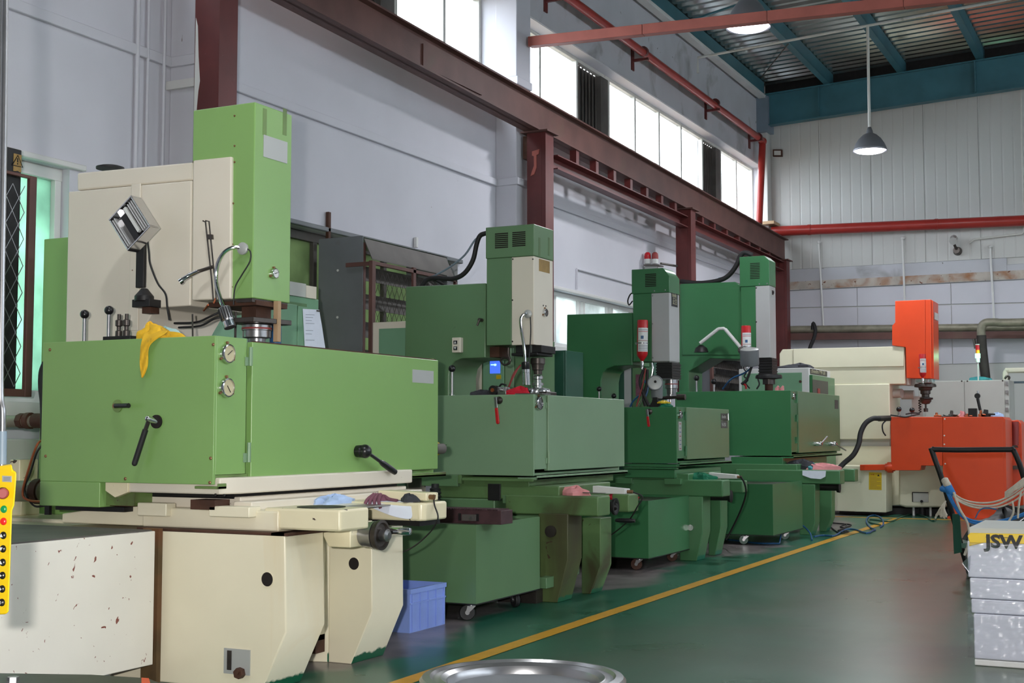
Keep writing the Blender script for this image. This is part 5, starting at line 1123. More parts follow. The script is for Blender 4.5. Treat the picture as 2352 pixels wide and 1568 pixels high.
writing('plate_text', '正台', .085, MATS['label_text'], h3, (XF+.004, qa.y+.03, qb.z+(qa.z-qb.z)*.20), (0, 1, 0), (0, 0, 1), squash=w_*.75/.17)
part('bellows_frame', MB().box(XM+.02, XF-.005, YH3+.01, yh1-.02, zB-.012, zB), 'steel', h3)
bz = at(1530, 869, y=CY3).z
bl = part('bellows', bellows_y(((XM+XF)/2+.03, (YH3+yh1)/2, 0), XF-XM-.02, yh1-YH3-.03, bz, zB-.012, 12), 'bellows', h3)
part('bellows_frame', MB().box(XM+.03, XF-.0, YH3+.01, yh1-.02, bz-.012, bz), 'steel', h3)
cx_ = (XM+XF)/2+.06; cy_ = (YH3+yh1)/2
part('chuck', MB().lathe([(.07, 0), (.07, -.09), (.055, -.095), (.05, -.16), (.06, -.165), (.06, -.19), (.03, -.2)], (cx_, cy_, bz-.012), (0, 0, 1), 26), 'steel', h3)
part('chuck_ring', MB().lathe([(.072, -.04), (.072, -.05)], (cx_, cy_, bz-.012), (0, 0, 1), 26), 'red_dull', h3)
part('clamp_bar', MB().tube([(cx_-.12, cy_-.1, bz-.21), (cx_+.1, cy_-.1, bz-.2)], .018, 8, 1).cyl((cx_+.1, cy_-.1, bz-.2), (cx_+.19, cy_-.1, bz-.2), .032, n=14), 'steel_dark', h3)
# round-faced work lamp
q = at(1505, 880, y=13.25)
ax_ = Vector((.32, -.92, .22)).normalized(); cl = at(1505, 879, y=13.22)
wl_ = part('work_lamp', MB().lathe([(.060, -.10), (.078, -.085), (.082, -.02), (.084, 0), (.080, .006)], cl, ax_, 30), 'sheet_grey', m3)
part('lamp_glass', MB().lathe([(.078, .004), (.05, .012), (.001, .015)], cl, ax_, 28), 'label_silver', wl_)
part('lamp_housing', MB().lathe([(.055, -.155), (.062, -.14), (.062, 0)], cl+Vector((0, .05, -.01)), (0, 0, 1), 24), 'sheet_grey', wl_)
part('lamp_stand', MB().prism([at(1499, 912, y=13.2), at(1509, 912, y=13.2), at(1511, 922, y=13.2), at(1519, 935, y=13.2), at(1490, 935, y=13.2), at(1497, 922, y=13.2)], (0, .06, 0)), 'iron_black', wl_, bevel=.003)
ql = at(1505, 876, y=13.19); part('lamp_catch', MB().sphere(ql, .014, 10), 'iron_black', wl_)
for k, (pp, r_, m_) in enumerate((([(1497, 833), (1499, 850), (1494, 872)], .012, 'stainless'), ([(1483, 845), (1477, 880), (1470, 905), (1462, 933)], .009, 'red_dull'), ([(1480, 845), (1470, 875), (1478, 905), (1490, 932)], .018, 'rubber'), ([(1487, 848), (1486, 880), (1478, 912), (1482, 932)], .016, 'rubber'), ([(1468, 908), (1455, 920), (1447, 934)], .010, 'hose_blue'), ([(1478, 870), (1488, 892), (1482, 915), (1492, 930)], .011, 'hose_blue'), ([(1493, 880), (1480, 905), (1466, 932)], .010, 'chrome'), ([(1540, 905), (1540, 934)], .012, 'steel'), ([(1526, 918), (1526, 934)], .008, 'steel'))):
    part('cable' if m_ in ('rubber', 'red_dull', 'hose_blue') else 'metal_tube', MB().tube([at(a_, b_, y=13.3+.03*k) for a_, b_ in pp], r_, 8, 4 if len(pp) > 2 else 1), m_, h3)
p = at(1376, 905, y=13.2); ball_lever(m3, p.x, 13.2, zt3-.02, at(1376, 893, y=13.2).z-zt3+.02, r=.028); p = at(1410, 912, y=13.3); ball_lever(m3, p.x, 13.3, zt3-.02, at(1410, 909, y=13.3).z-zt3+.02, r=.028)
q = at(1524, 933, y=13.15); heap('cleaning_rag', 'rag_green', (q.x, 13.2, zt3), .07, .05, .05, 51, 'green and yellow rag on the corner of the third tank', 'rag')
heap('rope_coil', 'label_yellow', (q.x-.02, 13.2, zt3+.04), .06, .04, .035, 52, 'small yellow cord bundle on top of the green rag', 'cord')
extinguisher(1475, 735, 826, 13.32, .058, 'red fire extinguisher bottle hanging on the head of the third machine', .02)
q = at(1606, 1102, y=13.3); heap('cleaning_rag', 'rag_green', (q.x, 13.3, zA3), .15, .08, .075, 53, 'dark green rag on the arm of the third machine', 'rag')
t, b = meas_bar(1628, 1088, 1690, 1097, 13.5, zA3, 'white metal bar lying on the arms of the third machine')
part('cable', MB().tube([(b.x+.05, 13.5, zA3+.03), at(1710, 1110, y=13.6), at(1713, 1135, y=13.7), at(1700, 1175, y=13.9), at(1678, 1220, y=14.2), at(1668, 1238, y=14.6)], .010, 6), 'rubber', t)
part('hose_loop', MB().tube([at(1453, 691, y=13.6), at(1445, 700, y=13.6), at(1442, 690, y=13.6), at(1447, 677, y=13.6), at(1453, 672, y=13.6)], .008, 6), 'rubber', m3)

# ================================================================== MACHINE 4
m4 = thing('spark_erosion_machine', 'farthest dark green spark erosion machine with a long tank and angled throat', 'machine', (-4.9, 17.6, 0), 'spark erosion machines in a row')
part('base', MB().box(-6.15, -4.6, 17.4, 18.1, .1, .78).box(-6.15, -5.0, 17.1, 18.4, 0, .78), DB, m4, bevel=.01)
leg_px(m4, 17.05, 1835, 1872, 1883, 1112, 1200, (1862, 1232), DB); leg_px(m4, 17.75, 1880, 1910, 1918, 1105, 1190, (1897, 1222), DB)
part('saddle', MB().box(-6.0, -4.4, 17.1, 18.4, .77, .9), DB, m4, bevel=.008)
arm_px(m4, 17.05, 1690, 1929, 1940, 1080, 1112, DB); arm_px(m4, 17.75, 1935, 1963, 1971, 1077, 1106, DB)
zA4 = at(1929, 1080, y=17.05).z
q = at(1922, 1118, y=17.4); part('handwheel', MB().lathe([(.02, 0), (.07, .004), (.075, .04), (.03, .05)], (q.x, 17.4, q.z), (1, 0, 0), 24).cyl((q.x-.25, 17.4, q.z), (q.x, 17.4, q.z), .05), 'iron_black', m4)
part('table', MB().box(at(1679, 1060, y=17.15).x, -4.6, 17.15, 19.6, zA4+.04, at(1800, 1050, y=17.15).z), D, m4, bevel=.006)
part('way_blocks', MB().box(at(1690, 1075, y=17.15).x, -4.7, 17.2, 19.5, zA4, zA4+.04), 'iron_black', m4)
t4, d4, TY4, zb4, zt4, xl4, ye4 = tank_px(m4, -4.5, 1551, 1818, 896, 1047, 1831, 1926, D, 'green_mid')
for a_, b_ in ((905, 925), (952, 968), (1003, 1018)): hinge(d4, 1828, a_, b_, -4.5, D, .04)
gauge(t4, 1822, 910, -4.5, .045, 'steel', .2)
for px_, dd in ((1869, (.12, .10)), (1903, (.26, -.10))):
    q = at(px_, 1019, x=-4.488)
    hd_ = part('door_handle', MB().lathe([(.03, 0), (.03, .10), (.02, .12)], q, (1, 0, 0), 18), 'chrome', d4)
    part('handle_rod', MB().tube([q+Vector((.10, 0, 0)), q+Vector((.13, dd[0]*2, dd[1]))], .012, 8, 1), 'chrome', hd_)
qa, qb = at(1917, 918, x=-4.488), at(1925, 939, x=-4.488); part('name_plate', MB().box(-4.488, -4.484, qa.y, qb.y, qb.z, qa.z), 'louver_dark', d4)
CY4 = 17.7
part('column', MB().prism([at(a_, b_, y=CY4) for a_, b_ in [(1558, 1100), (1561, 652), (1688, 647), (1702, 655), (1702, 825), (1632, 823), (1582, 853), (1580, 1100)]], (0, .6, 0)), D, m4, bevel=.01)
part('rear_column_panel', MB().ypoly([(1563, 663), (1697, 660), (1697, 815), (1630, 815), (1567, 815)], CY4-.012, CY4), D, m4, bevel=.006)
YH4 = CY4-.05
h4, X0, XM, XF, yh1, zB, zM, zT = head34(m4, YH4, 1701, 1735, 1767, 1781, None, 590, 655, 821, (1723, 603, 1745, 641, 10, -.3), (1755, 597))
bolts(h4, [(1737, 661), (1737, 739), (1738, 815)], y=YH4, r=.01, m='steel_dark'); bolts(h4, [(1744, 652), (1762, 651)], y=YH4-.004, r=.01, m='steel')
qa, qb = at(1771, 659, x=XF), at(1779, 682, x=XF); pl = part('maker_plate', MB().box(XF, XF+.003, qa.y, qb.y, qb.z, qa.z), 'label_silver', h4)
part('plate_print', MB().box(XF+.003, XF+.004, qa.y+.03, qb.y-.03, qa.z-.08, qa.z-.04).box(XF+.003, XF+.004, qa.y+.04, qb.y-.06, qb.z+.02, qb.z+.06), 'label_dark', pl)
bz = at(1755, 860, y=CY4).z
part('bellows', bellows_y(((XM+XF)/2+.02, (YH4+yh1)/2, 0), XF-XM, yh1-YH4-.04, bz, zB, 12), 'bellows', h4)
cx_ = (XM+XF)/2+.03; cy_ = (YH4+yh1)/2
part('flange', MB().lathe([(.10, .0), (.17, 0), (.18, -.02), (.18, -.05), (.1, -.06)], (cx_, cy_, bz), (0, 0, 1), 12), 'iron_black', h4)
part('chuck', MB().cyl((cx_, cy_, bz-.06), (cx_, cy_, bz-.13), .085), 'steel_dark', h4)
part('electrode', MB().cyl((cx_, cy_, bz-.13), (cx_, cy_, zt4-.05), .055), 'rust_brown', h4)
extinguisher(1714.5, 748, 830, 17.45, .066, 'red fire extinguisher bottle hanging on the farthest green machine')
wl_ = part('work_lamp', MB().tube([at(1608, 788, y=17.5), at(1650, 755, y=17.5)], .024, 8, 1).tube([at(1650, 755, y=17.5), at(1662, 754, y=17.5), at(1668, 758, y=17.5)], .022, 8, 1).tube([at(1666, 756, y=17.5), at(1703, 800, y=17.45)], .024, 8, 1), 'white_paint', m4)
q = at(1608, 795, y=17.5); part('lamp_foot', MB().lathe([(.1, -.06), (.08, 0), (.05, .02), (.03, .04)], (q.x, 17.55, q.z-.02), (0, 0, 1), 18), 'iron_black', wl_)
q = at(1721, 803, y=17.25); part('lamp_housing', MB().lathe([(.12, -.21), (.125, -.19), (.125, 0), (.10, .01)], (q.x, 17.25, q.z), (.05, -.25, 1), 24), 'sheet_grey', wl_); part('lamp_cap', MB().lathe([(.12, 0), (.10, .012)], (q.x+.002, 17.248, q.z+.006), (.05, -.25, 1), 24), 'label_silver', wl_)
q = at(1703, 804, y=17.4); part('lamp_joint', MB().sphere(q, .05, 12), 'louver_dark', wl_)
part('coiled_cord', MB().tube([at(1712, 830, y=17.4), at(1708, 845, y=17.4), at(1714, 855, y=17.4), at(1709, 864, y=17.4), at(1718, 872, y=17.4), at(1713, 880, y=17.4), at(1722, 892, y=17.4)], .009, 6), 'rubber', wl_)
part('dielectric_hose', MB().tube([at(1738, 830, y=17.3), at(1728, 838, y=17.3), at(1716, 870, y=17.3), at(1703, 882, y=17.3)], .018, 8), 'rubber', h4)
part('air_hose', MB().tube([at(1735, 835, y=17.4), at(1712, 855, y=17.4), at(1680, 870, y=17.4), at(1660, 893, y=17.5)], .012, 8), 'hose_blue', h4)
part('probe_cord', MB().tube([at(1741, 870, y=17.4), at(1744, 882, y=17.4), at(1738, 893, y=17.4)], .012, 6), 'rubber', h4)
part('head_hose', MB().tube([at(1728, 586, y=17.9), at(1712, 580, y=17.9), at(1702, 586, y=17.9), at(1692, 608, y=17.9), at(1678, 628, y=17.9), at(1660, 641, y=17.9), at(1630, 648, y=17.9), at(1600, 650, y=17.9), at(1563, 646, y=17.9)], .034, 10), 'rubber', m4)
part('thin_hose', MB().tube([at(1725, 590, y=17.95), at(1700, 598, y=17.95), at(1685, 624, y=17.95), at(1665, 636, y=17.95), at(1650, 640, y=17.95)], .016, 8), 'steel_greyblue', m4)
for px_, h_ in ((1600, 868), (1640, 876)):
    p = at(px_, 893, y=17.5); ball_lever(m4, p.x, 17.5, zt4-.02, at(px_, h_, y=17.5).z-zt4+.02, r=.04, rr=.014)
for k, (px_, m_, rx, lab) in enumerate(((1800, 'rag_cyan', .16, 'teal rag at the left of the rags on the farthest arm'), (1840, 'rag_dark', .22, 'black rag among the rags on the farthest arm'), (1866, 'rag_cyan', .1, 'small teal rag between the black and pink rags'), (1892, 'rag_pink', .22, 'pink rag on the farthest green arm'))):
    q = at(px_, 1078, y=17.4); heap('cleaning_rag', m_, (q.x, 17.4, zA4), rx, .12, .09 if m_ != 'rag_dark' else .14, 60+k, lab, 'rag')
qa, qb, qc, qd = [at(a_, b_, y=17.035) for a_, b_ in ((1843, 1080), (1897, 1081), (1896, 1092), (1843, 1091))]
tag(part('paper_sheet', MB().prism([qa, qb, at(1896, 1094, y=17.035), at(1885, 1100, y=17.035), at(1862, 1098, y=17.035), at(1843, 1091, y=17.035)], (0, .004, 0)), 'paper', loc=qa), 'white paper sheet hanging over the farthest green arm', 'paper')
# small bits on the fourth tank
q = at(1706, 893, y=17.35); tag(part('clamp_tool', MB().tube([at(1703, 880, y=17.35), at(1712, 884, y=17.35), at(1714, 893, y=17.35)], .014, 8, 2), 'red_plastic', loc=q), 'small red tool handle on the farthest tank', 'tool')
for k, px_ in enumerate((1785, 1796)):
    q = at(px_, 893, y=17.6); tag(part('metal_fitting', MB().cyl((q.x, 17.6, zt4), (q.x, 17.6, zt4+.05), .03, n=8).cyl((q.x, 17.6, zt4+.05), (q.x+.02, 17.6, zt4+.07), .015, n=8), 'rag_pink', loc=q), 'tiny pale fitting on the far end of the fourth tank, %s one' % ('left' if k == 0 else 'right'), 'fitting')

# oil carts of machines 3 and 4
c3 = oil_cart('dark green oil cart with red rag inside, in front of the third machine', -5.6, at(1489, 1200, y=11.9).x, 11.9, at(1583, 1200, x=at(1489, 1200, y=11.9).x).y, .12, at(1489, 1150, y=11.9).z, 'green_dark', [(-4.62, 12.0, .2), (-4.6, 12.95, .2), (-5.4, 12.0, .5), (-5.4, 12.9, .5)], 'rust_brown')
q = at(1530, 1142, x=-4.9); heap('cleaning_rag', 'rag_red', (-5.0, 12.45, at(1489, 1150, y=11.9).z-.02), .2, .14, .09, 71, 'red rag lying in the top of the dark green cart', 'rag')
c4 = oil_cart('dark green oil cart in front of the farthest green machine', -5.5, at(1775, 1150, y=15.2).x, 15.2, at(1843, 1150, x=at(1775, 1150, y=15.2).x).y, .12, at(1775, 1112, y=15.2).z, 'green_dark', [(at(1714, 1230, y=15.3).x, 15.3, .3), (at(1775, 1150, y=15.2).x-.1, 16.2, .3), (-5.5, 15.3, .5), (-5.5, 16.3, .5)], 'green_teal')
# ================================================================== CABINETS AND HOODS BEHIND THE MACHINES
def wallbox(name, x0, x1, y0, y1, z0, z1, m, parent, bevel=.005): return part(name, MB().box(x0, x1, y0, y1, z0, z1), m, parent, bevel=bevel)
# generator cabinet behind machine 1
t = thing('control_cabinet', 'mid green generator cabinet behind the head of the light green machine', 'cabinet', (-6.6, 8.6, 0))
XC = -6.2; ya, yb = at(436, 700, x=XC).y, at(732, 700, x=XC).y; zt_c = at(732, 688, x=XC).z
wallbox('cabinet_body', -6.62, XC, ya, yb, 0, zt_c, 'green_cabinet', t)
qa, qb = at(664, 691, x=XC), at(703, 800, x=XC)
part('door_recess', MB().box(XC-.02, XC+.003, ya+.03, qb.y, 1.0, at(664, 692, x=XC).z), 'green_mid', t)
part('door_leaf', MB().box(XC, XC+.012, ya+.05, at(680, 700, x=XC).y, 1.0, at(664, 698, x=XC).z), 'green_cabinet', t, bevel=.003)
part('door_leaf', MB().box(XC, XC+.012, at(682, 700, x=XC).y, qb.y-.01, 1.0, at(664, 700, x=XC).z), 'green_cabinet', t, bevel=.003)
qa, qb, qc = at(650, 645, x=XC+.01), at(703, 652, x=XC+.01), at(727, 656, x=XC+.01)
zz_ = at(727, 687, x=XC).z
tag(part('electrical_box', MB().box(XC-.35, XC+.01, qa.y, qb.y, zt_c, qb.z), 'cabinet_grey', loc=(XC, qa.y, zt_c)), 'light grey box on top of the generator cabinet', 'box')
tag(part('electrical_box', MB().box(XC-.35, XC+.01, qb.y+.004, qc.y, zt_c, qb.z-.01), 'cream', loc=(XC, qb.y, zt_c)), 'cream box beside the grey box on the generator cabinet', 'box')
pts = [at(a_, b_, x=-6.184) for a_, b_ in ((695, 709), (733, 711), (735, 725), (739, 748), (743, 775), (747, 800), (700, 800))]
o = tag(part('paper_sheet', MB().prism(pts, (.002, 0, 0)), 'paper', loc=pts[0]), 'long white paper sheet clipped to the green cabinet', 'paper')
part('paper_clip', MB().prism([at(a_, b_, x=-6.180) for a_, b_ in ((727, 712), (734, 713), (734, 716), (727, 715))], (.01, 0, 0)), 'steel_dark', o)
for k, yy in enumerate((722, 728, 735, 742, 758, 766, 780)):
    part('writing_line', MB().prism([at(a_, b_, x=-6.1815) for a_, b_ in ((702, yy), (722-3*(k % 3), yy+.6), (722-3*(k % 3), yy+1.4), (702, yy+.8))], (.001, 0, 0)), 'ink', o)
# louvred fan hoods on the wall
def diamond_mesh(x, y0, y1, z0, z1, s_=.075, w=.0022, ratio=1.7):
    mb = MB(); H = s_*ratio; n0 = int((y1-y0)/s_)+1; rows = int((z1-z0)/(H/2))+1
    for r_ in range(rows):
        za = z0+r_*H/2
        for c_ in range(n0):
            ya_ = y0+c_*s_+(s_/2 if r_ % 2 else 0)
            for sgn in (-1, 1):
                yb_ = ya_+sgn*s_/2
                if y0 <= ya_ <= y1 and y0 <= yb_ <= y1 and za+H/2 <= z1: mb.tube([(x, ya_, za), (x, yb_, za+H/2)], w, 4, 1)
    return mb
def hood(lab, Ys, xw, xf, y1, z0, z1, mesh=True, nsl=5):
    t = thing('fan_hood', lab, 'hood', ((xw+xf)/2, Ys, z0))
    sd = part('side_sheet', MB().box(xw, xf, Ys, Ys+.012, z0, z1), 'sheet_grey', t)
    for k in range(3): q = Vector((xw+.22, Ys, z0+(z1-z0)*(.25+.28*k))); part('bolt', MB().cyl(q, q-Vector((0, .006, 0)), .012, n=10), 'sticker_white', sd)
    part('side_sheet', MB().box(xw, xf, y1, y1+.012, z0, z1), 'sheet_grey', t)
    part('top_sheet', MB().box(xw, xf, Ys, y1+.012, z1, z1+.012), 'sheet_grey', t)
    part('top_flap', MB().prism([(xf, Ys+.02, z1-.01), (xf+.09, Ys+.02, z1-.20), (xf+.09, Ys+.02, z1-.215), (xf, Ys+.02, z1-.03)], (0, y1-Ys-.04, 0)), 'louver_dark', t)
    h = (z1-z0-.25)/nsl
    for k in range(nsl):
        zz = z0+.05+k*h
        part('louver_slat', MB().prism([(xf-.16, Ys+.02, zz+h*.86), (xf-.15, Ys+.02, zz+h*.86), (xf, Ys+.02, zz+h*.22), (xf-.01, Ys+.02, zz+h*.22)], (0, y1-Ys-.03, 0)), 'louver_dark', t)
    part('edge_angle', MB().box(xf-.05, xf+.004, Ys+.012, Ys+.05, z0, z1-.05), 'steel_maroon_dull', t)
    return t
zTop = at(833, 543, y=10.4).z
hood('grey sheet metal fan hood with dark louvres over the window behind the second machine', 10.42, -7.25, at(833, 600, y=10.42).x, at(1027, 600, x=at(833, 600, y=10.42).x).y, 1.55, zTop)
XM_ = at(850, 600, y=10.3).x
t = thing('mesh_guard', 'rusty framed wire mesh guard in front of the grey fan hood', 'guard', (XM_, 11.2, 1.6))
y0_, y1_ = 10.34, at(1048, 650, x=XM_).y; ztg = at(848, 597, x=XM_).z
part('guard_frame', MB().box(XM_-.02, XM_+.02, y0_-.03, y0_+.03, 1.6, ztg).box(XM_-.02, XM_+.01, y0_, y1_, ztg-.035, ztg).box(XM_-.02, XM_+.01, y1_-.03, y1_, 1.6, ztg).box(at(795, 597, y=10.34).x, XM_-.02, 10.33, 10.345, ztg-.045, ztg-.005), 'steel_maroon_dull', t, bevel=.003)
ym = at(951, 620, x=XM_).y; part('guard_bar', MB().box(XM_-.015, XM_+.01, ym-.025, ym+.025, ztg-.45, ztg+.02), 'steel_maroon_dull', t)
part('wire_mesh', diamond_mesh(XM_-.012, y0_+.03, y1_-.03, 1.65, ztg-.04, .085), 'steel_dark', t, kind='stuff')
hood('grey sheet fan hood with louvres seen through the throat of the farthest green machine', 20.9, -7.28, at(1632, 850, y=20.9).x, 22.7, 1.4, 2.75)
XM2 = at(1634, 850, y=20.8).x
t = thing('mesh_guard', 'wire mesh guard seen through the throat of the farthest green machine', 'guard', (XM2, 21.5, 1.5))
part('guard_frame', MB().box(XM2-.02, XM2+.02, 20.78, 20.86, 1.4, 2.75).box(XM2-.02, XM2+.01, 20.86, 22.8, 2.70, 2.74).box(XM2-.02, XM2+.01, 22.76, 22.8, 1.4, 2.74), 'steel_maroon_dull', t)
part('wire_mesh', diamond_mesh(XM2, 20.9, 22.75, 1.5, 2.70, .10), 'steel_dark', t, kind='stuff')
# guard and dark post at the near left window
XM3 = -6.85
t = thing('mesh_guard', 'rusty wire mesh guard with dark post at the green lit window', 'guard', (XM3, 6.2, 1.3))
qa = at(21, 335, x=XM3); qb = at(50, 345, x=XM3); qc = at(73, 410, x=XM3)
part('guard_post', MB().box(XM3-.06, XM3, qa.y-.08, qb.y, at(45, 905, x=XM3).z, at(50, 345, x=XM3).z), 'iron_black', t, bevel=.004)
yl = at(2, 600, x=XM3+.02).y-.3
part('guard_frame', MB().box(XM3+.02, XM3+.05, yl, qc.y-.061, at(73, 408, x=XM3).z-.02, at(73, 408, x=XM3).z).box(XM3+.02, XM3+.05, qc.y-.06, qc.y, at(73, 912, x=XM3).z, at(73, 408, x=XM3).z).box(XM3+.02, XM3+.05, yl, qc.y-.061, at(73, 912, x=XM3).z, at(73, 895, x=XM3).z), 'steel_maroon_dull', t, bevel=.003)
part('wire_mesh', diamond_mesh(XM3+.035, yl, qc.y-.06, at(73, 890, x=XM3).z, at(73, 412, x=XM3).z, .105, .003), 'steel', t, kind='stuff')
q0, q1 = at(31, 352, x=XM3), at(48, 396, x=XM3)
wl_ = part('warning_label', MB().box(XM3, XM3+.003, q0.y, q1.y, q1.z, q0.z), 'tape_brown', t)
yc, zc, s_ = (q0.y+q1.y)/2, q0.z-(q0.z-q1.z)*.42, .045
part('warning_triangle', MB().tube([(XM3+.004, yc-s_, zc-s_*.7), (XM3+.004, yc+s_, zc-s_*.7), (XM3+.004, yc, zc+s_*.9), (XM3+.004, yc-s_, zc-s_*.7)], .004, 4, 1).box(XM3+.003, XM3+.006, yc-.004, yc+.004, zc-.005, zc+.022).box(XM3+.003, XM3+.006, yc-.004, yc+.004, zc-.02, zc-.012), 'iron_black', wl_)
part('warning_circle', MB().cyl((XM3+.003, yc, zc-s_*1.9), (XM3+.006, yc, zc-s_*1.9), .022), 'iron_black', wl_)
# air conditioner box and board on the wall at far left
t = thing('vent_box', 'off-white box with horizontal louvres low on the near left wall', 'box', (-7.0, 6.6, .5))
qa, qb = at(20, 1008, x=-6.95), at(108, 1008, x=-6.95)
part('box_body', MB().box(-7.28, -6.95, qa.y-.2, qb.y, .62, qa.z), 'cabinet_grey', t, bevel=.01)
for k in range(5):
    q = at(60, 1053+12*k, x=-6.95); part('louver', MB().prism([(-6.95, at(34, 1050, x=-6.95).y, q.z), (-6.93, at(34, 1050, x=-6.95).y, q.z-.012), (-6.95, at(34, 1050, x=-6.95).y, q.z-.02)], (0, at(72, 1050, x=-6.95).y-at(34, 1050, x=-6.95).y, 0)), 'cabinet_grey', t)
t = tag(part('wall_bracket', MB().box(-7.02, -6.93, 8.32, 8.36, at(430, 203, y=8.34).z, at(430, 184, y=8.34).z).box(-7.3, -7.0, 8.30, 8.34, at(430, 203, y=8.34).z, at(430, 184, y=8.34).z), 'white_paint', loc=(-7.0, 8.34, 4.3)), 'short white painted bracket joining the near column to the wall', 'bracket')
for k, (px_, py0, py1) in enumerate(((755, 487, 552), (956, 545, 568))):
    a, b = at(px_, py0, x=-7.27), at(px_, py1, x=-7.27)
    tag(part('wall_strap', MB().box(-7.29, -7.255, a.y-.02, a.y+.02, b.z, a.z), 'white_paint' if k else 'rust_brown', loc=(a.x, a.y, b.z), bevel=.003), ['rusty upright strap on the wall above the grey hood', 'small white upright strap on the wall left of the green head'][k], 'strap')
# cream framed cabinet behind machine 2
t = thing('control_cabinet', 'green door cabinet with cream frame left of the second machine', 'cabinet', (-6.3, 10.6, 0))
YC = 10.05; xa, xb = at(856, 760, y=YC).x, -5.99; zc = at(890, 739, y=YC).z
YC2 = YC
wallbox('cabinet_body', xa, xb-.03, YC, YC+.3, 0, zc, 'cream', t)
qa = at(871, 755, y=YC); part('cabinet_door', MB().box(qa.x, xb-.05, YC-.006, YC, .2, qa.z), 'green_cabinet', t, bevel=.003)
# generator cabinet with screen behind machine 2
t = thing('control_cabinet', 'green generator cabinet with a lit blue screen behind the second machine throat', 'cabinet', (-5.9, 12.2, 0))
YC = 11.9; X = lambda px_: at(px_, 850, y=YC).x; Z = lambda py_: at(1150, py_, y=YC).z
wallbox('cabinet_body', X(1040), X(1226), YC, YC+.5, 0, Z(780), 'green_mid', t)
part('cream_strip', MB().box(X(1093), X(1107), YC-.006, YC, .3, Z(790)), 'cream', t); part('cabinet_door', MB().box(X(1110), X(1158), YC-.01, YC, .3, Z(785)), 'green_cabinet', t, bevel=.004)
part('cabinet_door', MB().box(X(1161), X(1181), YC-.01, YC, .3, Z(785)), 'green_mid_pale', t, bevel=.004)
part('cabinet_door', MB().box(X(1184), X(1222), YC-.01, YC, .3, Z(785)), 'green_mid', t, bevel=.004)
sc = part('screen', MB().box(X(1127), X(1150), YC-.016, YC-.01, Z(857), Z(823)), 'screen_blue', t)
part('screen_text', MB().box(X(1129), X(1142), YC-.018, YC-.016, Z(838.5), Z(836)).box(X(1137), X(1141), YC-.018, YC-.016, Z(840), Z(835)), 'screen_text', sc)
part('sticker', MB().box(X(1141), X(1152), YC-.014, YC-.01, Z(870), Z(861)), 'label_yellow', t)
t = thing('control_cabinet', 'plain teal green cabinet between the second and third machines', 'cabinet', (-6.0, 12.8, 0))
YC = 12.55; wallbox('cabinet_body', at(1228, 850, y=YC).x, at(1300, 850, y=YC).x, YC, YC+.45, 0, at(1270, 805, y=YC).z, 'green_teal', t)
part('cabinet_door', MB().box(at(1232, 850, y=YC).x, at(1296, 850, y=YC).x, YC-.008, YC, .3, at(1270, 809, y=YC).z), 'green_teal', t, bevel=.003)
t = thing('control_cabinet', 'green cabinet with pale grey strip seen under the third machine arm', 'cabinet', (-6.3, 15.4, 0))
YC = 15.2; X = lambda px_: at(px_, 850, y=YC).x; Z = lambda py_: at(1450, py_, y=YC).z
wallbox('cabinet_body', X(1390), X(1503), YC, YC+.45, 0, Z(800), 'green_teal', t)
part('grey_strip', MB().box(X(1434), X(1450), YC-.008, YC, .3, Z(805)), 'grey_head', t); part('cabinet_door', MB().box(X(1453), X(1500), YC-.01, YC, .3, Z(805)), 'green_mid', t, bevel=.004)
part('dark_screen', MB().box(X(1461), X(1474), YC-.016, YC-.01, Z(910), Z(860)), 'screen_blue_off' if 'screen_blue_off' in MATS else 'rag_purple', t); part('green_pouch', MB().ypoly([(1483, 842), (1500, 842), (1496, 880), (1486, 872)], YC-.02, YC-.01), 'green_cabinet', t)
# MP-50 cabinet
t = thing('control_cabinet', 'green and white control cabinet with dark sign plate near the far machine', 'cabinet', (-5.8, 20.8, 0))
YC = 20.3; X = lambda px_: at(px_, 860, y=YC).x; xf = X(1858); zt_m = at(1858, 844, y=YC).z
yb_ = at(1907, 850, x=xf).y
wallbox('cabinet_body', X(1697), xf, YC, yb_, 0, zt_m, 'sticker_white', t, .008)
part('side_door', MB().box(X(1704), X(1842), YC-.012, YC, .2, at(1800, 856, y=YC).z), 'green_cabinet', t, bevel=.004)
q = at(1839, 876, y=YC); part('door_lock', MB().cyl((q.x, YC-.012, q.z), (q.x, YC-.03, q.z), .02), 'rust_brown', t)
qa, qb = at(1861, 845, x=xf+.004), at(1900, 862, x=xf+.004)
ztop = at(1861, 846, x=xf).z; zbot = at(1861, 858.5, x=xf).z
part('sign_plate', MB().box(xf, xf+.004, qa.y, qb.y, zbot, ztop), 'label_dark', t)
writing('sign_text', 'zheedm MP-50', .085, MATS['label_text'], t, (xf+.006, qa.y+.05, zbot+(ztop-zbot)*.28), (0, 1, 0), (0, 0, 1), squash=(qb.y-qa.y)*.90/.56, bold=.001)
zb_s = at(1861, 861, x=xf).z
part('screen_bay', MB().box(xf, xf+.05, YC+.02, yb_+.08, 0.3, zb_s), 'green_dark', t, bevel=.006)
qa, qb = at(1866, 868, x=xf+.05), at(1902, 900, x=xf+.05); part('dark_screen', MB().box(xf+.05, xf+.052, qa.y, qb.y, zb_s-.6, zb_s-.07), 'label_dark', t)
part('screen_clip', MB().box(xf+.052, xf+.06, qa.y+.3, qa.y+.45, zb_s-.5, zb_s-.2), 'red_dull', t)
q = at(1832, 842, y=YC+.3); o = heap('fabric_cap', 'rag_dark', (q.x, YC+.35, zt_m), .26, .16, .10, 81, 'dark blue cap lying on the green and white cabinet', 'cap')

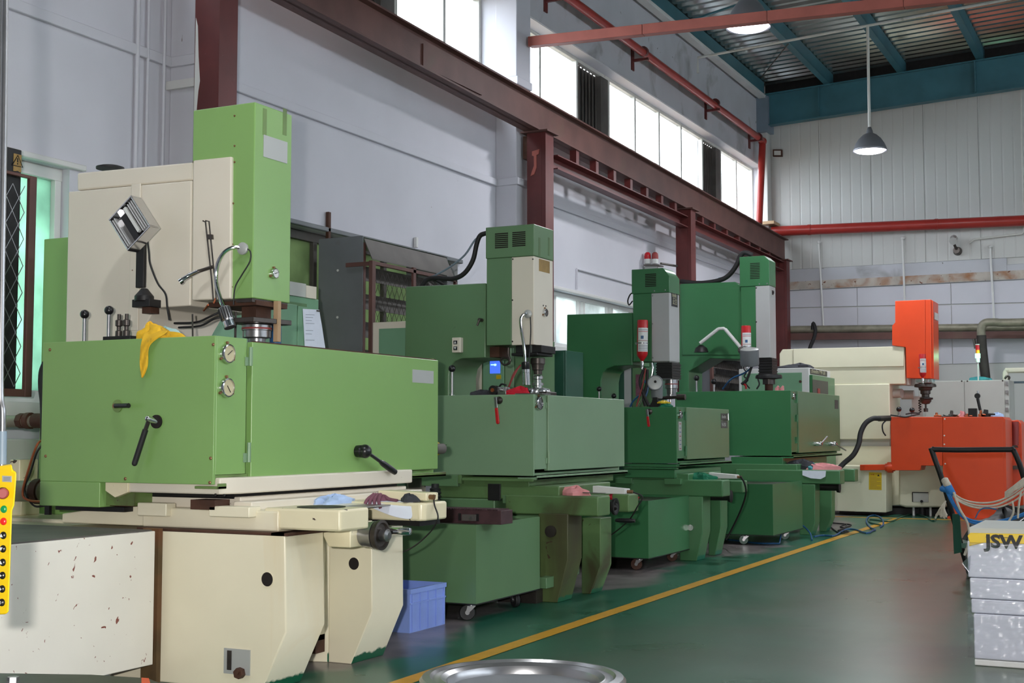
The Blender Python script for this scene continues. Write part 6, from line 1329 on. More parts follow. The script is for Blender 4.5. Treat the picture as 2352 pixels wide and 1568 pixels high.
# ================================================================== BEIGE AND ORANGE MACHINE
m5 = thing('spark_erosion_machine', 'beige and orange spark erosion machine facing the aisle at the far end', 'machine', (-4, 22, 0), 'spark erosion machines in a row')
B = 'beige_far'; O = 'orange'; YA = 22.0
part('arm', MB().ypoly([(1790, 812), (1797, 802), (2078, 795), (2080, 882), (1790, 884)], YA, YA+.75), B, m5, bevel=.012)
part('arm_panel', MB().ypoly([(1822, 801), (2076, 795), (2076, 841), (1822, 845)], YA-.02, YA), B, m5, bevel=.006)
part('arm_underside_cap', MB().ypoly([(2074, 858), (2092, 862), (2092, 884), (2074, 884)], YA+.1, YA+.6), 'cabinet_grey', m5, bevel=.005)
part('column', MB().ypoly([(1800, 884), (2043, 881), (2045, 1008), (1800, 1010)], YA-.02, YA+.9), B, m5, bevel=.012)
part('column_waist', MB().ypoly([(1800, 1008), (2043, 1008), (2043, 1026), (1800, 1026)], YA+.05, YA+.9), 'cabinet_grey', m5)
part('lower_body', MB().ypoly([(1800, 1024), (2070, 1024), (2070, 1160), (1800, 1165)], YA+.02, YA+.9), B, m5, bevel=.012)
q = at(2073, 903, y=YA+.3); part('counterweight', MB().cyl((q.x-.2, YA+.3, q.z), (q.x+.0, YA+.25, q.z), .075).cyl((q.x-.05, YA+.5, q.z-.02), (q.x+.15, YA+.5, q.z-.02), .075), 'cabinet_grey', m5)
part('beige_post', MB().ypoly([(2094, 910), (2120, 910), (2120, 975), (2094, 975)], YA+.5, YA+.8), 'cabinet_grey', m5)
fb = part('front_box', MB().ypoly([(1913, 1068), (2035, 1071), (2035, 1177), (1917, 1173)], 21.42, 21.95), B, m5, bevel=.01)
qs = [at(a_, b_, y=21.42) for a_, b_ in ((1996, 1084), (2025, 1085), (2025, 1125), (1996, 1124))]
ws = part('warning_sign', MB().prism(qs, (0, -.006, 0)), 'label_yellow', fb)
x0, x1 = qs[0].x, qs[1].x; z1_, z0_ = qs[0].z, qs[3].z; W_ = x1-x0; H_ = z1_-z0_
part('sign_triangle', MB().prism([(x0+W_*.65, 21.413, z1_-H_*.22), (x0+W_*.85, 21.413, z1_-H_*.22), (x0+W_*.75, 21.413, z1_-H_*.11)], (0, -.002, 0)), 'iron_black', ws)
writing('sign_heading', '注 意', H_*.085, MATS['signal_red'], fb, (x0+W_*.15, 21.412, z1_-H_*.17), (1, 0, 0), (0, 0, 1))
for k in range(9):
    zz = z1_-H_*(.27+.08*k); part('sign_line', MB().box(x0+W_*.08, x0+W_*(.92 if k % 3 else .6), 21.411, 21.414, zz-H_*.022, zz), 'tape_brown', ws)
part('base_block', MB().ypoly([(2064, 1066), (2175, 1066), (2175, 1165), (2080, 1165), (2064, 1160)], 21.75, 22.9), B, m5, bevel=.03)
q0, q1 = at(2097, 1131, y=21.75), at(2133, 1153, y=21.75)
pk = part('pocket_panel', MB().box(q0.x, q1.x, 21.74, 21.752, q1.z, q0.z), 'cabinet_grey', m5, bevel=.003); part('pocket_rim', MB().box(q0.x-.01, q1.x, 21.735, 21.75, q0.z, q0.z+.012).box(q0.x-.012, q0.x, 21.735, 21.75, q1.z, q0.z), 'iron_black', pk)
q = at(2117, 1151, y=21.73); part('pocket_knob', MB().cyl((q.x, 21.74, q.z), (q.x, 21.71, q.z), .022, n=8), 'iron_black', pk)
for px_ in (2097, 2117, 2136):
    q = at(px_, 1166, y=21.8); part('levelling_foot', MB().cyl((q.x, 21.85, 0), (q.x, 21.85, q.z+.02), .05 if px_ == 2117 else .02, n=14), 'iron_black' if px_ == 2117 else 'sticker_white', m5)
part('kick_plinth', MB().box(at(1915, 1180, y=21.6).x, at(2165, 1180, y=21.6).x, 22.0, 22.8, 0, .1), 'iron_black', m5)
YO = 21.3
tk5 = part('tank', MB().ypoly([(2045, 957), (2165, 957), (2165, 1069), (2116, 1069), (2113, 1080), (2047, 1080)], YO, YO+1.0).ypoly([(2165.6, 957), (2303, 957), (2308, 1190), (2183, 1187), (2180, 1150), (2165.6, 1128)], YO-.004, YO+1.0), O, m5, bevel=.006)
bolts(tk5, [(2170, 962), (2169, 1000), (2171, 1065), (2169, 1020)], y=YO-.004, r=.012, m='sticker_white')
part('tank_edge', MB().ypoly([(2303, 957), (2309, 963), (2313, 1178), (2308, 1190)], YO-.002, YO+.9), 'orange', m5)
part('lower_skirt', MB().ypoly([(2176, 1186), (2303, 1189), (2303, 1195), (2176, 1193)], YO-.02, YO+.5), O, m5)
part('swing_arm', MB().ypoly([(1975, 1067), (2046, 1066), (2046, 1079), (1975, 1080)], YO+.02, YO+.12), O, m5, bevel=.006)
q = at(2045, 1073, y=YO+.07); part('arm_flange', MB().cyl((q.x-.04, YO+.07, q.z), (q.x+.04, YO+.07, q.z), .085).cyl((q.x-.075, YO+.07, q.z), (q.x+.07, YO+.07, q.z), .062), O, m5)
part('side_box', MB().ypoly([(2311, 966), (2338, 964), (2346, 972), (2350, 1160), (2316, 1165)], YO+1.1, YO+1.7), O, m5, bevel=.01)
part('side_pillar', MB().cyl(at(2332, 968, y=YO+1.05), at(2332, 1022, y=YO+1.05), .05).cyl(at(2318, 968, y=YO+1.05), at(2318, 1022, y=YO+1.05), .04), 'red_dull', m5)
part('side_catch', MB().ypoly([(2310, 1023), (2334, 1022), (2338, 1027), (2310, 1028)], YO+1.0, YO+1.1).ypoly([(2315, 1070), (2344, 1068), (2344, 1077), (2315, 1078)], YO+1.0, YO+1.1), 'steel_dark', m5)
YD = 21.95
h5 = part('head', MB().ypoly([(2056, 691), (2125, 688), (2125, 869), (2082, 868), (2080, 797), (2049, 793), (2049, 748), (2056, 740)], YD, YD+.5).ypoly([(2125.5, 688), (2138, 687.5), (2140, 869), (2125.5, 869)], YD+.004, YD+.5), O, m5, bevel=.006)
part('head_front', MB().ypoly([(2138.5, 688), (2143, 691), (2145, 869), (2140.5, 869)], YD+.03, YD+.55), O, h5)
qa, qb = at(2141, 716, y=YD), at(2146, 732, y=YD); part('maker_plate', MB().box(qa.x+.015, qa.x+.03, YD+.1, YD+.4, qb.z, qa.z), 'sticker_white', h5)
q = at(2125, 870, y=YD+.2)
part('spindle', MB().lathe([(.12, 0), (.12, -.06), (.10, -.065), (.10, -.075), (.16, -.08), (.17, -.10), (.17, -.13), (.11, -.14), (.10, -.18), (.08, -.19), (.08, -.24), (.06, -.25), (.06, -.29), (.09, -.30), (.09, -.36), (.06, -.40), (.015, -.41), (.015, -.47), (.035, -.475), (.035, -.53)], (q.x, YD+.2, q.z), (0, 0, 1), 20), 'steel_dark', h5)
part('spindle_collar', MB().box(q.x-.12, q.x+.13, YD+.05, YD+.34, q.z-.07, q.z), 'stainless', h5, bevel=.004)
part('spindle_pin', MB().tube([(q.x, YD+.1, q.z-.32), (q.x+.13, YD+.08, q.z-.32)], .016, 8, 1), 'iron_black', h5)
part('coiled_hose', MB().tube([(q.x-.10+.02*math.sin(k*1.6), YD+.25+.02*math.cos(k*1.6), q.z-.32-.01*k) for k in range(24)], .008, 5, 2), 'rubber', h5)
extinguisher(2119.5, 813, 866, 21.78, .055, 'small dark red fire extinguisher bottle on the orange head')
for px_, h_ in ((2065, 938), (2095, 940)):
    p = at(px_, 956, y=21.6); ball_lever(m5, p.x, 21.6, p.z-.01, at(px_, h_, y=21.6).z-p.z, r=.042, rr=.014)
part('rim_cable', MB().tube([at(2046, 953, y=21.35), at(2060, 955, y=21.28), at(2080, 957, y=21.28), at(2100, 953, y=21.35), at(2112, 950, y=21.4), at(2098, 948, y=21.5), at(2080, 951, y=21.5)], .011, 6), 'rubber', m5)
hz = thing('drain_hose', 'thick black hose looping from the orange tank down to the floor', 'hose', at(1985, 975, y=21.2))
part('hose', MB().tube([at(2022, 961, y=21.2), at(2005, 961, y=21.15), at(1988, 972, y=21.1), at(1977, 993, y=21.05), at(1972, 1020, y=21.0), at(1960, 1044, y=20.95), at(1940, 1062, y=20.9), at(1928, 1074, y=20.85)], .040, 12), 'rubber', hz)
part('hose_fitting', MB().tube([at(2017, 961, y=21.2), at(2045, 960, y=21.3)], .045, 8, 1), 'steel_dark', hz)
part('thin_cable', MB().tube([at(2035, 965, y=21.25), at(2027, 975, y=21.2), at(2028, 990, y=21.2), at(2034, 1000, y=21.25)], .012, 6), 'rubber', hz)
# clutter on the rim of the orange tank, one object each
rimz = at(2230, 957, y=21.35).z
for k, (px_, m_, w_, h_, lab) in enumerate((
    (2153, 'copper', .05, .07, 'copper electrode clamp at the left end of the orange tank rim'),
    (2172, 'iron_black', .07, .03, 'flat black clamp on the orange tank rim'),
    (2188, 'steel_dark', .06, .10, 'dark vice standing on the orange tank rim'),
    (2196, 'copper', .05, .04, 'low copper block beside the dark vice'),
    (2209, 'rag_pink', .05, .10, 'pinkish clamp head on the orange tank rim'),
    (2224, 'copper', .05, .05, 'copper block left of the black cube'),
    (2234, 'iron_black', .06, .13, 'black cube on the orange tank rim'),
    (2255, 'copper', .05, .10, 'orange copper fitting right of the black cube'),
    (2268, 'rubber', .09, .11, 'black tool heap near the right end of the orange tank'),
    (2290, 'rag_blue', .10, .07, 'whitish rag at the right end of the orange tank rim'))):
    p = at(px_, 956, y=21.36)
    if m_.startswith('rag'): heap('clamp_rag', m_, (p.x, 21.38, rimz), w_, .06, h_, 90+k, lab, 'rag'); continue
    mb = MB()
    if px_ == 2234: mb.box(p.x-w_, p.x+w_, 21.33, 21.45, rimz, rimz+h_)
    else: mb.box(p.x-w_, p.x+w_, 21.34, 21.40, rimz, rimz+h_*.45).cyl((p.x-w_*.3, 21.37, rimz+h_*.45), (p.x-w_*.2, 21.37, rimz+h_), w_*.45, w_*.35, 10).cyl((p.x+w_*.2, 21.34, rimz+h_*.35), (p.x+w_*1.3, 21.33, rimz+h_*.3), w_*.2, n=8)
    tag(part('rim_clamp', mb, m_, loc=(p.x, 21.37, rimz), bevel=.004), lab, 'clamp')
p = at(2250, 956, y=21.45)
t = thing('dial_indicator', 'dial indicator on a thin upright stand behind the orange tank rim', 'tool', (p.x, 21.45, rimz))
part('stand_rod', MB().tube([(p.x+.02, 21.45, rimz), (p.x-.02, 21.45, rimz+.40)], .012, 8, 1), 'steel', t); part('dial', MB().cyl((p.x-.02, 21.43, rimz+.32), (p.x-.02, 21.39, rimz+.32), .042).tube([(p.x-.02, 21.42, rimz+.28), (p.x+.015, 21.42, rimz+.1)], .022, 8, 1), 'iron_black', t)
# grey cabinet behind
t = thing('control_cabinet', 'large pale grey cabinet behind the orange machine', 'cabinet', (-3.2, 24.3, 0))
YC = 24.0; X = lambda px_: at(px_, 900, y=YC).x; zc = at(2300, 872, y=YC).z
wallbox('cabinet_body', X(2110), X(2318), YC, YC+.8, 0, zc, 'cabinet_grey', t, .01)
part('cabinet_door', MB().box(X(2112), X(2214.5), YC-.015, YC, .1, zc-.01), 'cabinet_grey', t, bevel=.004); part('cabinet_door', MB().box(X(2216), X(2308), YC-.015, YC, .1, zc-.01), 'cabinet_grey', t, bevel=.004)
bolts(t, [(2209, 875), (2222, 875), (2303, 874)], y=YC-.015, r=.014, m='steel_dark')
for py_ in (880, 900, 922, 940): q = at(2313, py_, y=YC); part('side_hinge', MB().box(q.x-.02, q.x+.02, YC-.03, YC, q.z-.03, q.z+.03), 'steel', t)
q = at(2250, 868, y=24.3); heap('plastic_wrap', 'rag_cyan', (q.x, 24.3, zc), .2, .12, .08, 101, 'pale blue plastic sheet on top of the grey cabinet', 'sheet')
t = thing('signal_tower', 'signal light tower with red, amber and lit green sections', 'light', (at(2247, 868, y=24.2).x, 24.2, zc))
xx = at(2247, 868, y=24.2).x; zf = lambda py_: at(2247, py_, y=24.2).z
part('signal_pole', MB().cyl((xx, 24.2, zc), (xx, 24.2, zf(826)), .012, n=8).cyl((xx, 24.2, zf(832)), (xx, 24.2, zf(823)), .035, n=14), 'white_paint', t)
part('green_lens', MB().cyl((xx, 24.2, zf(822)), (xx, 24.2, zf(812)), .042), 'signal_green', t, label='lit green lens'); part('amber_lens', MB().cyl((xx, 24.2, zf(812)), (xx, 24.2, zf(803.5)), .034), 'signal_amber', t); part('red_lens', MB().cyl((xx, 24.2, zf(803.5)), (xx, 24.2, zf(792)), .034), 'signal_red', t); part('signal_cap', MB().cyl((xx, 24.2, zf(792)), (xx, 24.2, zf(790)), .036), 'sticker_white', t)
l = bpy.data.lights.new('signal_glow', 'POINT'); l.energy = 3; l.color = (.3, 1, .6); l.shadow_soft_size = .05; o = bpy.data.objects.new('signal_glow', l); o.location = (xx+.06, 24.12, zf(817)); COL.objects.link(o)
t = thing('cable_trunking', 'cream trunking pipe bending behind the grey cabinet at the right edge', 'pipe', at(2320, 850, y=24.6))
part('trunking', MB().tube([at(2310, 872, y=24.7), at(2310, 855, y=24.7), at(2318, 851, y=24.7), at(2352, 850, y=24.7), at(2352, 850, y=24.7)+Vector((3, 0, 0))], .05, 8, 2), 'cream', t); part('thin_pipe', MB().tube([at(2322, 878, y=24.9), at(2352, 878, y=24.9)+Vector((2, 0, 0))], .02, 6, 1), 'steel_greyblue', t); part('coiled_wire', MB().tube([at(2308, 870, y=24.4), at(2312, 864, y=24.4), at(2318, 866, y=24.4), at(2316, 872, y=24.4)], .02, 8), 'steel_dark', t)

# ================================================================== FLOOR HOSES
def fpt(px, py, h=.014): return at(px, py, z=h)
tag(part('air_hose', MB().tube([fpt(a_, b_) for a_, b_ in ((1664, 1238), (1700, 1242), (1740, 1247), (1790, 1248))], .010, 8).tube([fpt(1790, 1248), fpt(1797, 1240)+Vector((0, 0, .10)), fpt(1815, 1230)+Vector((0, 0, .15)), fpt(1840, 1228)+Vector((0, 0, .13)), fpt(1860, 1234)+Vector((0, 0, .06)), fpt(1865, 1240)], .010, 8), 'hose_blue', loc=fpt(1740, 1247)), 'blue air hose lying on the floor before the farthest green cart', 'hose')
tag(part('air_hose', MB().tube([fpt(a_, b_) for a_, b_ in ((1870, 1232), (1890, 1229), (1915, 1230), (1930, 1222), (1945, 1215), (1965, 1216), (1990, 1224), (2005, 1218), (2010, 1216), (1998, 1210), (1990, 1197), (1995, 1186), (2010, 1183), (2025, 1190), (2029, 1203), (2022, 1210))], .011, 8), 'hose_blue', loc=fpt(1950, 1215)), 'blue air hose snaking in a loop across the yellow line', 'hose')
tag(part('floor_cable', MB().tube([fpt(a_, b_, .01) for a_, b_ in ((1905, 1200), (1930, 1202), (1955, 1205), (1940, 1211), (1930, 1209), (1944, 1203), (1940, 1212), (1925, 1218), (1948, 1219), (1945, 1222), (1925, 1222), (1908, 1210))], .009, 6), 'rubber', loc=fpt(1930, 1202)), 'black cable tangled on the floor beside the farthest base', 'cable')
tag(part('floor_cable', MB().tube([fpt(a_, b_, .012) for a_, b_ in ((2022, 1205), (2000, 1200), (1996, 1193), (2015, 1194), (2045, 1197), (2075, 1185), (2100, 1180), (2125, 1186), (2145, 1196), (2155, 1180))], .011, 6), 'green_teal', loc=fpt(2045, 1196)), 'dark green cable winding along the far yellow line', 'cable')

# ================================================================== RIGHT FOREGROUND
# wrapped metal blocks on a board
bx0 = -1.05; by0 = 7.93
t0z = 0
lay = [(1512, 1530, 'white_paint', 'support_board', 'pale board under the wrapped metal block stack', 'board', .0), (1408, 1512, 'block_metal', 'metal_block', 'largest film wrapped metal block at the bottom of the stack', 'block', .0),
       (1375, 1404, 'block_metal', 'metal_block', 'thin wrapped metal block resting on the largest one', 'block', -.012), (1327, 1374, 'block_metal', 'metal_block', 'bluish film wrapped block in the middle of the stack', 'block', -.018), (1243, 1326, 'block_metal', 'metal_block', 'upper film wrapped metal block under the yellow taped box', 'block', -.028)]
zf = lambda py_: at(2236, py_, y=by0).z
prevz = 0.0
for (p0, p1, m_, nm, lab, cat, dx) in lay:
    zt_l = zf(p0); 
    o = tag(part(nm, MB().box(bx0+dx, bx0+dx+1.15, by0+abs(dx), by0+.75, prevz+.001, zt_l-.002), m_, loc=(bx0+.5, by0+.3, prevz), bevel=.006), lab, cat, 'wrapped metal blocks' if nm == 'metal_block' else None)
    prevz = zt_l
def crinkle_film(name, x0, x1, z0, z1, y, seed, parent, n=46, m_=16):
    rnd = random.Random(seed); mb = MB(); vs = []
    for j in range(m_+1):
        for k in range(n+1):
            edge = (k in (0, n) or j in (0, m_))
            vs.append((x0+(x1-x0)*k/n, y-.006-(0 if edge else rnd.random()*.0045), z0+(z1-z0)*j/m_))
    mb.add(vs, [(j*(n+1)+k, j*(n+1)+k+1, (j+1)*(n+1)+k+1, (j+1)*(n+1)+k) for j in range(m_) for k in range(n)])
    return part(name, mb, 'film_clear', parent)
fw = thing('stretch_film', 'crinkled clear stretch film wrapped around the metal block stack', 'film', (bx0+.5, by0, .3))
z_ = [.04]+[zf(v) for v in (1408, 1375, 1327, 1243)]
for k in range(4): crinkle_film('film_face', bx0-.035, bx0+1.15, z_[k]+.004, z_[k+1]-.004, by0+.0, 110+k, fw, 90, [26, 10, 14, 22][k])
mb = MB(); rnd = random.Random(4)
tri = [at(a_, b_, y=by0-.01) for a_, b_ in ((2229, 1275), (2209, 1293), (2226, 1315))]; mb.prism(tri, (0, .02, 0))
part('film_tail', mb, 'film_clear', fw); mb = MB()
tri = [at(a_, b_, y=by0-.01) for a_, b_ in ((2224, 1400), (2236, 1418), (2234, 1455), (2222, 1457))]; mb.prism(tri, (0, .015, 0))
part('film_tail', mb, 'film_clear', fw)
# box with yellow tape
zb_ = zf(1243); zc_ = zf(1216)
t = thing('taped_carton', 'flat grey carton sealed with printed yellow tape, topmost on the stack', 'box', (bx0+.4, by0+.3, zb_))
part('carton_body', MB().box(bx0-.02, bx0+1.15, by0+.05, by0+.75, zb_+.002, zc_+.01), 'cabinet_grey', t, bevel=.006)
part('yellow_tape', MB().prism([at(2222, 1230, y=by0+.02), at(2228, 1226, y=by0+.02)+Vector((0, 0, .005)), Vector((bx0+1.15, by0+.02, zc_-.008)), Vector((bx0+1.15, by0+.02, zb_-.004)), at(2260, 1246, y=by0+.02), at(2226, 1254, y=by0+.02), at(2227, 1245, y=by0+.02)], (0, .03, 0)), 'yellow_plastic', t, bevel=.003)
q = at(2264, 1251, y=by0+.018)
writing('tape_text', 'JSW 杰', .10, MATS['iron_black'], t, (q.x, by0+.016, q.z-.012), (1, 0, 0), (0, 0, 1), bold=.004, squash=1.1)
part('tape_rule', MB().box(at(2263, 1232, y=by0).x, at(2315, 1232, y=by0).x, by0+.014, by0+.02, at(2290, 1234, y=by0+.02).z, at(2290, 1233, y=by0+.02).z), 'iron_black', t)
# trolley
TY_ = 12.5
t = thing('hand_trolley', 'hand trolley with black tube handle tied with rope at the right edge', 'trolley', (-1.4, 13.0, 0))
T = lambda a_, b_, dy=0: at(a_, b_, y=TY_+dy)
part('push_handle', MB().tube([T(2222, 1305, .35), T(2170, 1120, .05), T(2141, 1036), T(2146, 1032), T(2200, 1033), T(2320, 1032), T(2328, 1034), T(2352, 1098, .05), T(2400, 1300, .35)], .024, 12, 3), 'iron_black', t)
part('flat_post', MB().prism([T(2187, 1180), T(2204, 1180), T(2209, 1268, .2), T(2191, 1272, .2)], (0, .03, 0)), 'green_teal', t)
part('flat_post', MB().prism([T(2206, 1248, .2), T(2222, 1246, .2), T(2222, 1250, .2), T(2206, 1252, .2)], (0, .03, 0)), 'green_teal', t)
zpl = .26
part('deck', MB().box(T(2195, 1270, .2).x, T(2195, 1270, .2).x+1.0, TY_+.2, TY_+1.6, zpl, zpl+.04), 'green_teal', t, bevel=.005)
for cx_ in (T(2222, 1300).x, T(2222, 1300).x+.85):
    for cy_ in (TY_+.35, TY_+1.4): caster(t, cx_, cy_, zpl-.006, .08, 1.2)
o = heap('steel_scrap', 'iron_black', (T(2330, 1210, .7).x, TY_+.75, zpl+.04), .38, .4, .34, 121, 'dark load piled on the deck of the hand trolley', 'load')
tag(part('foil_roll', MB().cyl(at(2325, 1222, y=TY_+.4), at(2370, 1190, y=TY_+.5), .05), 'chrome', loc=at(2325, 1215, y=TY_+.4)), 'shiny foil roll sticking out of the trolley load', 'roll')
rp = thing('rope_bundle', 'white and blue ropes knotted on the trolley handle and sagging between its sides', 'rope', T(2172, 1118, -.03))
for k, (pts, r_, m_) in enumerate((([(2168, 1110), (2200, 1140), (2235, 1153), (2280, 1153), (2320, 1138), (2355, 1112)], .008, 'rope_white'), ([(2172, 1118), (2200, 1146), (2240, 1160), (2285, 1160), (2325, 1142), (2358, 1118)], .010, 'rope_white'),
        ([(2174, 1122), (2205, 1152), (2245, 1166), (2290, 1165), (2330, 1150), (2360, 1125)], .008, 'rope_white'), ([(2176, 1130), (2185, 1150), (2205, 1180), (2230, 1198), (2265, 1203), (2310, 1195), (2358, 1180)], .014, 'rope_blue'),
        ([(2180, 1132), (2200, 1170), (2225, 1192), (2270, 1199), (2320, 1190), (2358, 1176)], .010, 'rope_blue'), ([(2190, 1130), (2205, 1170), (2222, 1200), (2226, 1240), (2215, 1275)], .011, 'rope_white'), ([(2240, 1190), (2250, 1172), (2265, 1166), (2290, 1170)], .006, 'hose_blue'),
        ([(2325, 1150), (2328, 1175), (2318, 1195), (2300, 1215)], .009, 'rope_white'), ([(2345, 1130), (2340, 1160), (2338, 1190)], .009, 'rope_white'))):
    part('rope_strand', MB().tube([T(a_, b_, -.05-.006*k) for a_, b_ in pts], r_, 7), m_, rp)
for k, (a_, b_, c_, d_, r_, m_) in enumerate(((2170, 1102, 2180, 1122, .034, 'rope_white'), (2174, 1112, 2186, 1136, .040, 'rope_blue'), (2163, 1122, 2184, 1128, .026, 'rope_blue'))): part('rope_knot', MB().tube([T(a_, b_, -.03), T((a_+c_)/2, (b_+d_)/2, -.06), T(c_, d_, -.03)], [r_]*20, 10, 4), m_, rp)
mb = MB(); rnd = random.Random(9)
for k in range(26):
    u = rnd.uniform(-1, 1); mb.tube([T(2172, 1150, -.06), T(2163+u*6, 1168, -.06+rnd.uniform(-.02, .02)), T(2160+u*16, 1188+rnd.uniform(-6, 4), -.06)], [.007, .005], 5, 2)
part('frayed_end', mb, 'rope_white', rp)
mb = MB()
for k in range(18):
    u = rnd.uniform(-1, 1); mb.tube([T(2352, 1105+u*8, -.06), T(2330, 1120+u*6, -.07), T(2308, 1138+u*8, -.06)], [.007, .004], 5, 2)
part('frayed_end', mb, 'rope_white', rp)
tag(part('floor_bracket', MB().prism([at(2215, 1302, z=.12), at(2226, 1303, z=.12), at(2226, 1312, z=.01), at(2221, 1309, z=.01)], (.1, .1, 0)), 'iron_black', loc=at(2221, 1312, z=0)), 'small black angled foot on the floor behind the block stack', 'foot')
# ring on a drum at the lower edge
c = Vector((-2.13, 4.36, 0)); zt_r = .43
t = thing('steel_drum_ring', 'worn steel rim ring lying on a drum at the bottom edge', 'ring', c)
part('drum_body', MB().lathe([(.27, 0), (.28, .01), (.28, zt_r-.07), (.27, zt_r-.06)], c, (0, 0, 1), 48), 'steel_dark', t)
part('rim_ring', MB().lathe([(.29, -.06), (.345, -.05), (.372, -.03), (.372, -.012), (.362, 0), (.335, .004), (.325, -.006), (.305, -.008), (.295, -.002), (.275, -.012), (.262, -.04), (.262, -.06)], c+Vector((0, 0, zt_r)), (0, 0, 1), 72, cap=False), 'steel', t)
part('inner_plate', MB().cyl(c+Vector((0, 0, zt_r-.055)), c+Vector((0, 0, zt_r-.04)), .265, n=48), 'sheet_grey', t)
# ================================================================== LEFT FOREGROUND
# steel plate table in the lower left corner
pa, pb = at(0, 1541, y=3.75), at(330, 1558, y=3.6)
zt_p = .47
qa, qb, qc = at(-260, 1545, z=zt_p), at(240, 1551, z=zt_p), at(372, 1568, z=zt_p)
t = thing('steel_table', 'low grey steel plate table cut by the bottom left corner', 'table', (qb.x-.3, qb.y-.4, 0))
pts = [at(-300, 1540, z=zt_p), at(210, 1548, z=zt_p), at(340, 1556, z=zt_p), at(372, 1568, z=zt_p), at(372, 1568, z=zt_p)+Vector((-.05, -.6, 0)), at(-300, 1540, z=zt_p)+Vector((.15, -.8, 0))]
part('table_plate', MB().prism(pts, (0, 0, -.03)), 'steel_dark', t, bevel=.006)
part('plate_edge_patch', MB().prism([at(325, 1555.5, z=zt_p+.002), at(342, 1557, z=zt_p+.002), at(345, 1568, z=zt_p+.002), at(325, 1568, z=zt_p+.002)], (0, 0, -.034)), 'orange', t)
for p in (pts[1]+Vector((-.05, -.12, 0)), pts[4]+Vector((-.1, .1, 0)), pts[5]+Vector((.15, .1, 0)), pts[0]+Vector((.2, -.15, 0))): part('leg', MB().box(p.x-.025, p.x+.025, p.y-.025, p.y+.025, 0, zt_p-.03), 'steel_dark', t)
q = at(30, 1562, z=zt_p); tag(part('hex_bolt', MB().cyl((q.x, q.y, zt_p), (q.x, q.y, zt_p+.012), .02, n=6), 'chrome', loc=(q.x, q.y, zt_p)), 'bright bolt head lying on the low steel plate table', 'bolt')
# crane pendant control
PY = 3.0
def Pp(a_, b_, dy=0): return at(a_, b_, y=PY+dy)
t = thing('crane_pendant', 'yellow crane pendant control with red stop knob hanging at the left edge', 'control', Pp(5, 1240))
sideL = -34
body = [(sideL, 1072), (-2, 1070), (27, 1066), (29, 1080), (38, 1084), (37, 1106), (33, 1160), (28, 1172), (27, 1200), (20, 1404), (14, 1411), (sideL, 1414)]
part('pendant_body', MB().prism([Pp(a_, b_) for a_, b_ in body], (-.055, .052, 0)), 'yellow_plastic', t, bevel=.006, seg=3)
sp = part('stop_knob', MB().lathe([(.018, 0), (.018, .010)], Pp(9, 1132)+Vector((0, 0, 0)), (.3, -.95, 0), 20), 'black_plastic', t)
part('stop_cap', MB().lathe([(.0155, .0), (.0165, .006), (.0165, .024), (.013, .028)], Pp(12, 1132)+Vector((0.003, -.008, 0)), (.62, -.78, 0), 24), 'red_dull', sp)
for k, (py_, m_) in enumerate(((1169, 'green_button'), (1197, 'red_bright'), (1229, 'black_plastic'), (1260, 'black_plastic'), (1291, 'black_plastic'), (1321, 'black_plastic'), (1352, 'black_plastic'), (1383, 'black_plastic'))):
    q = Pp(10-.75*k*.9, py_)
    b_ = part('push_button', MB().lathe([(.0115, -.002), (.0115, .003), (.0095, .004), (.0095, .007), (.007, .009)], q, (.15, -1, 0), 22), m_, t)
    if k > 1:
        n_ = q+Vector((.0, -.0105, 0)); sym = '▲▼▲▶✚○'[k-2]
        writing('button_symbol', sym, .014, MATS['sticker_white'], t, (n_.x-.0, n_.y, n_.z-.005), (1, .15, 0), (0, 0, 1), align='CENTER', depth=.0004)
q0, q1 = Pp(6, 1093), Pp(27, 1105); pl = part('rating_label', MB().prism([Pp(5, 1092, -.002), Pp(26, 1093, -.002), Pp(26, 1107, -.002), Pp(5, 1106, -.002)], (0, .002, 0)), 'label_silver', t)
for yy in (1096, 1099, 1102): part('label_line', MB().prism([Pp(8, yy, -.003), Pp(23, yy, -.003), Pp(23, yy+1.2, -.003), Pp(8, yy+1.2, -.003)], (0, .001, 0)), 'ink', pl)
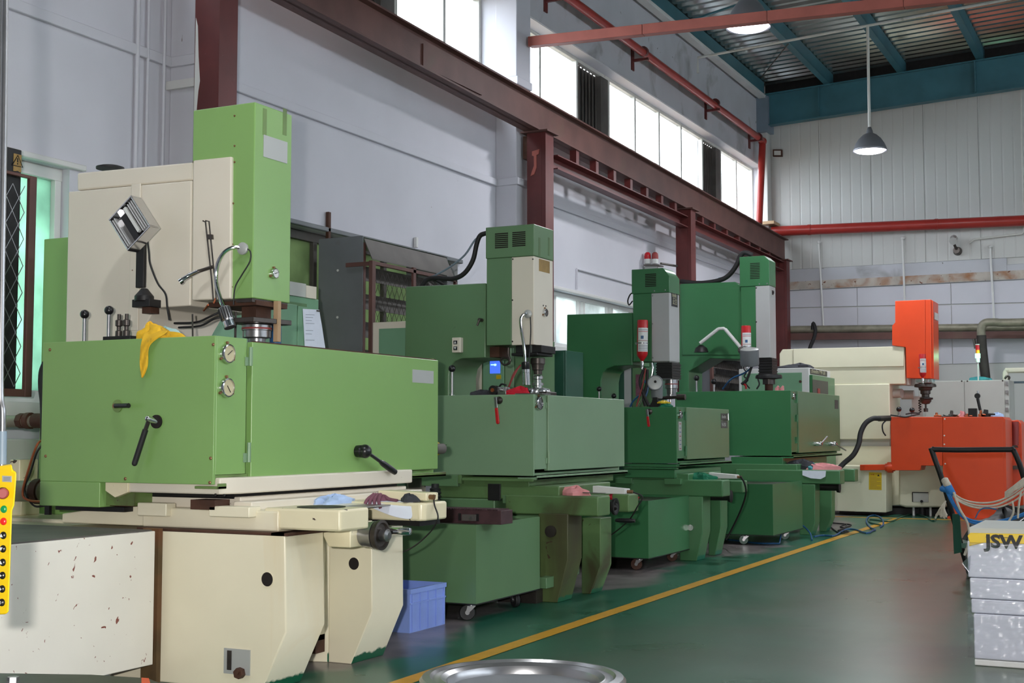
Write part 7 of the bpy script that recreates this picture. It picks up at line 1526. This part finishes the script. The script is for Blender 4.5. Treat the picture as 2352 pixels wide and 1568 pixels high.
part('pendant_conduit', MB().tube([Pp(4, 1070, .03), Pp(6, 950, .03), Pp(1, 900, .03), Pp(3, 700, .04), Pp(8, 350, .06), Pp(12, 0, .08), Pp(14, -300, .1), Pp(16, -900, .1)], .0105, 12), 'steel', t)
part('support_wire', MB().tube([Pp(-6, 1070, .05), Pp(-3, 600, .05), Pp(2, 0, .08), Pp(4, -900, .1)], .003, 6), 'steel', t)
part('conduit_joint', MB().cyl(Pp(5, 1066, .03), Pp(6, 990, .03), .0135), 'steel_greyblue', t)
q = at(1006, 1030, x=-4.44); t5 = part('level_gauge', MB().lathe([(.045, 0), (.048, .01), (.046, .03), (.035, .034)], Vector((-4.50, 7.84, at(1006, 1030, x=-4.5).z)), (0.25, 1, 0), 20), 'label_yellow', m1); part('gauge_window', MB().cyl(Vector((-4.475, 7.80, at(1006, 1030, x=-4.5).z)), Vector((-4.46, 7.89, at(1006, 1030, x=-4.5).z)), .036), 'louver_dark', t5)

# what grows outside the lower windows
for k, (y0, y1) in enumerate(((5.0, 7.4), (9.4, 13.2))):
    rnd = random.Random(k)
    t = thing('hedge', ['green hedge outside the near left window', 'green hedge outside the window behind the grey hood'][k], 'hedge', (-9.2, (y0+y1)/2, -.2))
    mb = MB()
    for j in range(900):
        c = Vector((-9.2+rnd.uniform(-.5, .5), rnd.uniform(y0-1.0, y1+1.0), rnd.uniform(-.2, 3.4))); d = Vector((rnd.uniform(-1, 1), rnd.uniform(-1, 1), rnd.uniform(-1, 1))).normalized(); u = d.orthogonal().normalized()*.10; v = d.cross(u).normalized()*.06
        mb.add([c-u, c+v, c+u, c-v], [(0, 1, 2, 3)])
    part('hedge_leaves', mb, 'foliage', t, kind='stuff', flat=True)
    part('hedge_stems', MB().box(-9.25, -9.15, y0, y0+.05, -.2, 2.5).box(-9.25, -9.15, y1, y1+.05, -.2, 2.5), 'rust_brown', t)
struct('ground', MB().box(-40, -7.7, -20, 40, -.4, -.2), 'floor_yellow' if False else 'dirt_brown', flat=True)
